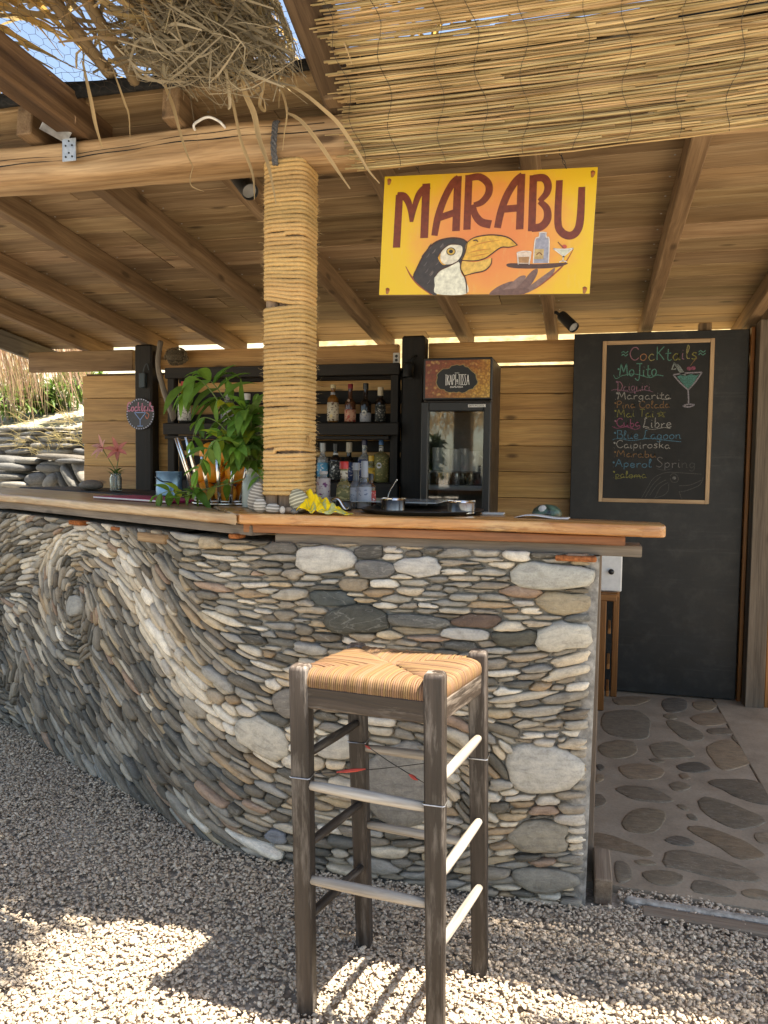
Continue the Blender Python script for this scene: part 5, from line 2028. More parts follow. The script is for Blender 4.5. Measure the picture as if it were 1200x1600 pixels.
# bullets
for (x, y, c) in ((428, 318, 'teal'), (418, 385, 'violet'), (420, 445, 'white'), (410, 497, 'brown'), (410, 538, 'olive'), (410, 592, 'pink'), (408, 655, 'blue'), (405, 708, 'white'), (408, 757, 'brown'), (400, 812, 'blue'), (402, 862, 'olive')):
    b = MB()
    o = bshear(x, y)
    b.prism([(.006 * math.cos(k * .785), .006 * math.sin(k * .785)) for k in range(8)], o, XA, ZA, NA, 0, .0006, CO[c])
    b.build('chalk_bullet', M['chalk'], slate)
# the cocktail glass
b = MB()
liq = [(750, 362), (775, 352), (800, 360), (825, 350), (850, 358), (868, 352), (838, 400), (812, 428), (795, 415)]
q = [bshear(*p) for p in liq]
b.prism([(p[0], p[2]) for p in q], (0, YD - .0032, 0), XA, ZA, NA, 0, .0005, (.10, .30, .27))
b.build('chalk_drink', M['chalk'], slate)
b = MB()
for pts in ([(730, 352), (800, 345), (884, 342)], [(730, 352), (765, 392), (808, 430)], [(884, 342), (850, 390), (812, 430)], [(810, 430), (812, 470), (812, 506)], [(780, 514), (812, 506), (845, 508)], [(780, 514), (812, 520), (845, 510)]):
    chalk_path(pts, (.40, .38, .44), .0075, b=b)
for dx in (0, 6, 12, 18):
    chalk_path([(735 + dx, 292 + dx * .4), (752 + dx, 318), (778 + dx, 358)], (.36, .42, .42), .006, b=b, n=2)
chalk_path([(736, 290), (722, 325), (745, 322)], (.36, .42, .42), .007, b=b, n=1)
chalk_path([(822, 308), (840, 285), (858, 268)], 'brown', .004, b=b)
b.build('chalk_glass', M['chalk'], slate)
b = MB()
for (x, y) in ((815, 322), (838, 320)):
    o = bshear(x, y)
    b.prism([(.0125 * math.cos(k * .5236), .011 * math.sin(k * .5236)) for k in range(12)], o, XA, ZA, NA, 0, .0007, (.34, .10, .17))
b.build('chalk_cherries', M['chalk'], slate)
# the faint bird in the corner
b = MB()
for pts in ([(556, 998), (590, 940), (625, 890), (690, 862), (760, 862), (880, 868)], [(600, 985), (640, 930), (690, 900)], [(630, 995), (660, 940), (700, 915)], [(575, 996), (615, 930), (660, 885)], [(760, 962), (800, 955), (870, 925), (890, 885)], [(760, 930), (820, 925), (880, 900)], [(760, 960), (775, 1000)], [(620, 998), (670, 985), (700, 960), (705, 920)], [(712, 880), (725, 868), (745, 872), (757, 895), (745, 912), (722, 910), (712, 890)]):
    chalk_path(pts, (.115, .112, .105), .0036, b=b)
o = bshear(735, 890)
b.prism([(.010 * math.cos(k * .628), .010 * math.sin(k * .628)) for k in range(10)], o, XA, ZA, NA, 0, .0006, (.22, .22, .21))
b.build('chalk_bird', M['chalk'], slate)

# ------------------------------------------------------------------ the painted name sign
YN = 2.44
s00, s10, s11, s01 = atY(595, 462, YN), atY(925, 458, YN), atY(931, 262, YN), atY(598, 275, YN)
sx = unit(s10 - s00 + s11 - s01)
sx[1] = 0
sx = unit(sx)
sz = unit(V(-sx[2], 0, sx[0]))
SW = (np.linalg.norm(s10 - s00) + np.linalg.norm(s11 - s01)) / 2
SH = (np.linalg.norm(s01 - s00) + np.linalg.norm(s11 - s10)) / 2
S0 = (s00 + s10 + s11 + s01) / 4 - sx * SW / 2 - sz * SH / 2
sign = thing('name_sign', 'yellow and orange painted MARABU sign with a bird, hanging from the beam', 'sign', S0)
# the picture is measured on an enlarged view whose corners are these
K = [(47, 702), (1085, 687), (1110, 68), (62, 112)]
A_ = []
for (x, y), (u, v) in zip(K, ((0, 0), (SW, 0), (SW, SH), (0, SH))):
    A_.append([x, y, 1, 0, 0, 0, -u * x, -u * y])
    A_.append([0, 0, 0, x, y, 1, -v * x, -v * y])
Hm = np.append(np.linalg.solve(np.array(A_, float), np.array([w for (u, v) in ((0, 0), (SW, 0), (SW, SH), (0, SH)) for w in (u, v)], float)), 1).reshape(3, 3)


def sg(x, y):
    q = Hm @ V(x, y, 1)
    return q[0] / q[2], q[1] / q[2]


t = NT('sign_background')
g = t.attr('gc')
dist = t.n('ShaderNodeVectorMath', operation='DISTANCE')
t.l(t.mapv(g, (1, 1.15, 0)), dist.inputs[0])
cx, cy = sg(600, 420)
dist.inputs[1].default_value = (cx, cy * 1.15, 0)
nn = t.noise(g, 22, 5, .65)
dd = t.math('ADD', dist.outputs['Value'], t.math('MULTIPLY', t.math('SUBTRACT', nn, .5), .10))
c = t.ramp(dd, [(.08, (.66, .22, .07)), (.17, (.68, .28, .075)), (.235, (.68, .37, .055)), (.28, (.68, .44, .035)), (.36, (.68, .47, .03))])
sm1 = t.noise(t.mapv(g, (30, 6, 1)), 2.0, 5, .7)
c = t.mix(t.math('MULTIPLY', t.ramp(sm1, [(.56, (0, 0, 0)), (.75, (1, 1, 1))]), .35), c, (.62, .46, .16))
M['signbg'] = t.set(c, .42, t.bump(nn, .1, .003), Specular_IOR_Level=.45)
M['paint'] = m_plain('sign_paint', (1, 1, 1), .5, var=.16, sc=70)
b = MB()
b.obox(S0 + sx * SW / 2 + sz * SH / 2 + V(0, .0095, 0), (SW / 2, .0085, SH / 2), np.stack([sx, V(0, 1, 0), sz], 1), .002, (.8, .8, .8))
b.build('sign_board', M['pine'], sign)
b = MB()
b.prism([(.0008, .0008), (SW - .0008, .0008), (SW - .0008, SH - .0008), (.0008, SH - .0008)], S0, sx, sz, NA, -.0005, .0008)
b.build('painted_ground', M['signbg'], sign)


def patch(name, pts, c, lay, smooth=True, n=4):
    q = [V(*p, 0) for p in pts]
    if smooth:
        q = catmull(q, n, True)
    b = MB()
    b.prism([sg(p[0], p[1]) for p in q], S0, sx, sz, NA, .0006, .0008 + .0003 * lay, c)
    return b.build(name, M['paint'], sign)


def brush(b, pts, w, c, lay, n=6):
    q = [V(*p, 0) for p in pts]
    q = catmull(q, n) if len(q) > 2 else q
    m_ = len(q)
    ww = np.interp(np.linspace(0, 1, m_), np.linspace(0, 1, len(w)), w) if not np.isscalar(w) else np.full(m_, w)
    ks = SW / 1043
    P3 = []
    for p in q:
        u, v = sg(p[0], p[1])
        P3.append(S0 + sx * u + sz * v)
    b.ribbon(P3, list(ww * ks), NA, .0008 + .0003 * lay, c)


RB = (.17, .036, .018)
LET = {
    'M': [([(139, 203), (130, 466)], 38), ([(128, 206), (160, 210), (183, 238), (196, 285), (202, 338)], [30, 36, 34, 26, 18]), ([(202, 338), (214, 270), (235, 205), (262, 172), (290, 160)], [18, 28, 34, 34, 28]), ([(272, 148), (267, 418)], 40)],
    'A': [([(318, 406), (332, 320), (360, 230), (400, 150), (432, 120)], [32, 36, 36, 36, 34]), ([(428, 112), (424, 383)], 38), ([(338, 318), (420, 290)], 34)],
    'R': [([(482, 106), (478, 376)], 36), ([(482, 122), (535, 116), (578, 150), (580, 198), (548, 240), (510, 254)], [32, 34, 36, 36, 32, 24]), ([(504, 252), (516, 300), (548, 338), (596, 350)], [26, 34, 38, 40])],
    'A2': [([(628, 367), (644, 285), (672, 205), (712, 138), (745, 108)], [34, 36, 36, 36, 34]), ([(740, 102), (737, 374)], 36), ([(645, 276), (736, 268)], 34)],
    'B': [([(798, 108), (796, 382)], 36), ([(798, 124), (846, 122), (869, 152), (864, 196), (830, 236)], [34, 36, 36, 34, 24]), ([(830, 236), (866, 272), (870, 324), (842, 360), (796, 368)], [24, 34, 38, 38, 36])],
    'U': [([(925, 133), (922, 330), (940, 385), (980, 404), (1014, 384), (1030, 325), (1034, 166)], [32, 34, 36, 38, 38, 36, 32])],
}
for i, (k, st) in enumerate(LET.items()):
    b = MB()
    for q, (pts, w) in enumerate(st):
        brush(b, pts, w, RB, 1 + q * .35)
    b.build('painted_letter', M['paint'], sign)
# circle edge, bird, tray, drinks
b = MB()
brush(b, [(178, 558), (205, 605), (245, 650), (310, 697)], [3, 9, 10, 8], (.30, .07, .03), .6)
brush(b, [(1000, 470), (960, 540), (900, 600), (830, 655), (760, 690)], [3, 7, 9, 9, 7], (.30, .07, .03), .6)
b.build('circle_edge', M['paint'], sign)
patch('bird_body', [(216, 612), (240, 555), (275, 490), (325, 440), (395, 420), (455, 424), (484, 440), (470, 490), (455, 520), (440, 570), (400, 585), (345, 605), (328, 645), (338, 694), (312, 696), (260, 660)], (.045, .038, .036), 1)
b = MB()
rq = random.Random(3)
for k in range(46):
    x, y = rq.uniform(245, 440), rq.uniform(435, 680)
    if (x - 216) / 230 + (y - 430) / 260 > 1.35 or x < 225 + (690 - y) * .2 or x > 330 + (600 - y) * .7 or y > 430 + (x - 200) * 1.9:
        continue
    brush(b, [(x, y), (x - 6, y + 12), (x - 16, y + 22)], [2, 6, 2], (.16, .13, .12) if k % 2 else (.10, .085, .08), 2)
b.build('bird_feathers', M['paint'], sign)
patch('bird_chest', [(324, 612), (350, 578), (395, 556), (440, 532), (455, 590), (478, 625), (484, 692), (336, 694), (326, 650)], (.66, .66, .54), 2)
patch('bird_cheek', [(338, 515), (352, 490), (375, 500), (380, 545), (360, 548)], (.66, .35, .05), 2)
patch('bird_face', [(350, 515), (358, 480), (395, 452), (440, 452), (458, 465), (452, 505), (425, 538), (385, 548), (360, 540)], (.66, .62, .50), 3)
patch('bird_eye', [(402 + 23 * math.cos(k * .524), 484 + 20 * math.sin(k * .524)) for k in range(12)], (.05, .04, .03), 4)
patch('bird_iris', [(402 + 19 * math.cos(k * .524), 484 + 16 * math.sin(k * .524)) for k in range(12)], (.56, .36, .08), 5)
patch('bird_pupil', [(402 + 10 * math.cos(k * .524), 484 + 9 * math.sin(k * .524)) for k in range(12)], (.02, .02, .02), 6)
patch('bird_beak', [(480, 440), (520, 414), (600, 402), (680, 414), (728, 452), (690, 460), (648, 462), (605, 492), (570, 515), (520, 528), (456, 526), (470, 490)], (.66, .38, .06), 2)
patch('bird_beak', [(456, 532), (520, 536), (570, 524), (604, 516), (600, 548), (570, 578), (520, 590), (472, 604), (452, 570)], (.66, .42, .10), 2)
b = MB()
for pts in ([(480, 440), (520, 414), (600, 402), (680, 414), (728, 452)], [(728, 452), (690, 462), (648, 464), (605, 494), (570, 518), (520, 530), (456, 528)], [(604, 516), (600, 548), (570, 578), (520, 590), (472, 604)], [(482, 440), (472, 490), (456, 528), (452, 570), (470, 605)], [(336, 515), (358, 478), (395, 450), (440, 450)], [(455, 575), (478, 625), (486, 692)], [(216, 612), (240, 555), (275, 490), (325, 438), (395, 418), (455, 422), (484, 440)], [(324, 612), (350, 578), (395, 556), (440, 532)], [(510, 432), (525, 428), (535, 436)]):
    brush(b, pts, [3, 6, 6, 4], (.07, .03, .02), 7)
for pts in ([(500, 460), (560, 440), (640, 428)], [(490, 490), (540, 478), (600, 470)], [(500, 510), (550, 500), (590, 492)]):
    brush(b, pts, [1, 6, 1], (.50, .20, .04), 4)
b.build('brush_lines', M['paint'], sign)
patch('painted_tray', [(676, 550), (700, 540), (820, 544), (962, 536), (965, 546), (900, 562), (780, 566), (700, 562)], (.085, .045, .035), 2)
for k, pts in enumerate(([(596, 694), (630, 660), (680, 636), (712, 630), (700, 655), (660, 690)], [(640, 692), (690, 650), (740, 606), (772, 602), (760, 630), (710, 690)], [(700, 690), (750, 640), (800, 580), (830, 568), (820, 610), (770, 680)], [(755, 684), (820, 630), (880, 585), (912, 562), (905, 590), (850, 640), (790, 682)], [(600, 694), (680, 668), (790, 665), (760, 692), (640, 696)])):
    patch('painted_feather', pts, [(.17, .10, .085), (.22, .14, .12), (.17, .10, .085), (.21, .13, .11), (.15, .085, .07)][k], 1 + .4 * k)
patch('painted_glass', [(728, 488), (796, 484), (788, 542), (734, 542)], (.60, .50, .42), 3, False)
patch('painted_drink', [(735, 510), (788, 508), (784, 538), (738, 538)], (.36, .20, .09), 4, False)
patch('painted_bottle', [(808, 540), (814, 428), (832, 412), (836, 392), (866, 392), (868, 412), (882, 424), (882, 538)], (.30, .31, .38), 3, False)
patch('painted_label', [(812, 470), (858, 470), (856, 518), (812, 520)], (.50, .36, .16), 4, False)
patch('painted_cocktail', [(904, 468), (1000, 466), (954, 506)], (.50, .52, .42), 3, False)
patch('painted_cherry', [(956 + 13 * math.cos(k * .63), 458 + 10 * math.sin(k * .63)) for k in range(10)], (.50, .09, .06), 5)
b = MB()
for pts in ([(728, 488), (760, 482), (796, 484)], [(728, 488), (734, 542), (735, 542)], [(796, 484), (788, 542), (787, 543)], [(808, 540), (814, 428), (832, 412), (836, 392)], [(882, 538), (882, 424), (868, 412), (866, 392)], [(832, 392), (850, 388), (870, 392)], [(904, 468), (950, 472), (1000, 466)], [(904, 468), (954, 506), (955, 507)], [(1000, 466), (954, 506), (953, 507)], [(953, 505), (952, 518), (951, 530)], [(934, 534), (951, 528), (970, 532)], [(925, 436), (940, 452), (952, 464)], [(822, 500), (836, 488), (850, 500)]):
    brush(b, pts, 5, (.62, .60, .56) if pts[0][0] not in (925, 822) else (.2, .08, .04), 5.5)
b.build('glass_outlines', M['paint'], sign)
for (x, y) in ((86, 132), (1085, 96), (90, 675), (1060, 662)):
    u, v = sg(x, y)
    b = MB()
    b.lathe([(.005, 0), (.005, .001), (.003, .0022), (0, .0024)], S0 + sx * u + sz * v + V(0, -.0008, 0), 10, (0, -1, 0))
    b.build('screw', M['brickbit'], sign)
    b = MB()
    b.prism([(.007 * math.cos(k * .6) * (1 + .3 * math.sin(k * 2)), .011 * math.sin(k * .6) - .004) for k in range(10)], S0 + sx * u + sz * v, sx, sz, NA, .0006, .0012, (.30, .13, .04))
    b.build('rust_stain', M['paint'], sign)
# chains up to the beam
for px in (655, 885):
    p = atY(px, 270 if px < 700 else 264, YN)
    ch = thing('sign_chain', ['thin dark chain holding the left end of the MARABU sign', 'thin dark chain holding the right end of the MARABU sign'][px > 700], 'chain', p, 'sign chains')
    tip = V(p[0] + (-.02 if px < 700 else -.04), BY + .06, 2.30)
    n_ = int(np.linalg.norm(tip - p) / .012)
    for k in range(n_):
        q = p + (tip - p) * (k + .5) / n_
        d = unit(tip - p)
        sd_ = unit(np.cross(d, (0, 1, 0) if k % 2 else (1, .3, 0)))
        pts = [q + d * .0075 * math.cos(A * .785) + sd_ * .0035 * math.sin(A * .785) for A in range(9)]
        b = MB()
        b.tube(pts, .0011, 5, closed=True, cap=False)
        b.build('link', M['wire'], ch, smooth=True)

# ------------------------------------------------------------------ round neon-look sign on the left post
YC = 4.612
cc_ = atY(220, 647, YC)
rs = np.linalg.norm(atY(242, 647, YC) - atY(198, 647, YC)) / 2
rsign = thing('round_sign', 'small round dark Cocktails sign with a dotted rim on the left black post', 'sign', cc_)
b = MB()
b.lathe([(rs, 0), (rs, .006), (rs * .985, .008), (0, .008)], cc_, 40, (0, -1, 0))
b.build('disc', m_plain('dark_disc', (.035, .034, .042), .45, var=.2), rsign, angle=40)
M['neonpink'] = m_plain('pink_print', (.62, .22, .34), .5)
b = MB()
for k in range(34):
    A = 2 * math.pi * k / 34
    o = cc_ + V(rs * .93 * math.cos(A), -.0082, rs * .93 * math.sin(A))
    b.prism([(.0042 * math.cos(j * 1.047), .0042 * math.sin(j * 1.047)) for j in range(6)], o, XA, ZA, NA, 0, .0006, (.55, .58, .75))
b.build('rim_dots', M['paper'], rsign)
b = MB()
write(b, 'Cocktails', cc_ + V(-rs * .95, -.0084, rs * .18), XA, ZA, NA, rs * 1.9, rs * .55, .0072, [(.55, .20, .32)], 0, .0006, .1)
b.build('lettering', M['paper'], rsign)
b = MB()
for pts in ([(-.5, .1), (.5, .1)], [(-.5, .1), (0, -.42)], [(.5, .1), (0, -.42)], [(0, -.42), (0, -.82)], [(-.25, -.84), (.25, -.84)]):
    stroke(b, [(p[0] * rs * .8, p[1] * rs * .9) for p in pts], cc_ + V(0, -.0084, 0), XA, ZA, NA, .005, .0006, (.20, .34, .66))
stroke(b, [(.42 * rs, .1 * rs), (.62 * rs, -.05 * rs), (.5 * rs, -.3 * rs), (.36 * rs, -.1 * rs)], cc_ + V(0, -.0084, 0), XA, ZA, NA, .006, .0007, (.5, .16, .1))
b.build('glass_drawing', M['paper'], rsign)

# ------------------------------------------------------------------ driftwood pole and sponge by the shelf
YP = 4.44
pts = [atY(*p, YP) for p in ((243, 532), (249, 570), (256, 602), (263, 630), (268, 648), (266, 658))]
pts = [p + V(0, (.06 if i == 0 else 0) - .02 * math.sin(i), 0) for i, p in enumerate(pts)]
b = MB()
b.tube(catmull(pts, 6), [.018, .018, .017, .017, .018, .017, .016, .016, .017, .017, .017, .017, .017, .017, .018, .018, .018, .019, .02, .02, .021, .022, .022, .022, .022, .021, .019, .016, .012, .008, .004], 10)
st_ = tag(b.build('driftwood_pole', M['greywood'], None, smooth=True), 'bent pale driftwood pole leaning beside the left black post', 'driftwood')
M['sponge'] = m_plain('dry_sponge', (.20, .155, .095), .95, var=.4, sc=120)
p = atY(276, 557, 4.62)
sp = thing('sponge', 'round tan tangle of dry sponge on top of the shelf at its left end', 'sponge', p + V(0, 0, -.05))
b = MB()
for k in range(240):
    d = unit(NPR.normal(0, 1, 3))
    q = p + d * V(.085, .05, .058) * NPR.uniform(.55, 1)
    tg_ = unit(np.cross(d, NPR.normal(0, 1, 3)))
    b.tube([q - tg_ * .018, q + d * .006, q + tg_ * .018], .0032, 5)
b.lathe([(.0, -.045), (.06, -.03), (.07, 0), (.055, .035), (0, .048)], p, 12, (0, 0, 1), (.5, .5, .5))
b.build('tangle', M['sponge'], sp)


# ------------------------------------------------------------------ things on the counter
M['leaf'] = m_leafy('mint_leaf', (.105, .21, .045), .35, .45, .3, 30, mul=1.5)
M['stem'] = m_leafy('green_stem', (.14, .19, .06), .1, .5, .2)


def leaf_mesh(b, p, d, nrm, L, w, droop=.5, fold=.25, col=(1, 1, 1), n=5):
    """pointed leaf from p along d, bending down"""
    p, d = V(p), unit(d)
    side = unit(np.cross(d, nrm))
    up = np.cross(side, d)
    vs, gs = [], []
    q, dd = p.copy(), d.copy()
    for i in range(n + 1):
        t = i / n
        ww = w * (math.sin(math.pi * min(1, t * .96 + .04) ** .8)) * (1 if t < 1 else 0) + .0004
        u2 = unit(np.cross(side, dd))
        vs += [q - side * ww / 2 + u2 * ww * fold, q, q + side * ww / 2 + u2 * ww * fold]
        gs += [(t * L, -ww / 2, 0), (t * L, 0, 0), (t * L, ww / 2, 0)]
        q = q + dd * L / n
        dd = unit(dd + V(0, 0, -droop / n))
    F = []
    for i in range(n):
        a = 3 * i
        F += [(a, a + 1, a + 4, a + 3), (a + 1, a + 2, a + 5, a + 4)]
    o_ = RND.uniform(0, 20)
    gs = [(x + o_, y, z) for x, y, z in gs]
    k = []
    for i in range(n + 1):
        k += [col, tuple(x * 1.25 for x in col), col]
    b.add(vs, F, gs, k)


# fruit basket of steel rods
bc = atZ(340, 789, ZT)
bc = V(bc[0], bc[1] + .06, ZT)
bask = thing('fruit_basket', 'steel rod fruit basket full of oranges on the counter left of the rope post', 'basket', bc)
b = MB()
for R_, z, r in ((.120, .006, .005), (.112, .016, .003)):
    b.tube([bc + V(R_ * math.cos(a * .1963), R_ * math.sin(a * .1963), z) for a in range(33)], r, 6, closed=True, cap=False)
b.lathe([(0, .004), (.115, .004), (.118, .008), (0, .008)], bc, 30)
b.build('base_ring', M['steel'], bask, smooth=True)
for k in range(18):
    A = 2 * math.pi * k / 18 + .12
    d = V(math.cos(A), math.sin(A), 0)
    left = math.cos(A - math.radians(195)) > .45
    Ht = .25 if left else .165 + .02 * math.sin(k * 2)
    p0, p1 = bc + d * .108 + V(0, 0, .008), bc + d * (.108 + .055 * Ht / .25 + .02) + V(0, 0, Ht)
    b = MB()
    b.tube([p0, (p0 + p1) / 2, p1], .0072, 8, flat=.55, up=d)
    b.build('rod', M['steel'], bask, smooth=True)
M['orange'] = m_plain('orange_peel', (.72, .27, .018), .42, var=.08, sc=400, bump=.35)
OR = [(-.055, -.05, .046), (.035, -.065, .046), (.075, .02, .046), (-.03, .055, .046), (-.0, -.0, .10), (-.075, -.015, .118), (.06, -.03, .122), (.02, .07, .12), (-.02, -.055, .125), (-.06, .0, .195), (.01, .0, .185), (.055, .015, .185), (-.035, -.03, .175)]
ORL = ['orange at the front left of the basket bottom', 'orange at the front of the basket bottom, right of centre', 'orange at the right side of the basket bottom', 'orange at the back of the basket bottom', 'orange buried in the middle of the basket heap',
       'orange on the left side of the heap beside the tall steel rods', 'orange at the right front of the second layer in the basket', 'orange at the back of the second layer in the basket', 'orange at the front of the second layer in the basket',
       'upper left orange on top of the basket heap', 'topmost orange in the middle of the basket heap', 'upper right orange half under the green leaves', 'upper front orange of the basket heap']
ob = None
for k, (x, y, z) in enumerate(OR):
    loc = bc + V(x, y, z)
    if ob is None:
        b = MB()
        prof = [(.043 * math.sin(math.pi * i / 12), -.042 * math.cos(math.pi * i / 12)) for i in range(13)]
        b.lathe(prof, (0, 0, 0), 20)
        ob = b.build('orange', M['orange'], None, smooth=True)
        o = ob
    else:
        o = ob.copy()
        COL.objects.link(o)
    o.location = tuple(loc)
    o.rotation_euler = (RND.uniform(0, 6), RND.uniform(0, 6), 0)
    o.scale = (1, 1, 1)
    tag(o, ORL[k], 'orange', 'oranges in the basket')

# jar and the big leafy bunch
jp = atZ(385, 795, ZT)
jp = V(jp[0], jp[1] + .06, ZT)
t = NT('frosted_jar_glass')
t.set((.40, .47, .44), .25, Transmission_Weight=.35, Specular_IOR_Level=.5)
M['frost'] = t.m
jar = thing('glass_jar', 'grey green frosted bottle-shaped jar behind the basket, holding the leafy bunch', 'jar', jp)
b = MB()
b.lathe([(.034, 0), (.040, .004), (.041, .08), (.038, .095), (.026, .112), (.026, .13), (.029, .133), (.029, .140), (.024, .140), (.023, .115), (.034, .095), (.036, .01), (0, .008)], jp, 22)
b.build('jar_body', M['frost'], jar, angle=45)
plant = thing('mint_bunch', 'big bunch of long-leaved green herb standing in the jar and drooping over the basket', 'plant', jp + V(0, 0, .1))
stems = []
top = jp + V(0, 0, .13)


def stem_to(pts, leafs, ln, wd, droopy, seed, name='stem'):
    r = random.Random(seed)
    cp = catmull(pts, 8)
    b = MB()
    b.tube(cp, list(np.linspace(.0032, .0012, len(cp))), 6)
    b.build(name, M['stem'], plant, smooth=True)
    m_ = len(cp)
    for k in range(leafs):
        i = int(m_ * (.22 + .78 * (k // 2 * 2) / max(1, leafs))) if leafs > 4 else int(m_ * (.4 + .55 * k / leafs))
        i = min(i, m_ - 2)
        d = unit(cp[i + 1] - cp[i])
        s_ = unit(np.cross(d, V(r.uniform(-1, 1), r.uniform(-1, 1), r.uniform(-.3, 1))))
        if k % 2:
            s_ = -s_
        dr = unit(d * .5 + s_ * .9 + V(0, 0, -.25 * droopy))
        b = MB()
        tn = r.uniform(.6, 1.4)
        yl = (2.0, 1.25, .7) if r.random() < .08 else (1, 1, 1)
        leaf_mesh(b, cp[i], dr, V(r.uniform(-.4, .4), -.5, 1), ln * r.uniform(.65, 1.15), wd * r.uniform(.95, 1.4), droopy * r.uniform(.5, 1.3), .22, (tn * r.uniform(.9, 1.2) * yl[0], tn * yl[1], tn * r.uniform(.7, 1) * yl[2]))
        b.build('leaf', M['leaf'], plant, smooth=True)
    for k in range(3):
        d = unit(cp[-1] - cp[-2])
        b = MB()
        leaf_mesh(b, cp[-1], unit(d + V(r.uniform(-.6, .6), r.uniform(-.6, .6), r.uniform(-.3, .4))), V(0, -.5, 1), ln * r.uniform(.5, .8), wd * .8, droopy, .2, (1.3, 1.3, .9))
        b.build('leaf', M['leaf'], plant, smooth=True)


def pp(px, py, dy=0):
    return atY(px, py, jp[1] + dy)


stem_to([top, pp(380, 690, -.02), pp(350, 640, -.03), pp(318, 598, -.02), pp(298, 596, -.03), pp(288, 615, -.03)], 12, .14, .034, 1.0, 1)
stem_to([top, pp(385, 680), pp(362, 640), pp(338, 605), pp(325, 592)], 16, .145, .036, 1.5, 2)
stem_to([top, pp(392, 690, -.03), pp(392, 650, -.05), pp(382, 640, -.07)], 26, .115, .032, 1.4, 3)
stem_to([top, pp(398, 700, .02), pp(404, 660, .03), pp(400, 640, .03)], 26, .12, .032, 1.4, 4)
stem_to([top, pp(372, 705, -.05), pp(352, 690, -.10), pp(335, 690, -.14), pp(318, 715, -.17), pp(308, 735, -.17)], 13, .085, .028, .8, 5)
stem_to([top, pp(380, 710, -.04), pp(365, 690, -.07), pp(345, 680, -.09)], 18, .095, .028, 1.1, 6)
stem_to([top, pp(400, 720, .0), pp(408, 700, .02), pp(411, 690, .02)], 20, .09, .028, 1.2, 7)
stem_to([top, pp(385, 715, -.05), pp(378, 700, -.09), pp(370, 700, -.12)], 20, .09, .028, 1.0, 8)
stem_to([top, pp(400, 730, -.03), pp(404, 735, -.06), pp(406, 755, -.07)], 8, .06, .02, .8, 9)
stem_to([top, pp(384, 690, .03), pp(372, 650, .05), pp(362, 625, .05)], 12, .11, .03, 1.2, 12)
stem_to([top, pp(374, 700, -.02), pp(340, 660, -.03), pp(312, 655, -.04), pp(300, 690, -.05)], 11, .085, .024, .9, 13)
# sprig lying in front of the basket
sp0 = atZ(345, 775, ZT + .05)
spr = thing('mint_sprig', 'green leafy sprig lying on the counter in front of the fruit basket', 'sprig', atZ(250, 785, ZT))
pl_save = plant
plant = spr
yb = bc[1] - .17
stem_to([atY(400, 742, yb + .03), atY(360, 755, yb), atY(322, 764, yb), atY(290, 768, yb - .01), atY(262, 768, yb), atY(245, 775, yb)], 14, .075, .024, .9, 21)
stem_to([atY(322, 764, yb), atY(300, 772, yb - .02), atY(275, 778, yb - .02)], 8, .06, .02, .6, 22)
b = MB()
leaf_mesh(b, atY(303, 762, yb - .01), unit(V(.6, -.15, -.55)), V(0, -.6, .8), .12, .034, .2, .2, (.8, .85, .7))
b.build('leaf', M['leaf'], plant, smooth=True)
plant = pl_save

# pebbles round the foot of the rope post
t = NT('striped_pebble')
g = t.attr('gc')
w_n = t.noise(g, 12, 3)
sx_ = t.n('ShaderNodeSeparateXYZ')
t.l(g, sx_.inputs[0])
ph = t.math('ADD', t.math('MULTIPLY', sx_.outputs[1], 620), t.math('MULTIPLY', w_n, 9))
st1 = t.math('SINE', ph)
c = t.mix(1.0, t.attr('col'), t.ramp(st1, [(.25, (.42, .41, .40)), (.6, (1, 1, 1))]), 'MULTIPLY')
M['striped'] = t.set(c, .7, t.bump(t.noise(g, 200, 3), .2, .003))


def pebble(px, ytop, ybot, wpx, Y, label, mat, col, tilt=0.0, cat='pebble', depth=.7, grp='pebbles at the foot of the rope post', sq=1.0):
    top_, bot = atY(px, ytop, Y), atY(px, ybot, Y)
    h = top_[2] - bot[2]
    w = np.linalg.norm(atY(px + wpx / 2, ybot, Y) - atY(px - wpx / 2, ybot, Y))
    z0 = max(bot[2], ZT)
    c = V(bot[0], Y, z0 + h / 2)
    vs, F, gs = [], [], []
    n, m_ = 18, 10
    ct_, st2 = math.cos(tilt), math.sin(tilt)
    sd = RND.uniform(0, 9)
    for i in range(m_ + 1):
        th = math.pi * i / m_
        for k in range(n):
            A = 2 * math.pi * k / n
            d = V(math.sin(th) * math.cos(A), math.sin(th) * math.sin(A), math.cos(th))
            wob = 1 + .05 * math.sin(3 * A + sd) * math.sin(th) + .04 * math.sin(2 * th + sd)
            taper = 1 - .16 * d[2] * sq
            q = V(d[0] * w / 2 * taper, d[1] * w / 2 * depth, d[2] * h / 2) * wob
            q2 = V(q[0] * ct_ - q[2] * st2, q[1], q[0] * st2 + q[2] * ct_)
            vs.append(c + q2)
            gs.append((q[0] + sd, q[2] + sd, q[1]))
    for i in range(m_):
        for k in range(n):
            F.append((i * n + k, (i + 1) * n + k, (i + 1) * n + (k + 1) % n, i * n + (k + 1) % n))
    b = MB()
    b.add(vs, F, gs, col)
    return tag(b.build('pebble', M[mat], None, smooth=True), label, cat, grp)


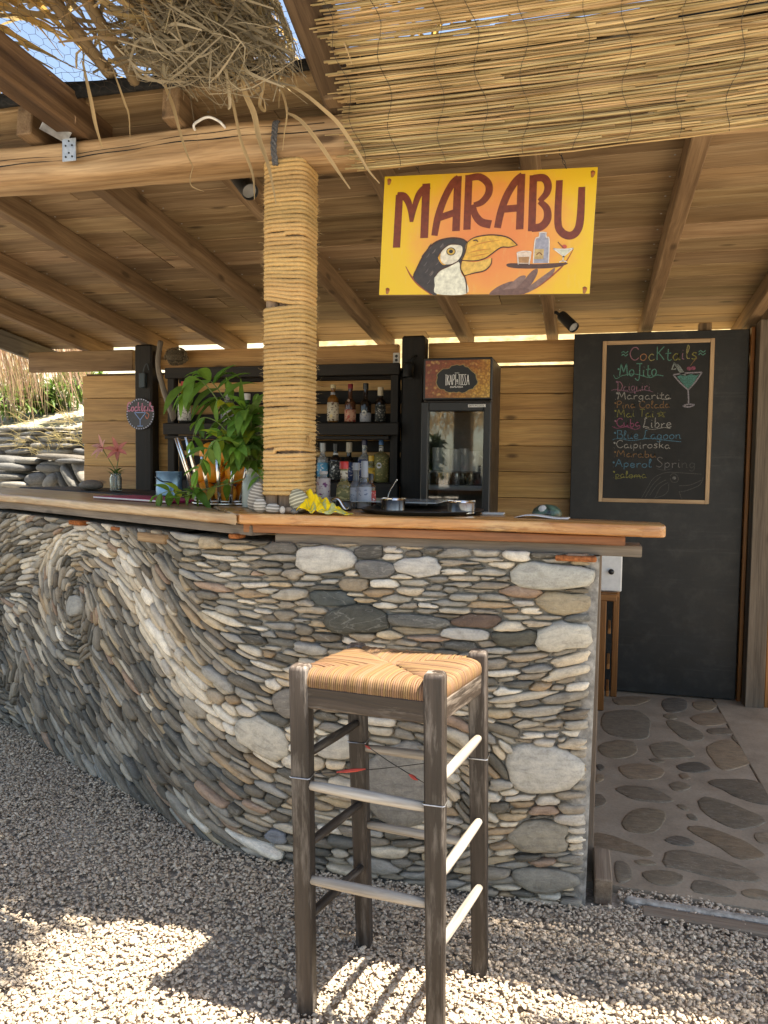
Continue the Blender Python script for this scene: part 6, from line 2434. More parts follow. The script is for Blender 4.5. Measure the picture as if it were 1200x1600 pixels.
YQ = 2.262
pebble(401, 753, 801, 25, 2.30, 'tall dark-striped pebble leaning on the left of the rope post', 'striped', (.44, .41, .36), -.2)
pebble(406, 778, 801, 21, YQ - .015, 'round pale striped pebble in front of the tall striped one', 'striped', (.52, .50, .45))
pebble(426, 786, 802, 24, YQ - .015, 'flattish pale pebble below the timber end of the rope post', 'striped', (.48, .47, .44))
pebble(441, 791, 803, 9, YQ - .02, 'tiny white pebble between the grey and brown ones', 'stone', (.58, .55, .50))
pebble(452, 792, 802, 18, YQ, 'small brown pebble at the foot of the rope post', 'stone', (.30, .23, .17))
pebble(466, 764, 800, 31, 2.275, 'big pale egg-shaped pebble behind the yellow cloth', 'striped', (.52, .50, .36), .35)
pebble(460, 795, 803, 12, YQ - .02, 'small dark pebble beside the yellow cloth', 'stone', (.12, .12, .12))
b = MB()
gp = atY(470, 790, 2.36)
for k in range(36):
    d = unit(V(RND.uniform(-.8, .8), RND.uniform(-.5, .3), 1))
    L = RND.uniform(.03, .075)
    q = V(gp[0] + RND.uniform(-.05, .03), 2.42 + RND.uniform(-.005, .02), ZT + .003)
    b.ribbon([q, q + d * L * .6, q + d * L + V(0, 0, -.01)], [.003, .0025, .0006], V(d[1], -1, .1), 0, (RND.uniform(.7, 1.4),) * 3)
tag(b.build('green_sprig', M['leaf'], None), 'tuft of thin green leaves behind the pebbles of the rope post', 'sprig')
# yellow cloth
t = NT('yellow_cloth')
g = t.attr('gc')
vv = t.noise(g, 26, 4, .6, 1.0)
c = t.ramp(vv, [(.40, (.80, .58, .02)), (.47, (.74, .50, .015)), (.52, (.30, .33, .10)), (.58, (.34, .38, .22)), (.62, (.78, .60, .04))])
wv = t.n('ShaderNodeTexWave')
t.l(g, wv.inputs[0])
wv.inputs['Scale'].default_value = 400
M['cloth'] = t.set(c, .85, t.bump(wv.outputs['Fac'], .15, .002), Specular_IOR_Level=.2)
n, m_ = 46, 26
vs, gs, F = [], [], []
q0, q1 = atY(466, 800, 2.255), atY(543, 803, 2.255)
for i in range(n):
    u = i / (n - 1)
    for j in range(m_):
        v = j / (m_ - 1)
        x = q0[0] + (q1[0] - q0[0]) * u
        hump = .062 * max(0, 1 - u * 1.05) ** .7 * math.exp(-((v - .5) / .36) ** 2) * (1 if u > .08 else u / .08 * .6 + .4)
        hump += .012 * math.exp(-((v - .4) / .3) ** 2) * (1 - u)
        cr = .0095 * math.sin(u * 17 + v * 9) * (1 - v * .3) + .006 * math.sin(u * 34 - v * 13 + 1) + .004 * math.sin(v * 31 + u * 8)
        z = ZT + .003 + max(0, hump + cr * (1.1 - .6 * u) * min(1, hump * 30 + .35)) + .0015
        y = 2.235 + .12 * v * (1 - .55 * u) + .010 * math.sin(u * 9) * (1 - v)
        vs.append((x + .008 * math.sin(v * 8), y, z))
        gs.append((u * .2, v * .15, 0))
for i in range(n - 1):
    for j in range(m_ - 1):
        F.append((i * m_ + j, (i + 1) * m_ + j, (i + 1) * m_ + j + 1, i * m_ + j + 1))
b = MB()
b.add(vs, F, gs)
o = b.build('cloth', M['cloth'], None, smooth=True)
sm = o.modifiers.new('thickness', 'SOLIDIFY')
sm.thickness = .002
tag(o, 'crumpled yellow and green cloth on the counter right of the rope post', 'cloth')
# dark little holder with a bent steel strip
hp = atZ(524, 799, ZT)
hold = thing('spoon_holder', 'small dark holder with a curled steel strip between the yellow cloth and the tray', 'holder', hp)
b = MB()
b.lathe([(.026, 0), (.031, .006), (.028, .03), (.024, .034), (0, .034)], hp + V(.012, .05, 0), 18)
b.build('dark_cup', M['blackplastic'], hold, angle=40)
b = MB()
yy = hp[1] + .0
b.ribbon(catmull([atY(*p, yy) for p in ((514, 792), (519, 781), (528, 779), (535, 789), (540, 795), (545, 793))], 6), .010, V(.1, -.6, .8))
o = b.build('steel_strip', M['steel'], hold, smooth=True)
o.modifiers.new('thickness', 'SOLIDIFY').thickness = .0012
b = MB()
b.lathe([(.012, 0), (.014, .012), (.010, .02), (0, .02)], hp + V(-.03, .03, 0), 14, (0, 0, 1), (1, 1, 1))
b.build('purple_lid', m_plain('violet_plastic', (.16, .11, .22), .3), hold, angle=40)

# round black serving tray with two steel ashtrays
ta, tb = atZ(560, 801, ZT), atZ(752, 803, ZT)
tc = V((ta[0] + tb[0]) / 2, 2.50, ZT)
tr_ = (tb[0] - ta[0]) / 2 * 1.04
tray = thing('serving_tray', 'round black serving tray lying on the counter in front of the fridge', 'tray', tc)
b = MB()
b.lathe([(0, .001), (tr_ * .9, .001), (tr_ * .96, .003), (tr_, .012), (tr_ * 1.02, .0135), (tr_ * 1.0, .0155), (tr_ * .95, .007), (tr_ * .9, .005), (0, .005)], tc, 48)
b.build('tray_dish', M['blackplastic'], tray, smooth=True)
for k, (px, yb_, w) in enumerate(((614, 797, 37), (720, 799, 44))):
    Y = 2.43 if k else 2.50
    p = atY(px, yb_, Y)
    r = np.linalg.norm(atY(px + w / 2, yb_, Y) - atY(px - w / 2, yb_, Y)) / 2
    p = V(p[0], Y, ZT + .0055)
    t_ = thing('ashtray', ['round steel ashtray on the left of the black tray', 'round steel ashtray on the right of the black tray'][k], 'ashtray', p, 'steel ashtrays')
    b = MB()
    b.lathe([(r * .95, 0), (r, .002), (r, .034), (r * 1.03, .036), (r * .98, .040), (r * .93, .036), (r * .9, .006), (0, .005)], p, 28)
    b.build('dish', M['steel'], t_, angle=45)
    for a in (.5, 2.6, 4.7):
        b = MB()
        b.box(p + V(r * .9 * math.cos(a) - .008, r * .9 * math.sin(a) - .008, .0385), p + V(r * .9 * math.cos(a) + .008, r * .9 * math.sin(a) + .008, .0425), .001)
        b.build('rest', M['steel'], t_)
b = MB()
p = atZ(590, 793, ZT)
pa, pb = atY(485, 797, 2.62), atY(683, 796, 2.62)
b.box((pa[0], 2.60, ZT + .026), (pb[0], 2.90, ZT + .030), .001)
t = NT('pale_clear_sheet')
t.set((.50, .56, .58), .12, Transmission_Weight=.3)
M['sheet'] = t.m
tag(b.build('clear_sheet', M['sheet'], None), 'pale blue grey sheet lying behind the black tray', 'sheet')
b = MB()
b.tube(catmull([atY(*p, 2.70) for p in ((605, 792), (606, 778), (609, 768), (616, 756), (619, 751))], 5), .0016, 6)
b.lathe([(0, -.004), (.004, 0), (0, .004)], atY(620, 750, 2.70), 8)
tag(b.build('bar_spoon', M['steel'], None, smooth=True), 'thin bent steel spoon handle rising behind the left ashtray', 'spoon')
# right end of the counter: plate edge, card, green ornament
b = MB()
p = atZ(842, 811, ZT)
cs = [V(p[0] - .075, p[1] + .02, ZT + .001), V(p[0] + .085, p[1] + .03, ZT + .001), V(p[0] + .09, p[1] + .13, ZT + .001), V(p[0] - .07, p[1] + .12, ZT + .001)]
vs, F = [], []
for i in range(12):
    u = i / 11
    for j in range(2):
        q = (cs[0] * (1 - u) + cs[1] * u) * (1 - j) + (cs[3] * (1 - u) + cs[2] * u) * j
        vs.append(q + V(0, 0, .012 * math.sin(math.pi * min(1, u * 1.3)) * (1 - u)))
for i in range(11):
    F.append((2 * i, 2 * i + 2, 2 * i + 3, 2 * i + 1))
b.add(vs, F, None, (.72, .70, .68))
o = b.build('paper_sheet', M['paper'], None, smooth=True)
o.modifiers.new('thickness', 'SOLIDIFY').thickness = .001
tag(o, 'curled white sheet of paper near the right end of the counter', 'paper')
p = atZ(768, 805, ZT)
b = MB()
b.box((p[0] - .035, p[1] + .02, ZT), (p[0] + .035, p[1] + .08, ZT + .006), .002, (.5, .52, .5))
tag(b.build('note_pad', M['paper'], None), 'small grey pad on the counter right of the black tray', 'note pad')
M['greenshell'] = m_plain('mottled_green', (.06, .12, .085), .35, var=.5, sc=40, bump=.2)
p = atZ(852, 809, ZT)
p = V(p[0], p[1] + .10, ZT)
orn = thing('green_ornament', 'small mottled green shell-like ornament with a grey spot at the back of the counter', 'ornament', p)
b = MB()
b.lathe([(.045, 0), (.048, .008), (.042, .022), (.026, .034), (0, .038)], p, 20)
b.build('shell', M['greenshell'], orn, smooth=True)
b = MB()
b.lathe([(.014, 0), (.013, .006), (.008, .010), (0, .011)], p + V(-.012, -.030, .022), 14, unit(V(-.2, -.7, .6)), (.55, .53, .5))
b.build('spot', M['stone'], orn, smooth=True)
# pink menu, black back ledge, tin box, stone, lilies
b = MB()
p0, p1 = atZ(142, 779, ZT), atZ(262, 787, ZT)
d = unit(p1 - p0)
nn_ = V(-d[1], d[0], 0)
nn_ = nn_ if nn_[1] > 0 else -nn_
R = np.stack([d, nn_, V(0, 0, 1)], 1)
L_ = np.linalg.norm(p1 - p0)
cm = (p0 + p1) / 2 + nn_ * .11
M['pink'] = m_plain('magenta_cover', (.42, .035, .12), .45, var=.12)
mn = thing('menu_folder', 'magenta menu folder lying on the pale counter top left of the basket', 'menu', cm)
b.obox(cm + V(0, 0, .006), (L_ / 2, .10, .0055), R, .002)
b.build('cover', M['pink'], mn)
b = MB()
b.obox(cm + V(0, 0, .006) + nn_ * .002, (L_ / 2 - .004, .1035, .0032), R, .001, (.8, .78, .74))
b.build('pages', M['paper'], mn)
b = MB()
b.box((-3.5, 4.60, 1.085), (-3.02, 4.74, 1.115), .004)
tag(b.build('window_ledge', M['greywood'], None), 'grey ledge under the side opening by the board wall', 'ledge')
# dark board along the back of the left top
b = MB()
q0, q1 = A0 + dl * .55 - nl * .45, A1 - nl * .45
slab(b, [tuple(q0), tuple(q1), tuple(q1 - nl * .38), tuple(q0 - nl * .38)], ZT - .03, ZT + .004, dl, .005)
b.build('back_ledge', M['blackwood'], counter, angle=50)
p = atZ(247, 776, ZT)
p = V(p[0], p[1] + .10, ZT + .0045)
M['bluetin'] = m_plain('blue_tin', (.20, .36, .52), .3, .5, var=.25, sc=8)
tin = thing('tin_box', 'shiny blue and silver tin box in front of the left black post', 'tin', p)
hx = .062
b = MB()
b.lathe([(hx, 0), (hx, .035), (hx * .97, .04), (hx * .97, .105), (hx, .108), (hx, .112), (0, .112)], p, 24)
b.build('tin_body', M['bluetin'], tin, angle=40)
b = MB()
b.tube(catmull([p + V(-hx * 1.0, -.02, .085), p + V(-.03, -hx * .96, .08), p + V(.0, -hx * 1.05, .065), p + V(.04, -hx * .9, .06), p + V(.10, -.05, .02)], 6), .003, 6)
b.build('cable', M['blackplastic'], tin, smooth=True)
b = MB()
b.box(p + V(.075, .02, 0), p + V(.19, .14, .108), .006)
tag(b.build('speaker_box', M['blackplastic'], None), 'plain black box beside the blue tin behind the basket', 'box')
p = atZ(143, 766, ZT + .004)
pebble(143, 750, 766, 31, p[1], 'flat grey oval stone on the black ledge by the side opening', 'stone', (.25, .22, .19), 0, 'stone', 1.2, 'stones on the ledge', .2)
p = atZ(181, 768, ZT + .004)
p = V(p[0], p[1], ZT + .0045)
tv = NT('vase_glass')
tv.set((.80, .88, .84), .03, Transmission_Weight=.9, IOR=1.4)
M['vase'] = tv.m
vs_ = thing('glass_jar', 'small clear glass jar of water with lilies on the black ledge', 'jar', p)
b = MB()
b.lathe([(.024, 0), (.030, .003), (.031, .07), (.026, .082), (.026, .095), (.028, .097), (.024, .097), (.0235, .083), (.028, .07), (.027, .006), (0, .005)], p, 20)
b.build('jar_body', M['vase'], vs_, angle=50)
M['lily'] = m_leafy('pink_lily_petal', (.62, .26, .25), .4, .5, .25, 30)
lil = thing('lily_flowers', 'two pale pink lilies with green leaves standing in the small glass jar', 'flowers', p + V(0, 0, .02))
for k, (px, py, fx) in enumerate(((161, 700, -.4), (184, 704, .2))):
    c = atY(px, py, p[1])
    b = MB()
    b.tube(catmull([p + V(0, 0, .01), p + V(.004 * k, 0, .10), c + V(0, .01, -.02), c], 6), .0022, 6)
    b.build('stem', M['stem'], lil, smooth=True)
    fl = bpy.data.objects.new('lily', None)
    COL.objects.link(fl)
    fl.parent = lil
    WLOC[fl.name] = WLOC[lil.name]
    ax_ = unit(V(fx, -.8, .35))
    s1_ = unit(np.cross(ax_, V(0, 0, 1)))
    s2_ = np.cross(s1_, ax_)
    for j in range(6):
        A = j * 1.047 + .3 + k
        d = unit(ax_ * .55 + s1_ * math.cos(A) + s2_ * math.sin(A))
        b = MB()
        tn = RND.uniform(.85, 1.2) * (1 if k else 1.1)
        leaf_mesh(b, c, d, ax_, .078, .024, .7, .12, (tn, tn * (1.25 if not k else .85), tn * (1.2 if not k else .8)))
        b.build('petal', M['lily'], fl, smooth=True)
    b = MB()
    for j in range(5):
        b.tube([c, c + ax_ * .03 + s1_ * .01 * math.cos(j * 1.25) + s2_ * .01 * math.sin(j * 1.25)], .0008, 4, (.8, .5, .3))
    b.build('stamens', M['lily'], fl)
for k in range(12):
    b = MB()
    A = k * 1.1
    leaf_mesh(b, p + V(.004 * math.cos(A), .004 * math.sin(A), .075 + .008 * (k % 4)), unit(V(math.cos(A), math.sin(A), .8)), V(0, 0, 1), .055, .012, .5, .2, (.7, .75, .7))
    b.build('leaf', M['leaf'], lil, smooth=True)

# ------------------------------------------------------------------ behind the counter on the right: white cabinet and an orange wooden chair
YCH = 4.20
ch = thing('wooden_chair', 'orange lacquered wooden chair half hidden behind the counter end', 'chair', atZ(948, 1115, .014))


def cp_(px, py, y):
    return atY(px, py, y)


b = MB()
sl_, sr_ = cp_(905, 940, YCH), cp_(964, 936, YCH)
zs_ = sr_[2]
b.box((sl_[0], YCH, zs_ - .014), (sr_[0], YCH + .028, zs_ + .022), .004)
b.box((sl_[0], YCH + .029, zs_ + .0), (sr_[0] + .01, YCH + .34, zs_ + .028), .006)
b.build('seat', M['orangewood'], ch)
for (x_, y_, w_) in ((cp_(941, 1000, YCH + .02)[0], YCH + .02, .034), (cp_(961, 1000, YCH + .30)[0], YCH + .30, .034), (sl_[0] + .03, YCH + .02, .034), (sl_[0] + .03, YCH + .30, .034)):
    b = MB()
    b.box((x_ - w_ / 2, y_ - .014, .014), (x_ + w_ / 2, y_ + .014, zs_ - .001), .004)
    b.build('leg', M['orangewood'], ch)
xr_ = cp_(950, 1000, YCH + .15)[0]
for (za_, zb3) in ((.44, .48), (.25, .28), (.10, .13)):
    b = MB()
    b.bar((xr_, YCH + .035, za_), (xr_ + .008, YCH + .285, za_ + .0), .016, .03)
    b.build('stretcher', M['orangewood'], ch)
zc_ = atY(958, 878, YCH + .06)[2]
x1 = atY(972, 895, YCH + .06)[0]
cab = thing('white_box', 'white box with a dark knob standing on the orange wooden chair', 'box', (x1 - .1, YCH + .1, zs_ + .029))
b = MB()
b.box((x1 - .22, YCH + .06, zs_ + .029), (x1, YCH + .30, zc_ + .06), .006)
b.build('box_body', M['white'], cab)
b = MB()
q = atY(955, 893, YCH + .058)
b.lathe([(.006, 0), (.006, .006), (.015, .01), (.015, .014), (0, .018)], q, 14, (0, -1, 0))
b.build('knob', M['blackplastic'], cab, smooth=True)

# ------------------------------------------------------------------ bar stool
LG = {}
for k, (pb, pt) in {'LF': ((480, 1583), (470, 1038)), 'RF': ((681, 1640), (680, 1050)), 'RR': ((750, 1520), (747, 1016)), 'LR': ((570, 1478), (556, 1006))}.items():
    g_ = atZ(*pb)
    LG[k] = (g_, atY(*pt, g_[1] + (.012 if k in ('LF', 'RF') else -.012)))
zm = np.mean([LG[k][1][2] for k in LG])
stool = thing('bar_stool', 'tall weathered dark wooden bar stool with a woven rush seat in front of the counter', 'bar stool', (LG['LF'][0] + LG['RR'][0]) / 2)
for k, (g_, t_) in LG.items():
    b = MB()
    ax_ = unit(t_ - g_)
    # slightly tapered leg, worn rounded top
    x_ = unit(np.cross(V(0, 1, 0), ax_))
    y_ = np.cross(ax_, x_)
    L_ = np.linalg.norm(t_ - g_)
    rings = [(.0185, 0), (.0195, .004), (.0205, .25), (.0225, .62), (.0230, L_ - .012), (.0215, L_ - .004), (.017, L_)]
    vs, gs, F = [], [], []
    oo = RND.uniform(0, 30)
    for (h_, s_) in rings:
        for (u, v) in ((-1, -.8), (-.8, -1), (.8, -1), (1, -.8), (1, .8), (.8, 1), (-.8, 1), (-1, .8)):
            vs.append(g_ + ax_ * s_ + x_ * h_ * u + y_ * h_ * v)
            gs.append((s_ + oo, h_ * u, h_ * v))
    for i in range(len(rings) - 1):
        for q in range(8):
            F.append((i * 8 + q, i * 8 + (q + 1) % 8, (i + 1) * 8 + (q + 1) % 8, (i + 1) * 8 + q))
    F.append(tuple(range(8))[::-1])
    F.append(tuple((len(rings) - 1) * 8 + q for q in range(8)))
    cl = []
    for (h_, s_) in rings:
        w_ = 1 + 1.9 * max(0, (s_ - (L_ - .02)) / .02)
        cl += [(w_, w_ * 1.02, w_ * 1.05)] * 8
    b.add(vs, F, gs, cl)
    b.build('leg', M['stool'], stool, angle=40)


def onleg(k, z):
    g_, t_ = LG[k]
    return g_ + (t_ - g_) * (z / t_[2])


def zleg(k, py):
    lo, hi = 0.0, .95
    for _ in range(30):
        m_ = (lo + hi) / 2
        if proj(onleg(k, m_))[1] > py:
            lo = m_
        else:
            hi = m_
    return lo


# seat rails
ZR = zm - .076
for (a, c_) in (('LF', 'RF'), ('RF', 'RR'), ('RR', 'LR'), ('LR', 'LF')):
    b = MB()
    p0, p1 = onleg(a, ZR), onleg(c_, ZR)
    d = unit(p1 - p0)
    out_ = unit(np.cross(d, V(0, 0, 1)))
    b.bar(p0 + d * .018 + out_ * .004, p1 - d * .018 + out_ * .004, .024, .052, bev=.004, col=(1.8, 1.75, 1.7) if a == 'RF' else (1.35, 1.3, 1.25))
    b.build('seat_rail', M['stool'], stool)
# rungs
for (a, ya, c_, yc, r, m_) in (('LF', 1223, 'RF', 1262, .0125, 'rung'), ('LF', 1370, 'RF', 1412, .0125, 'rung'),
                               ('RF', 1222, 'RR', 1148, .0115, 'rung'), ('RF', 1372, 'RR', 1277, .0115, 'rung'), ('RF', 1480, 'RR', 1380, .0115, 'rung'),
                               ('LF', 1180, 'LR', 1126, .0115, 'stool'), ('LF', 1320, 'LR', 1252, .0115, 'stool'), ('LF', 1432, 'LR', 1350, .0115, 'stool'),
                               ('LR', 1166, 'RR', 1190, .0115, 'rung'), ('LR', 1285, 'RR', 1318, .0115, 'rung')):
    p0, p1 = onleg(a, zleg(a, ya)), onleg(c_, zleg(c_, yc))
    d = unit(p1 - p0)
    b = MB()
    pts = [p0 + (p1 - p0) * t_ for t_ in np.linspace(.02, .98, 7)]
    out_ = unit(np.cross(d, V(0, 0, 1))) * (.006 if m_ else 0)
    b.tube([p + out_ for p in pts], [r * .8, r * .95, r, r * 1.05, r, r * .95, r * .8], 10)
    b.build('rung', M[m_], stool, smooth=True)
# rush seat: strands wound over the rails, meeting on the diagonals
M['rush'] = m_leafy('woven_rush', (.215, .13, .07), .05, .6, .16, 1, streak=True)
b = MB()
cs = [onleg(k, zm - .026) for k in ('LF', 'RF', 'RR', 'LR')]
cen = sum(cs) / 4 + V(0, 0, .002)
for e in range(4):
    a, c_ = cs[e], cs[(e + 1) % 4]
    d = unit(c_ - a)
    L_ = np.linalg.norm(c_ - a)
    out_ = unit(np.cross(d, V(0, 0, 1)))
    n = int((L_ - .044) / .0052)
    for i in range(n):
        u = .022 + (L_ - .044) * (i + .5) / n
        e0 = a + d * u
        h = min(u, L_ - u)
        # end on the diagonal from the corner to the centre
        if u < L_ / 2:
            dg = a + (cen - a) * (u / (L_ / 2))
        else:
            dg = c_ + (cen - c_) * ((L_ - u) / (L_ / 2))
        dg = dg + d * (((e0 - dg) @ d)) * .55
        jz = RND.uniform(-.0012, .0016)
        bulge = .007 * math.sin(math.pi * min(1, h / (L_ / 2)))
        mid = (e0 + dg) / 2
        pts = [e0 + out_ * .008 + V(0, 0, -.034), e0 + out_ * .0155 + V(0, 0, -.018), e0 + out_ * .012 + V(0, 0, .002 + jz), e0 - out_ * .004 + V(0, 0, .010 + jz), mid + V(0, 0, .009 + bulge * .5 + jz), dg - out_ * .002 + V(0, 0, .006 + jz), dg - out_ * .006 + V(0, 0, -.006)]
        tn = RND.uniform(.84, 1.16)
        b.tube(catmull(pts, 2), .0029 * RND.uniform(.88, 1.15), 6, (tn, tn * RND.uniform(.92, 1.06), tn * RND.uniform(.85, 1.1)))
b.build('rush_seat', M['rush'], stool, smooth=True, kind='stuff')
b = MB()
q = [c_ + (cen - c_) * .1 + V(0, 0, -.016) for c_ in cs]
q2 = [p + V(0, 0, .018) for p in q]
b.add([tuple(p) for p in q + q2], [(3, 2, 1, 0), (4, 5, 6, 7), (0, 1, 5, 4), (1, 2, 6, 5), (2, 3, 7, 6), (3, 0, 4, 7)], None, (.55, .5, .45))
b.build('seat_core', M['rush'], stool)
# tensioning wires round the legs, crossing under the seat, with red ends
b = MB()
for k, py in (('LF', 1210), ('RF', 1252), ('RR', 1181), ('LR', 1156)):
    p = onleg(k, zleg(k, py))
    b.tube([p + V(.0245 * sx_ * (1 if abs(sx_) == 1 else 1), .0245 * sy_, .0) for sx_, sy_ in ((-1, -.85), (-.85, -1), (.85, -1), (1, -.85), (1, .85), (.85, 1), (-.85, 1), (-1, .85), (-1, -.85))], .0013, 5, closed=True, cap=False)
b.build('wire_tie', M['silverwire'], stool)
b = MB()
ps = {k: onleg(k, zleg(k, py)) for k, py in (('LF', 1210), ('RF', 1235), ('RR', 1181), ('LR', 1156))}
mid_ = (ps['LF'] + ps['RR']) / 2 + V(.02, 0, .0)
mz = (ps['LR'] + ps['RF']) / 2
w1 = [ps['LR'], ps['LR'] * .6 + ps['RF'] * .4 + V(0, 0, -.004), ps['LR'] * .15 + ps['RF'] * .85, ps['RF']]
w2 = [ps['LF'], ps['LF'] * .55 + ps['RR'] * .45 + V(0, 0, -.006), ps['RR']]
b.tube(catmull(w1, 6), .0012, 5)
b.tube(catmull(w2, 6), .0012, 5)
b.build('cross_wire', M['wire'], stool)
M['redpaint'] = m_plain('red_paint', (.50, .05, .03), .5)
for (A, B_, f0, f1, r) in (('LF', 'RR', .18, .34, .0042), ('LR', 'RF', .10, .19, .003), ('LR', 'RF', .70, .80, .0045)):
    b = MB()
    b.tube([ps[A] + (ps[B_] - ps[A]) * f + V(0, 0, -.003) for f in np.linspace(f0, f1, 4)], [r * .4, r, r, r * .3], 6)
    b.build('red_twist', M['redpaint'], stool)


# ------------------------------------------------------------------ split-reed mat over the front of the beam
M['reed'] = m_leafy('golden_reed', (.56, .42, .225), .16, .42, .3, 1, streak=True)
mat_ = thing('reed_mat', 'golden split-reed mat hanging from the pergola over the front of the beam', 'reed mat', (0, 2.2, 2.2))
cur = catmull([V(0, 2.250, 2.186), V(0, 2.205, 2.24), V(0, 2.135, 2.325), V(0, 2.065, 2.405), V(0, 2.01, 2.455), V(0, 1.95, 2.495), V(0, 1.925, 2.515)], 10)
cl_ = np.concatenate([[0], np.cumsum([np.linalg.norm(cur[i + 1] - cur[i]) for i in range(len(cur) - 1)])])


def mat_pt(s):
    return np.array([np.interp(s, cl_, [p[k] for p in cur]) for k in range(3)])


rq = random.Random(12)
nreed = 0
s = .004
while s < cl_[-1] - .01 and nreed < 296:
    dens = 1.0 if s < .30 else 1.2
    x = -.685 + rq.gauss(0, .02)
    while x < .62 and nreed < 296:
        L = rq.uniform(.35, 1.25)
        x1 = min(x + L, .66 + rq.uniform(-.04, .04))
        r = rq.uniform(.0020, .0036)
        sk = rq.gauss(0, .006)
        base = s + rq.gauss(0, .003)
        off = rq.uniform(-.004, .007)
        n_ = max(3, int((x1 - x) / .13))
        pts, rad, cs_ = [], [], []
        tn = rq.choice([.75, .9, 1, 1, 1.1, 1.2, .6])
        warm = rq.uniform(.88, 1.06)
        for i in range(n_ + 1):
            f_ = i / n_
            xx = x + (x1 - x) * f_
            p = mat_pt(max(0, min(cl_[-1], base + sk * (f_ - .5) * 2 + .022 * (f_ * (x1 - x)) * 0)))
            p = p + V(0, 0, .030 * (xx + .735) / 1.35 - .012 * math.sin((xx + .7) * 2.2)) + V(0, -off, off * .3)
            p[0] = xx
            p += V(0, rq.gauss(0, .0008), rq.gauss(0, .0008))
            pts.append(p)
            rad.append(r * (1.0 if i % 2 else 1.12) * (1.06 - .12 * f_))
        b = MB()
        nd_ = [q for i in range(n_ + 1) for q in [((tn if i % 2 else tn * .72), (tn if i % 2 else tn * .70) * warm, (tn if i % 2 else tn * .66) * warm * .95)] * 6]
        b.tube(pts, rad, 6, nd_)
        b.build('reed', M['reed'], mat_, smooth=True)
        nreed += 1
        x = x1 + rq.uniform(-.16, .03)
        if x1 > .55:
            break
    s += rq.uniform(.0040, .0068) * dens
print('reeds', nreed)
# thin split reeds between the stout ones
b = MB()
s = .006
while s < cl_[-1] - .004:
    x = -.67 + rq.gauss(0, .03)
    while x < .62:
        x1 = min(x + rq.uniform(.25, 1.0), .66)
        off = rq.uniform(.002, .016)
        pts = []
        for i in range(5):
            xx = x + (x1 - x) * i / 4
            p = mat_pt(min(cl_[-1], s + rq.gauss(0, .0015))) + V(0, off, -off * .2 + .030 * (xx + .735) / 1.35 - .012 * math.sin((xx + .7) * 2.2))
            pts.append(V(xx, p[1], p[2]))
        tn = rq.uniform(.55, 1.15)
        b.tube(pts, rq.uniform(.0012, .0026), 5, (tn, tn * .96, tn * .9))
        x = x1 + rq.uniform(-.1, .05)
    s += rq.uniform(.0026, .0042)
b.build('thin_reeds', M['reed'], mat_, smooth=True, kind='stuff')
# reeds added out of view to cast the dark patch on the gravel
b = MB()
for k in range(60):
    y_ = rq.uniform(1.70, 1.86)
    x = rq.uniform(1.05, 1.2)
    b.tube([V(x, y_, 2.60 + rq.uniform(0, .03)), V(x + rq.uniform(.2, .34), y_ + rq.gauss(0, .02), 2.61 + rq.uniform(0, .03))], .0042, 5)
b.build('reed_bundle', M['reed'], mat_, smooth=True, kind='stuff')
# the rest of the mat, out to the right-hand side of the bay
b = MB()
s = .004
while s < cl_[-1] - .006:
    x = .64
    while x < 2.0:
        x1 = min(x + rq.uniform(.4, 1.2), 2.05 + rq.uniform(-.04, .04))
        p = mat_pt(s + rq.gauss(0, .003)) + V(0, 0, .03)
        tn = rq.uniform(.7, 1.2)
        b.tube([V(x, p[1], p[2]), V((x + x1) / 2, p[1] + .003, p[2] + .002), V(x1, p[1], p[2])], rq.uniform(.003, .0048), 5, (tn, tn, tn))
        x = x1 + rq.uniform(-.1, .02)
    s += rq.uniform(.004, .0068)
b.build('more_reeds', M['reed'], mat_, smooth=True, kind='stuff')
# binding wires
for k in range(11):
    x = -.66 + k * .125 + rq.uniform(-.02, .02)
    pts = []
    for i in range(48):
        q = mat_pt(cl_[-1] * i / 47)
        pts.append(V(x + .012 * math.sin(i * .35 + k) + .03 * i / 47 * (k % 3 - 1), q[1] - .0065 + .003 * math.sin(i * 2.1), q[2] - .003 + .030 * (x + .735) / 1.35 - .012 * math.sin((x + .7) * 2.2)))
    b = MB()
    b.tube(pts, .0007, 4)
    b.build('binding_wire', M['wire'], mat_)

# ------------------------------------------------------------------ palm and cane thatch over the left bay
M['dryleaf'] = m_leafy('dry_leaf', (.40, .31, .19), .38, .6, .35, 1, streak=True, mul=1.5)
M['cane'] = m_leafy('dry_cane', (.30, .22, .13), .05, .6, .35, 1, streak=True)
th = thing('thatch_canopy', 'untidy dry palm and cane thatch on the pergola above the left of the bar', 'thatch', (-1.3, 2.0, 2.55))
for k, (pa, pb, r, c) in enumerate((((60, -40), (172, 118), .020, .9), ((118, -40), (212, 135), .019, .75), ((20, -60), (130, 70), .012, 1.1), ((170, -60), (250, 110), .016, .8), ((205, -70), (275, 90), .014, 1.0), ((-30, 40), (90, 190), .010, 1.3), ((245, -60), (330, 112), .013, .9), ((300, -60), (370, 100), .012, .7))):
    p0 = atY(*pa, 2.0 - .02 * (k % 3))
    p1 = atY(*pb, 2.24)
    b = MB()
    d = (p1 - p0)
    pts, rad = [], []
    for i in range(22):
        f_ = i / 21
        pts.append(p0 - d * .9 + d * 1.95 * f_ + V(0, 0, .012 * math.sin(f_ * 7 + k)))
        rad.append(r * (1.12 if i % 5 == 0 else 1) * (1.05 - .1 * f_))
    b.tube(pts, rad, 9, (c, c * .97, c * .92))
    b.build('cane', M['cane'], th, smooth=True)
gap = [(10, 30), (45, 40), (85, 85), (128, 138), (80, 152), (45, 125), (12, 70)]


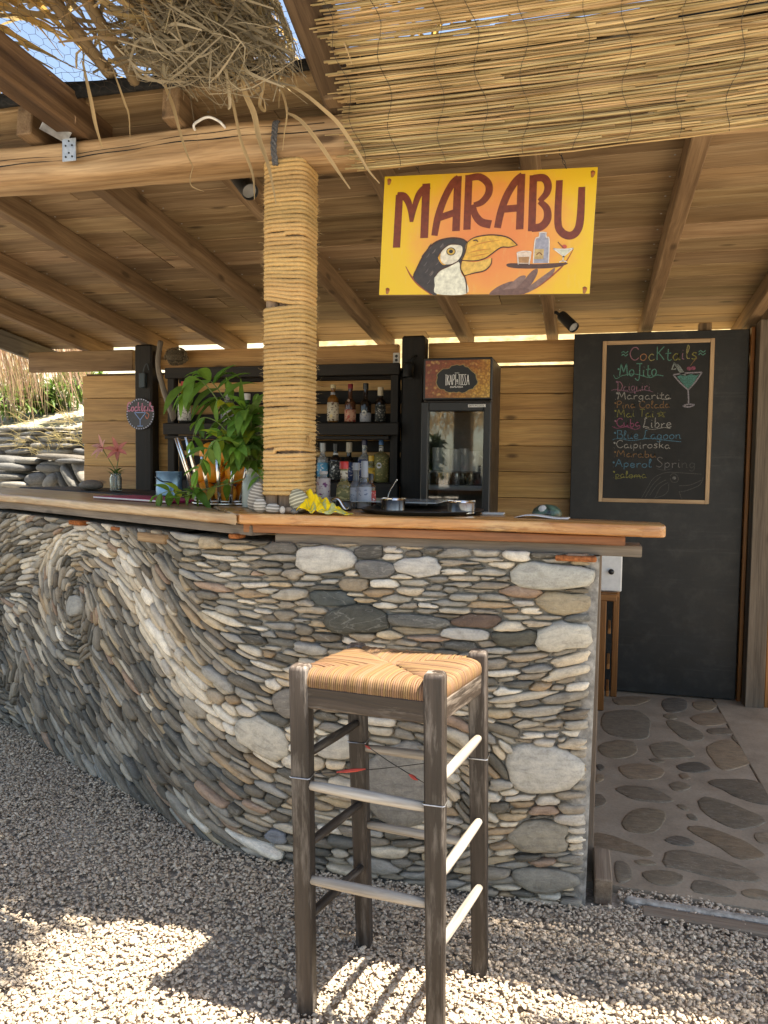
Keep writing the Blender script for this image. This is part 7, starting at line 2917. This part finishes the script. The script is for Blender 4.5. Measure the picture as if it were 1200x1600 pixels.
def inpoly(p, q):
    c = False
    for i in range(len(q)):
        (x0, y0), (x1, y1) = q[i - 1], q[i]
        if (y0 > p[1]) != (y1 > p[1]) and p[0] < (x1 - x0) * (p[1] - y0) / (y1 - y0) + x0:
            c = not c
    return c


BEAMPX = [(425, -30), (512, -30), (552, 190), (520, 190)]


def onbeam(pts):
    return any(inpoly(proj(p), BEAMPX) for p in pts if p[1] > .8)


gx = [((x - 66) * 1.12 + 66, (y - 90) * 1.08 + 90) for x, y in gap]
b = MB()
rq = random.Random(5)
cnt = 0
for k in range(5200):
    if cnt >= 2300:
        break
    x = rq.uniform(-2.3, -.84)
    y = rq.uniform(1.15, 2.30)
    dense = rq.random()
    z = 2.50 + .36 * (2.3 - y) + rq.uniform(0, .17) + .03 * math.sin(x * 6)
    c = V(x, y, z)
    A = rq.gauss(1.1, .75) if rq.random() < .55 else rq.uniform(0, 3.14)
    d = unit(V(math.cos(A), math.sin(A) * .9, rq.gauss(-.08, .22)))
    L = rq.uniform(.12, .5)
    q = [c - d * L / 2, c + V(rq.gauss(0, .02), rq.gauss(0, .02), rq.gauss(.01, .02)), c + d * L / 2 + V(0, 0, -.06 * rq.random())]
    if y > 2.1:
        for p in q:
            p[2] = max(p[2], rz(max(p[1], 2.2)) + .15) if p[1] > 2.15 else p[2]
    bad = False
    for f_ in np.linspace(0, 1, 7):
        p = q[0] * (1 - f_) + q[2] * f_
        if p[1] > 1.0 and inpoly(proj(p), gx):
            bad = True
    pc = proj(c)
    if bad and rq.random() < .97:
        continue
    if (pc[0] > 375 and rq.random() < .5) or (pc[0] < 250 and rq.random() < .86):
        continue
    w = rq.uniform(.004, .022)
    tn = rq.choice([.6, .8, 1, 1.15, 1.35])
    cp = catmull(q, 3)
    if onbeam(cp):
        continue
    nv = unit(V(rq.gauss(0, .6), rq.gauss(0, .6), 1))
    b.ribbon(cp, [w * (.3 + .7 * math.sin(math.pi * min(.97, i / (len(cp) - 1) + .12))) for i in range(len(cp))], nv, 0, (tn, tn * rq.uniform(.9, 1.0), tn * rq.uniform(.78, .95)))
    cnt += 1
print('thatch leaves', cnt)
b.build('dry_leaves', M['dryleaf'], th, kind='stuff')
b = MB()
for k in range(2500):
    x, y = -2.9 + 3.6 * rq.random() ** 1.15, rq.uniform(1.5, 2.34)
    if (x > -.17 and y < 1.93) or (-1.3 < x < -.55 and y > 2.19):
        continue
    d = unit(V(rq.gauss(1, .3), rq.gauss(0, .12), rq.gauss(0, .1)))
    L = rq.uniform(.2, .5)
    p = V(x, y, 2.82 + rq.uniform(0, .16))
    t_ = rq.uniform(.6, 1.2)
    b.ribbon([p - d * L / 2, p + V(0, 0, .01), p + d * L / 2], [.012, .032, .008], V(rq.gauss(0, .4), rq.gauss(0, .4), 1), 0, (t_, t_ * .95, t_ * .85))
b.build('upper_thatch', M['dryleaf'], th, kind='stuff')  # unseen layer added to shade the gravel, its gaps shaped for sun patches
# the thick tangled bunch in the middle
b = MB()
for k in range(2300):
    px, py = rq.gauss(325, 105), rq.gauss(30, 50)
    if py > 118 - .0016 * (px - 340) ** 2 or px > 450 or px < 222 or px > 425 + .25 * py:
        continue
    p = atY(px, py, rq.uniform(2.0, 2.24))
    d = unit(V(rq.gauss(1.0, .6), rq.gauss(0, .4), rq.gauss(-.35, .4)))
    L = rq.uniform(.10, .36)
    t_ = rq.choice([.4, .6, .8, 1.0, 1.25, 1.5])
    cp = catmull([p - d * L / 2, p + V(rq.gauss(0, .045), rq.gauss(0, .02), rq.gauss(0, .045)), p + d * L / 2 + V(0, 0, -.03)], 4)
    if onbeam(cp):
        continue
    w = rq.choice([.0015, .002, .003, .004, .005, .007, .010])
    b.ribbon(cp, [w * (.35 + .65 * math.sin(math.pi * min(.97, i / (len(cp) - 1) + .1))) for i in range(len(cp))], unit(V(rq.gauss(0, .7), -1 + rq.gauss(0, .4), rq.gauss(-.4, .6))), 0, (t_ * .82, t_ * .90, t_ * 1.05))
b.build('tangled_bunch', M['dryleaf'], th, kind='stuff')
# leaves with sun glow painted in as orange tint, over the dark pergola beams, left edge and middle
b = MB()
for k in range(420):
    if k % 3 == 0:
        px, py = rq.uniform(350, 500), rq.uniform(-40, 100)
        Y = rq.uniform(2.12, 2.26)
        d = unit(V(rq.gauss(.5, .4), rq.gauss(.5, .3), rq.gauss(-.15, .2)))
    elif k % 3 == 1:
        px, py = rq.uniform(-60, 70), rq.uniform(-30, 230)
        if inpoly((px, py), gx) or py > 95 + px * .9:
            continue
        Y = rq.uniform(1.95, 2.2)
        d = unit(V(rq.gauss(.35, .2), rq.gauss(.7, .2), rq.gauss(-.25, .15)))
    else:
        px, py = rq.uniform(540, 760), rq.uniform(-60, 60)
        Y = rq.uniform(2.02, 2.25)
        d = unit(V(rq.gauss(.3, .8), rq.gauss(.5, .5), rq.gauss(0, .2)))
    p = atY(px, py, Y) + V(0, .08, .10) * (1 if k % 3 == 2 else 1.1 if k % 3 == 0 else .3)
    L = rq.uniform(.12, .4)
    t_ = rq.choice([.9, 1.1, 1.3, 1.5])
    cp = catmull([p - d * L / 2, p + V(rq.gauss(0, .01), 0, rq.gauss(.01, .01)), p + d * L / 2], 3)
    if k % 3 == 1 and any(inpoly(proj(q_), gx) for q_ in cp[::2]) and rq.random() < .8:
        continue
    if onbeam(cp):
        continue
    w = rq.uniform(.006, .022)
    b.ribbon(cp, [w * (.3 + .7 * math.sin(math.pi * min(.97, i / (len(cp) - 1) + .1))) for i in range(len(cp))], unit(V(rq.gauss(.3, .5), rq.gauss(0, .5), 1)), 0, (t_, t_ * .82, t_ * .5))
b.build('sunlit_leaves', M['dryleaf'], th, kind='stuff')
# long strips hanging from it
Z6 = lambda L_: [(240 + x / 3.158, y / 3.158) for x, y in L_]
Z7 = lambda L_: [(x / 4.615, y / 4.615) for x, y in L_]
HANG = [
    (Z6([(40, 340), (60, 430), (95, 520), (130, 650), (165, 760), (195, 825)]), 9, 2.13), (Z6([(195, 825), (180, 880), (190, 920), (250, 945)]), 2.5, 2.13),
    (Z6([(345, 270), (365, 400), (390, 500), (430, 690), (470, 800), (492, 880), (498, 985)]), 9, 2.15),
    (Z6([(430, 220), (438, 330), (445, 440), (495, 560), (520, 680), (570, 830), (605, 1010)]), 14, 2.12),
    (Z6([(500, 300), (545, 350), (535, 420), (500, 455), (475, 472)]), 10, 2.16), (Z6([(520, 330), (545, 400), (525, 500), (530, 530), (552, 548), (545, 490)]), 9, 2.14),
    (Z6([(590, 290), (600, 380), (640, 470), (658, 560), (645, 660), (637, 742)]), 6, 2.17), (Z6([(615, 330), (635, 400), (620, 480), (618, 535)]), 4, 2.17),
    (Z6([(630, 400), (740, 460), (850, 550), (920, 620), (1000, 740), (1060, 840), (1115, 905)]), 9, 2.10),
    (Z6([(655, 555), (720, 590), (790, 670), (860, 770), (920, 860), (970, 932)]), 10, 2.12),
    (Z6([(640, 320), (690, 365), (705, 400), (712, 435)]), 5, 2.16), (Z6([(300, 300), (306, 380), (310, 445)]), 5, 2.18), (Z6([(318, 330), (325, 400), (328, 472)]), 4, 2.18),
    (Z6([(370, 310), (400, 380), (430, 415)]), 6, 2.17), (Z6([(450, 200), (480, 280), (500, 310)]), 12, 2.12), (Z6([(855, 0), (900, 130), (940, 210), (980, 320)]), 5, 2.05),
    (Z7([(595, 440), (620, 560), (655, 720), (690, 900), (738, 1068)]), 12, 2.15), (Z7([(805, 480), (850, 600), (895, 730), (928, 830), (938, 990)]), 6, 2.16), (Z7([(1160, 470), (1180, 560), (1195, 640)]), 6, 2.16),
]
for k, (pts, w, Y) in enumerate(HANG):
    P3 = [atY(x, y, Y + .02 * math.sin(i * 1.3 + k)) for i, (x, y) in enumerate(pts)]
    cp = catmull(P3, 5)
    m_ = len(cp)
    ww = [w * .00105 * (.25 + .9 * math.sin(math.pi * min(.98, .12 + .86 * i / (m_ - 1))) ** 1.2) for i in range(m_)]
    nr = [V(.35 * math.sin(i * .25 + k), -1, .2 * math.cos(i * .3)) for i in range(m_)]
    b = MB()
    tn = rq.uniform(.95, 1.35)
    b.ribbon(cp, ww, nr, 0, (tn, tn * .96, tn * .88))
    o = b.build('hanging_leaf', M['dryleaf'], th)
# wire netting under the thatch
b = MB()
hexr = .021
n_e = 0
for i in range(46):
    for j in range(34):
        cx = -1.86 + i * hexr * 1.5
        cy = 1.55 + (j + .5 * (i % 2)) * hexr * 1.732
        if cx > -.82 or cy > 2.22:
            continue

        def hp_(k):
            x = cx + hexr * math.cos(k * 1.0472)
            y = cy + hexr * math.sin(k * 1.0472)
            jx, jy = .003 * math.sin(x * 310 + y * 90), .003 * math.sin(y * 270 + x * 130)
            return V(x + jx, y + jy, 2.455 + .34 * (2.25 - y) + .014 * math.sin(x * 7) + .010 * math.sin(y * 11 + x * 5) - (.0 if y < 2.15 else -.02))
        for k in (0, 1, 2):
            b.tube([hp_(k), hp_(k + 1)], .00055, 4, cap=False)
            n_e += 1
M['netting'] = m_plain('rusty_netting', (.045, .032, .025), .7, .3)
b.build('wire_netting', M['netting'], th, kind='stuff')

# ------------------------------------------------------------------ outside: hillside, dry stone wall, shrubs, hanging reeds
t = NT('hillside_soil')
g = t.attr('gc')
n1, n2 = t.noise(g, 1.6, 6, .65), t.noise(g, 14, 5, .7)
c = t.ramp(n1, [(.3, (.30, .26, .19)), (.5, (.44, .40, .32)), (.7, (.26, .27, .13))])
c = t.mix(.5, c, t.ramp(n2, [(.3, (.55, .55, .5)), (.65, (1.1, 1.1, 1.05))]), 'MULTIPLY')
M['soil'] = t.set(c, .95, t.bump(n2, .6, .05), Specular_IOR_Level=.1)
b = MB()
vs, F = [], []
nx, ny = 46, 30
for i in range(nx):
    x = -34 + 60 * i / (nx - 1)
    for j in range(ny):
        y = 6.45 + 46 * (j / (ny - 1)) ** 1.8
        z = 1.55 + .30 * (y - 6.45) ** .9 + .10 * math.sin(x * 1.3 + y) * min(1, (y - 6.45)) + .06 * math.sin(x * 3.1)
        if x > -3.2:
            z = max(z, 1.5 + .62 * (y - 6.45) * min(1, (x + 3.2) / .8)) if y < 14 else z + 2.4 * min(1, (x + 3.2) / .8)
        if j == 0:
            z -= .05
        vs.append((x, y, z))
for i in range(nx - 1):
    for j in range(ny - 1):
        F.append((i * ny + j, (i + 1) * ny + j, (i + 1) * ny + j + 1, i * ny + j + 1))
for i in range(nx - 1):
    a = len(vs)
    vs += [(vs[i * ny][0], 6.45, -.1), (vs[(i + 1) * ny][0], 6.45, -.1)]
    F.append((a, a + 1, (i + 1) * ny, i * ny))
b.add(vs, F)
o = b.build('hillside', M['soil'], None, smooth=True)
o['kind'] = 'structure'
b = MB()
vs, F = [], []
for i in range(40):
    x = -3.1 + 8 * i / 39
    for j in range(9):
        f_ = j / 8
        y_ = 5.0 + 4.0 * f_
        vs.append((x, y_, .75 + .95 * min(1, (y_ - 5) / 1.5) ** .8 + .78 * max(0, y_ - 6.5) + .05 * math.sin(x * 3 + j) + .03 * math.sin(x * 9 + j * 2)))
for i in range(39):
    for j in range(8):
        F.append((i * 9 + j, (i + 1) * 9 + j, (i + 1) * 9 + j + 1, i * 9 + j + 1))
b.add(vs, F)
M['bankgrass'] = m_plain('dry_bank', (.40, .30, .15), .95, var=.3, sc=9, bump=.8, spec=.1)
o = b.build('bank', M['bankgrass'], None, smooth=True)  # slope added to bounce sun under the roof and show golden in its gap
o['kind'] = 'structure'
dsw = thing('dry_stone_wall', 'sunlit dry stone wall of flat grey stones seen through the left opening', 'stone wall', (-5, 6.3, 0))
rq = random.Random(31)
z = .70
rest = MB()
SC_ = [(.24, .235, .215), (.29, .28, .25), (.21, .21, .20), (.32, .30, .26), (.27, .245, .205), (.18, .18, .175)]
row = 0
while z < 1.62:
    h = rq.uniform(.042, .078)
    x = -6.6 + rq.uniform(0, .2)
    while x < -3.4:
        w = rq.uniform(.16, .46)
        b = MB()
        hh = h * rq.uniform(.72, 1.0)
        n_ = 14
        out = []
        tilt = rq.gauss(0, .05)
        for k in range(n_):
            A = 2 * math.pi * k / n_
            e = .75
            u = w / 2 * .98 * math.copysign(abs(math.cos(A)) ** e, math.cos(A)) * rq.uniform(.95, 1.03)
            v = hh / 2 * math.copysign(abs(math.sin(A)) ** e, math.sin(A)) * rq.uniform(.88, 1.05)
            out.append((u, v + u * tilt))
        yy = 6.28 + .10 * (z - .7) + rq.uniform(-.05, .05)
        t_ = rq.uniform(.8, 1.25)
        b.pillow(out, (x + w / 2, yy, z + h / 2), (1, 0, 0), (0, 0, 1), (0, -1, 0), .09, .12, tuple(q * t_ for q in rq.choice(SC_)))
        b.build('stone', M['stone'], dsw, smooth=True)
        x += w + rq.uniform(-.005, .02)
    z += h * .97
    row += 1
b = MB()
b.box((-6.8, 6.36, -.05), (-3.3, 6.46, 1.60), .01)
b.build('earth_core', M['mortar'], dsw)
# a lower heap of slanting flat stones nearer the opening
heap = thing('stone_heap', 'heap of slanting flat stones stacked low beside the board wall opening', 'stone heap', (-4.3, 5.7, 1.0))
for (px, py, hw_, hh_, dg) in ((95, 715, 38, 6, 3), (92, 725, 30, 6, -3), (80, 732, 22, 8, 2), (110, 720, 22, 5, 0), (60, 748, 20, 11, -10), (75, 742, 18, 7, -20), (82, 752, 14, 10, -45), (100, 750, 22, 7, 62), (110, 745, 20, 7, 58), (118, 742, 22, 6, 60), (90, 755, 22, 6, 50), (20, 730, 30, 7, 2), (10, 745, 30, 6, 0), (25, 757, 24, 6, 2), (5, 720, 26, 9, 4), (45, 720, 20, 6, 0), (125, 735, 20, 6, 65), (50, 758, 30, 6, 0)):
    p = atY(px, py, 5.75 + RND.uniform(-.05, .05))
    k_ = np.linalg.norm(atY(px + 10, py, 5.75) - atY(px, py, 5.75)) / 10
    A = -math.radians(dg)
    out = []
    for q in range(14):
        a = 2 * math.pi * q / 14
        u, v = hw_ * k_ * math.copysign(abs(math.cos(a)) ** .8, math.cos(a)), hh_ * .82 * k_ * math.copysign(abs(math.sin(a)) ** .8, math.sin(a))
        out.append((u * math.cos(A) - v * math.sin(A), u * math.sin(A) + v * math.cos(A)))
    t_ = RND.uniform(.5, .9)
    b = MB()
    b.pillow(out, p, (1, 0, 0), (0, 0, 1), (0, -1, 0), .07, .14, tuple(q * t_ for q in RND.choice(SC_)))
    b.build('stone', M['stone'], heap, smooth=True)
b = MB()
b.box((-5.6, 5.83, -.02), (-3.7, 6.1, 1.22), .03)
b.build('rubble_core', M['mortar'], heap)
# shrubs on the slope
M['shrubleaf'] = m_leafy('shrub_leaf', (.10, .17, .045), .3, .5, .4, 8)
for k, (px, py, R_, tone) in enumerate(((12, 625, .24, 1.2), (50, 618, .22, .8), (95, 612, .25, 1.1), (128, 598, .25, 1.3), (25, 598, .25, .9), (78, 632, .14, .6))):
    Y = 7.1 + .25 * (k % 3)
    p = atY(px, py, Y)
    shr = thing('shrub', ['bright green shrub at the far left of the slope above the stone wall', 'dark green shrub behind the hanging reeds, left of centre in the opening', 'green shrub in the middle of the slope beyond the reeds', 'light green shrub nearest the board wall on the slope', 'dull green shrub high on the slope behind the reeds', 'small dark shrub low on the pale slope'][k], 'shrub', p - V(0, 0, R_ * .8), 'shrubs on the slope')
    b = MB()
    for j in range(420):
        d = unit(NPR.normal(0, 1, 3))
        q = p + d * R_ * NPR.uniform(.35, 1) * V(1.1, .8, .75) * (1 + .25 * math.sin(d[0] * 5 + k) * math.sin(d[2] * 6))
        leaf_mesh(b, q, unit(d + NPR.normal(0, .6, 3)), V(0, 0, 1), NPR.uniform(.06, .13), .035, .4, .15, tuple(np.array((1, 1, .9)) * tone * NPR.uniform(.6, 1.5)), 2)
    b.build('foliage', M['shrubleaf'], shr)
    b = MB()
    for j in range(6):
        d = unit(V(NPR.normal(0, .5), NPR.normal(0, .5), 1))
        b.tube([p - V(0, 0, R_ * .9), p + d * R_ * .5], [.02, .006], 6)
    b.build('stem', M['greywood'], shr)
# reddish dry reeds hanging beyond the opening
M['dryreed'] = m_leafy('reddish_dry_reed', (.42, .29, .19), .3, .6, .3, 1, streak=True, mul=1.4)
b = MB()
rq = random.Random(9)
for k in range(1150):
    px = rq.uniform(-90, 150)
    f_ = rq.random()
    yb_ = 622 - .22 * max(px, 0) + rq.gauss(0, 28) - 60 * f_ * rq.random()
    yt_ = 500 + .25 * px - rq.uniform(0, 60)
    if yb_ < yt_ + 20:
        continue
    Y = rq.uniform(6.2, 6.9)
    p0, p1 = atY(px - rq.uniform(10, 38), yt_, Y), atY(px, yb_, Y - .1)
    t_ = rq.choice([.7, .9, 1, 1.2, 1.5])
    mid = (p0 + p1) / 2 + V(rq.gauss(0, .03), rq.gauss(0, .03), 0)
    w = rq.uniform(.003, .009)
    b.ribbon(catmull([p0, mid, p1], 3), [w, w, w, w, w * .8, w * .6, w * .3], V(rq.gauss(0, .5), -1, 0), 0, (t_, t_ * rq.uniform(.85, 1.15), t_ * rq.uniform(.8, 1.2)))
o = b.build('hanging_dry_reeds', M['dryreed'], None, kind='stuff')
o['label'] = 'fringe of reddish dry reeds hanging in the sun beyond the left opening'
# dry grass on the wall
b = MB()
for k in range(260):
    c = rq.choice([(95, 690), (30, 690), (115, 672), (60, 705), (20, 745), (75, 735), (110, 655), (40, 660), (125, 690)])
    p = atY(c[0] + rq.gauss(0, 9), c[1] + rq.gauss(0, 5), rq.uniform(5.95, 6.15))
    d = unit(V(rq.gauss(0, .7), rq.gauss(-.4, .3), rq.uniform(-.3, 1)))
    L = rq.uniform(.06, .24)
    b.ribbon([p, p + d * L * .6, p + d * L + V(0, 0, -.05 * rq.random())], [.005, .004, .001], V(d[1], -1, .2), 0, (1.15, 1.2, 1.0))
o = b.build('dry_grass', M['dryleaf'], None, kind='stuff')
o['label'] = 'pale dry grass growing from the joints of the dry stone wall'

# straw canopy on the far side of the terrace, mirrored in the fridge glass
b = MB()
for k in range(900):
    p = V(rq.uniform(-3.6, -.4), rq.uniform(-3.6, -2.6), rq.uniform(2.0, 2.75))
    d = unit(V(rq.gauss(0, .5), rq.gauss(.3, .5), -.8))
    L = rq.uniform(.2, .5)
    t_ = rq.uniform(.6, 1.5)
    b.ribbon([p, p + d * L * .5, p + d * L], [.012, .02, .004], V(rq.gauss(0, .4), 1, rq.gauss(0, .3)), 0, (t_, t_ * .9, t_ * .75))
o = b.build('terrace_straw_canopy', M['dryleaf'], None, kind='stuff')
o['label'] = 'straw canopy across the terrace, seen only mirrored in the fridge door glass'
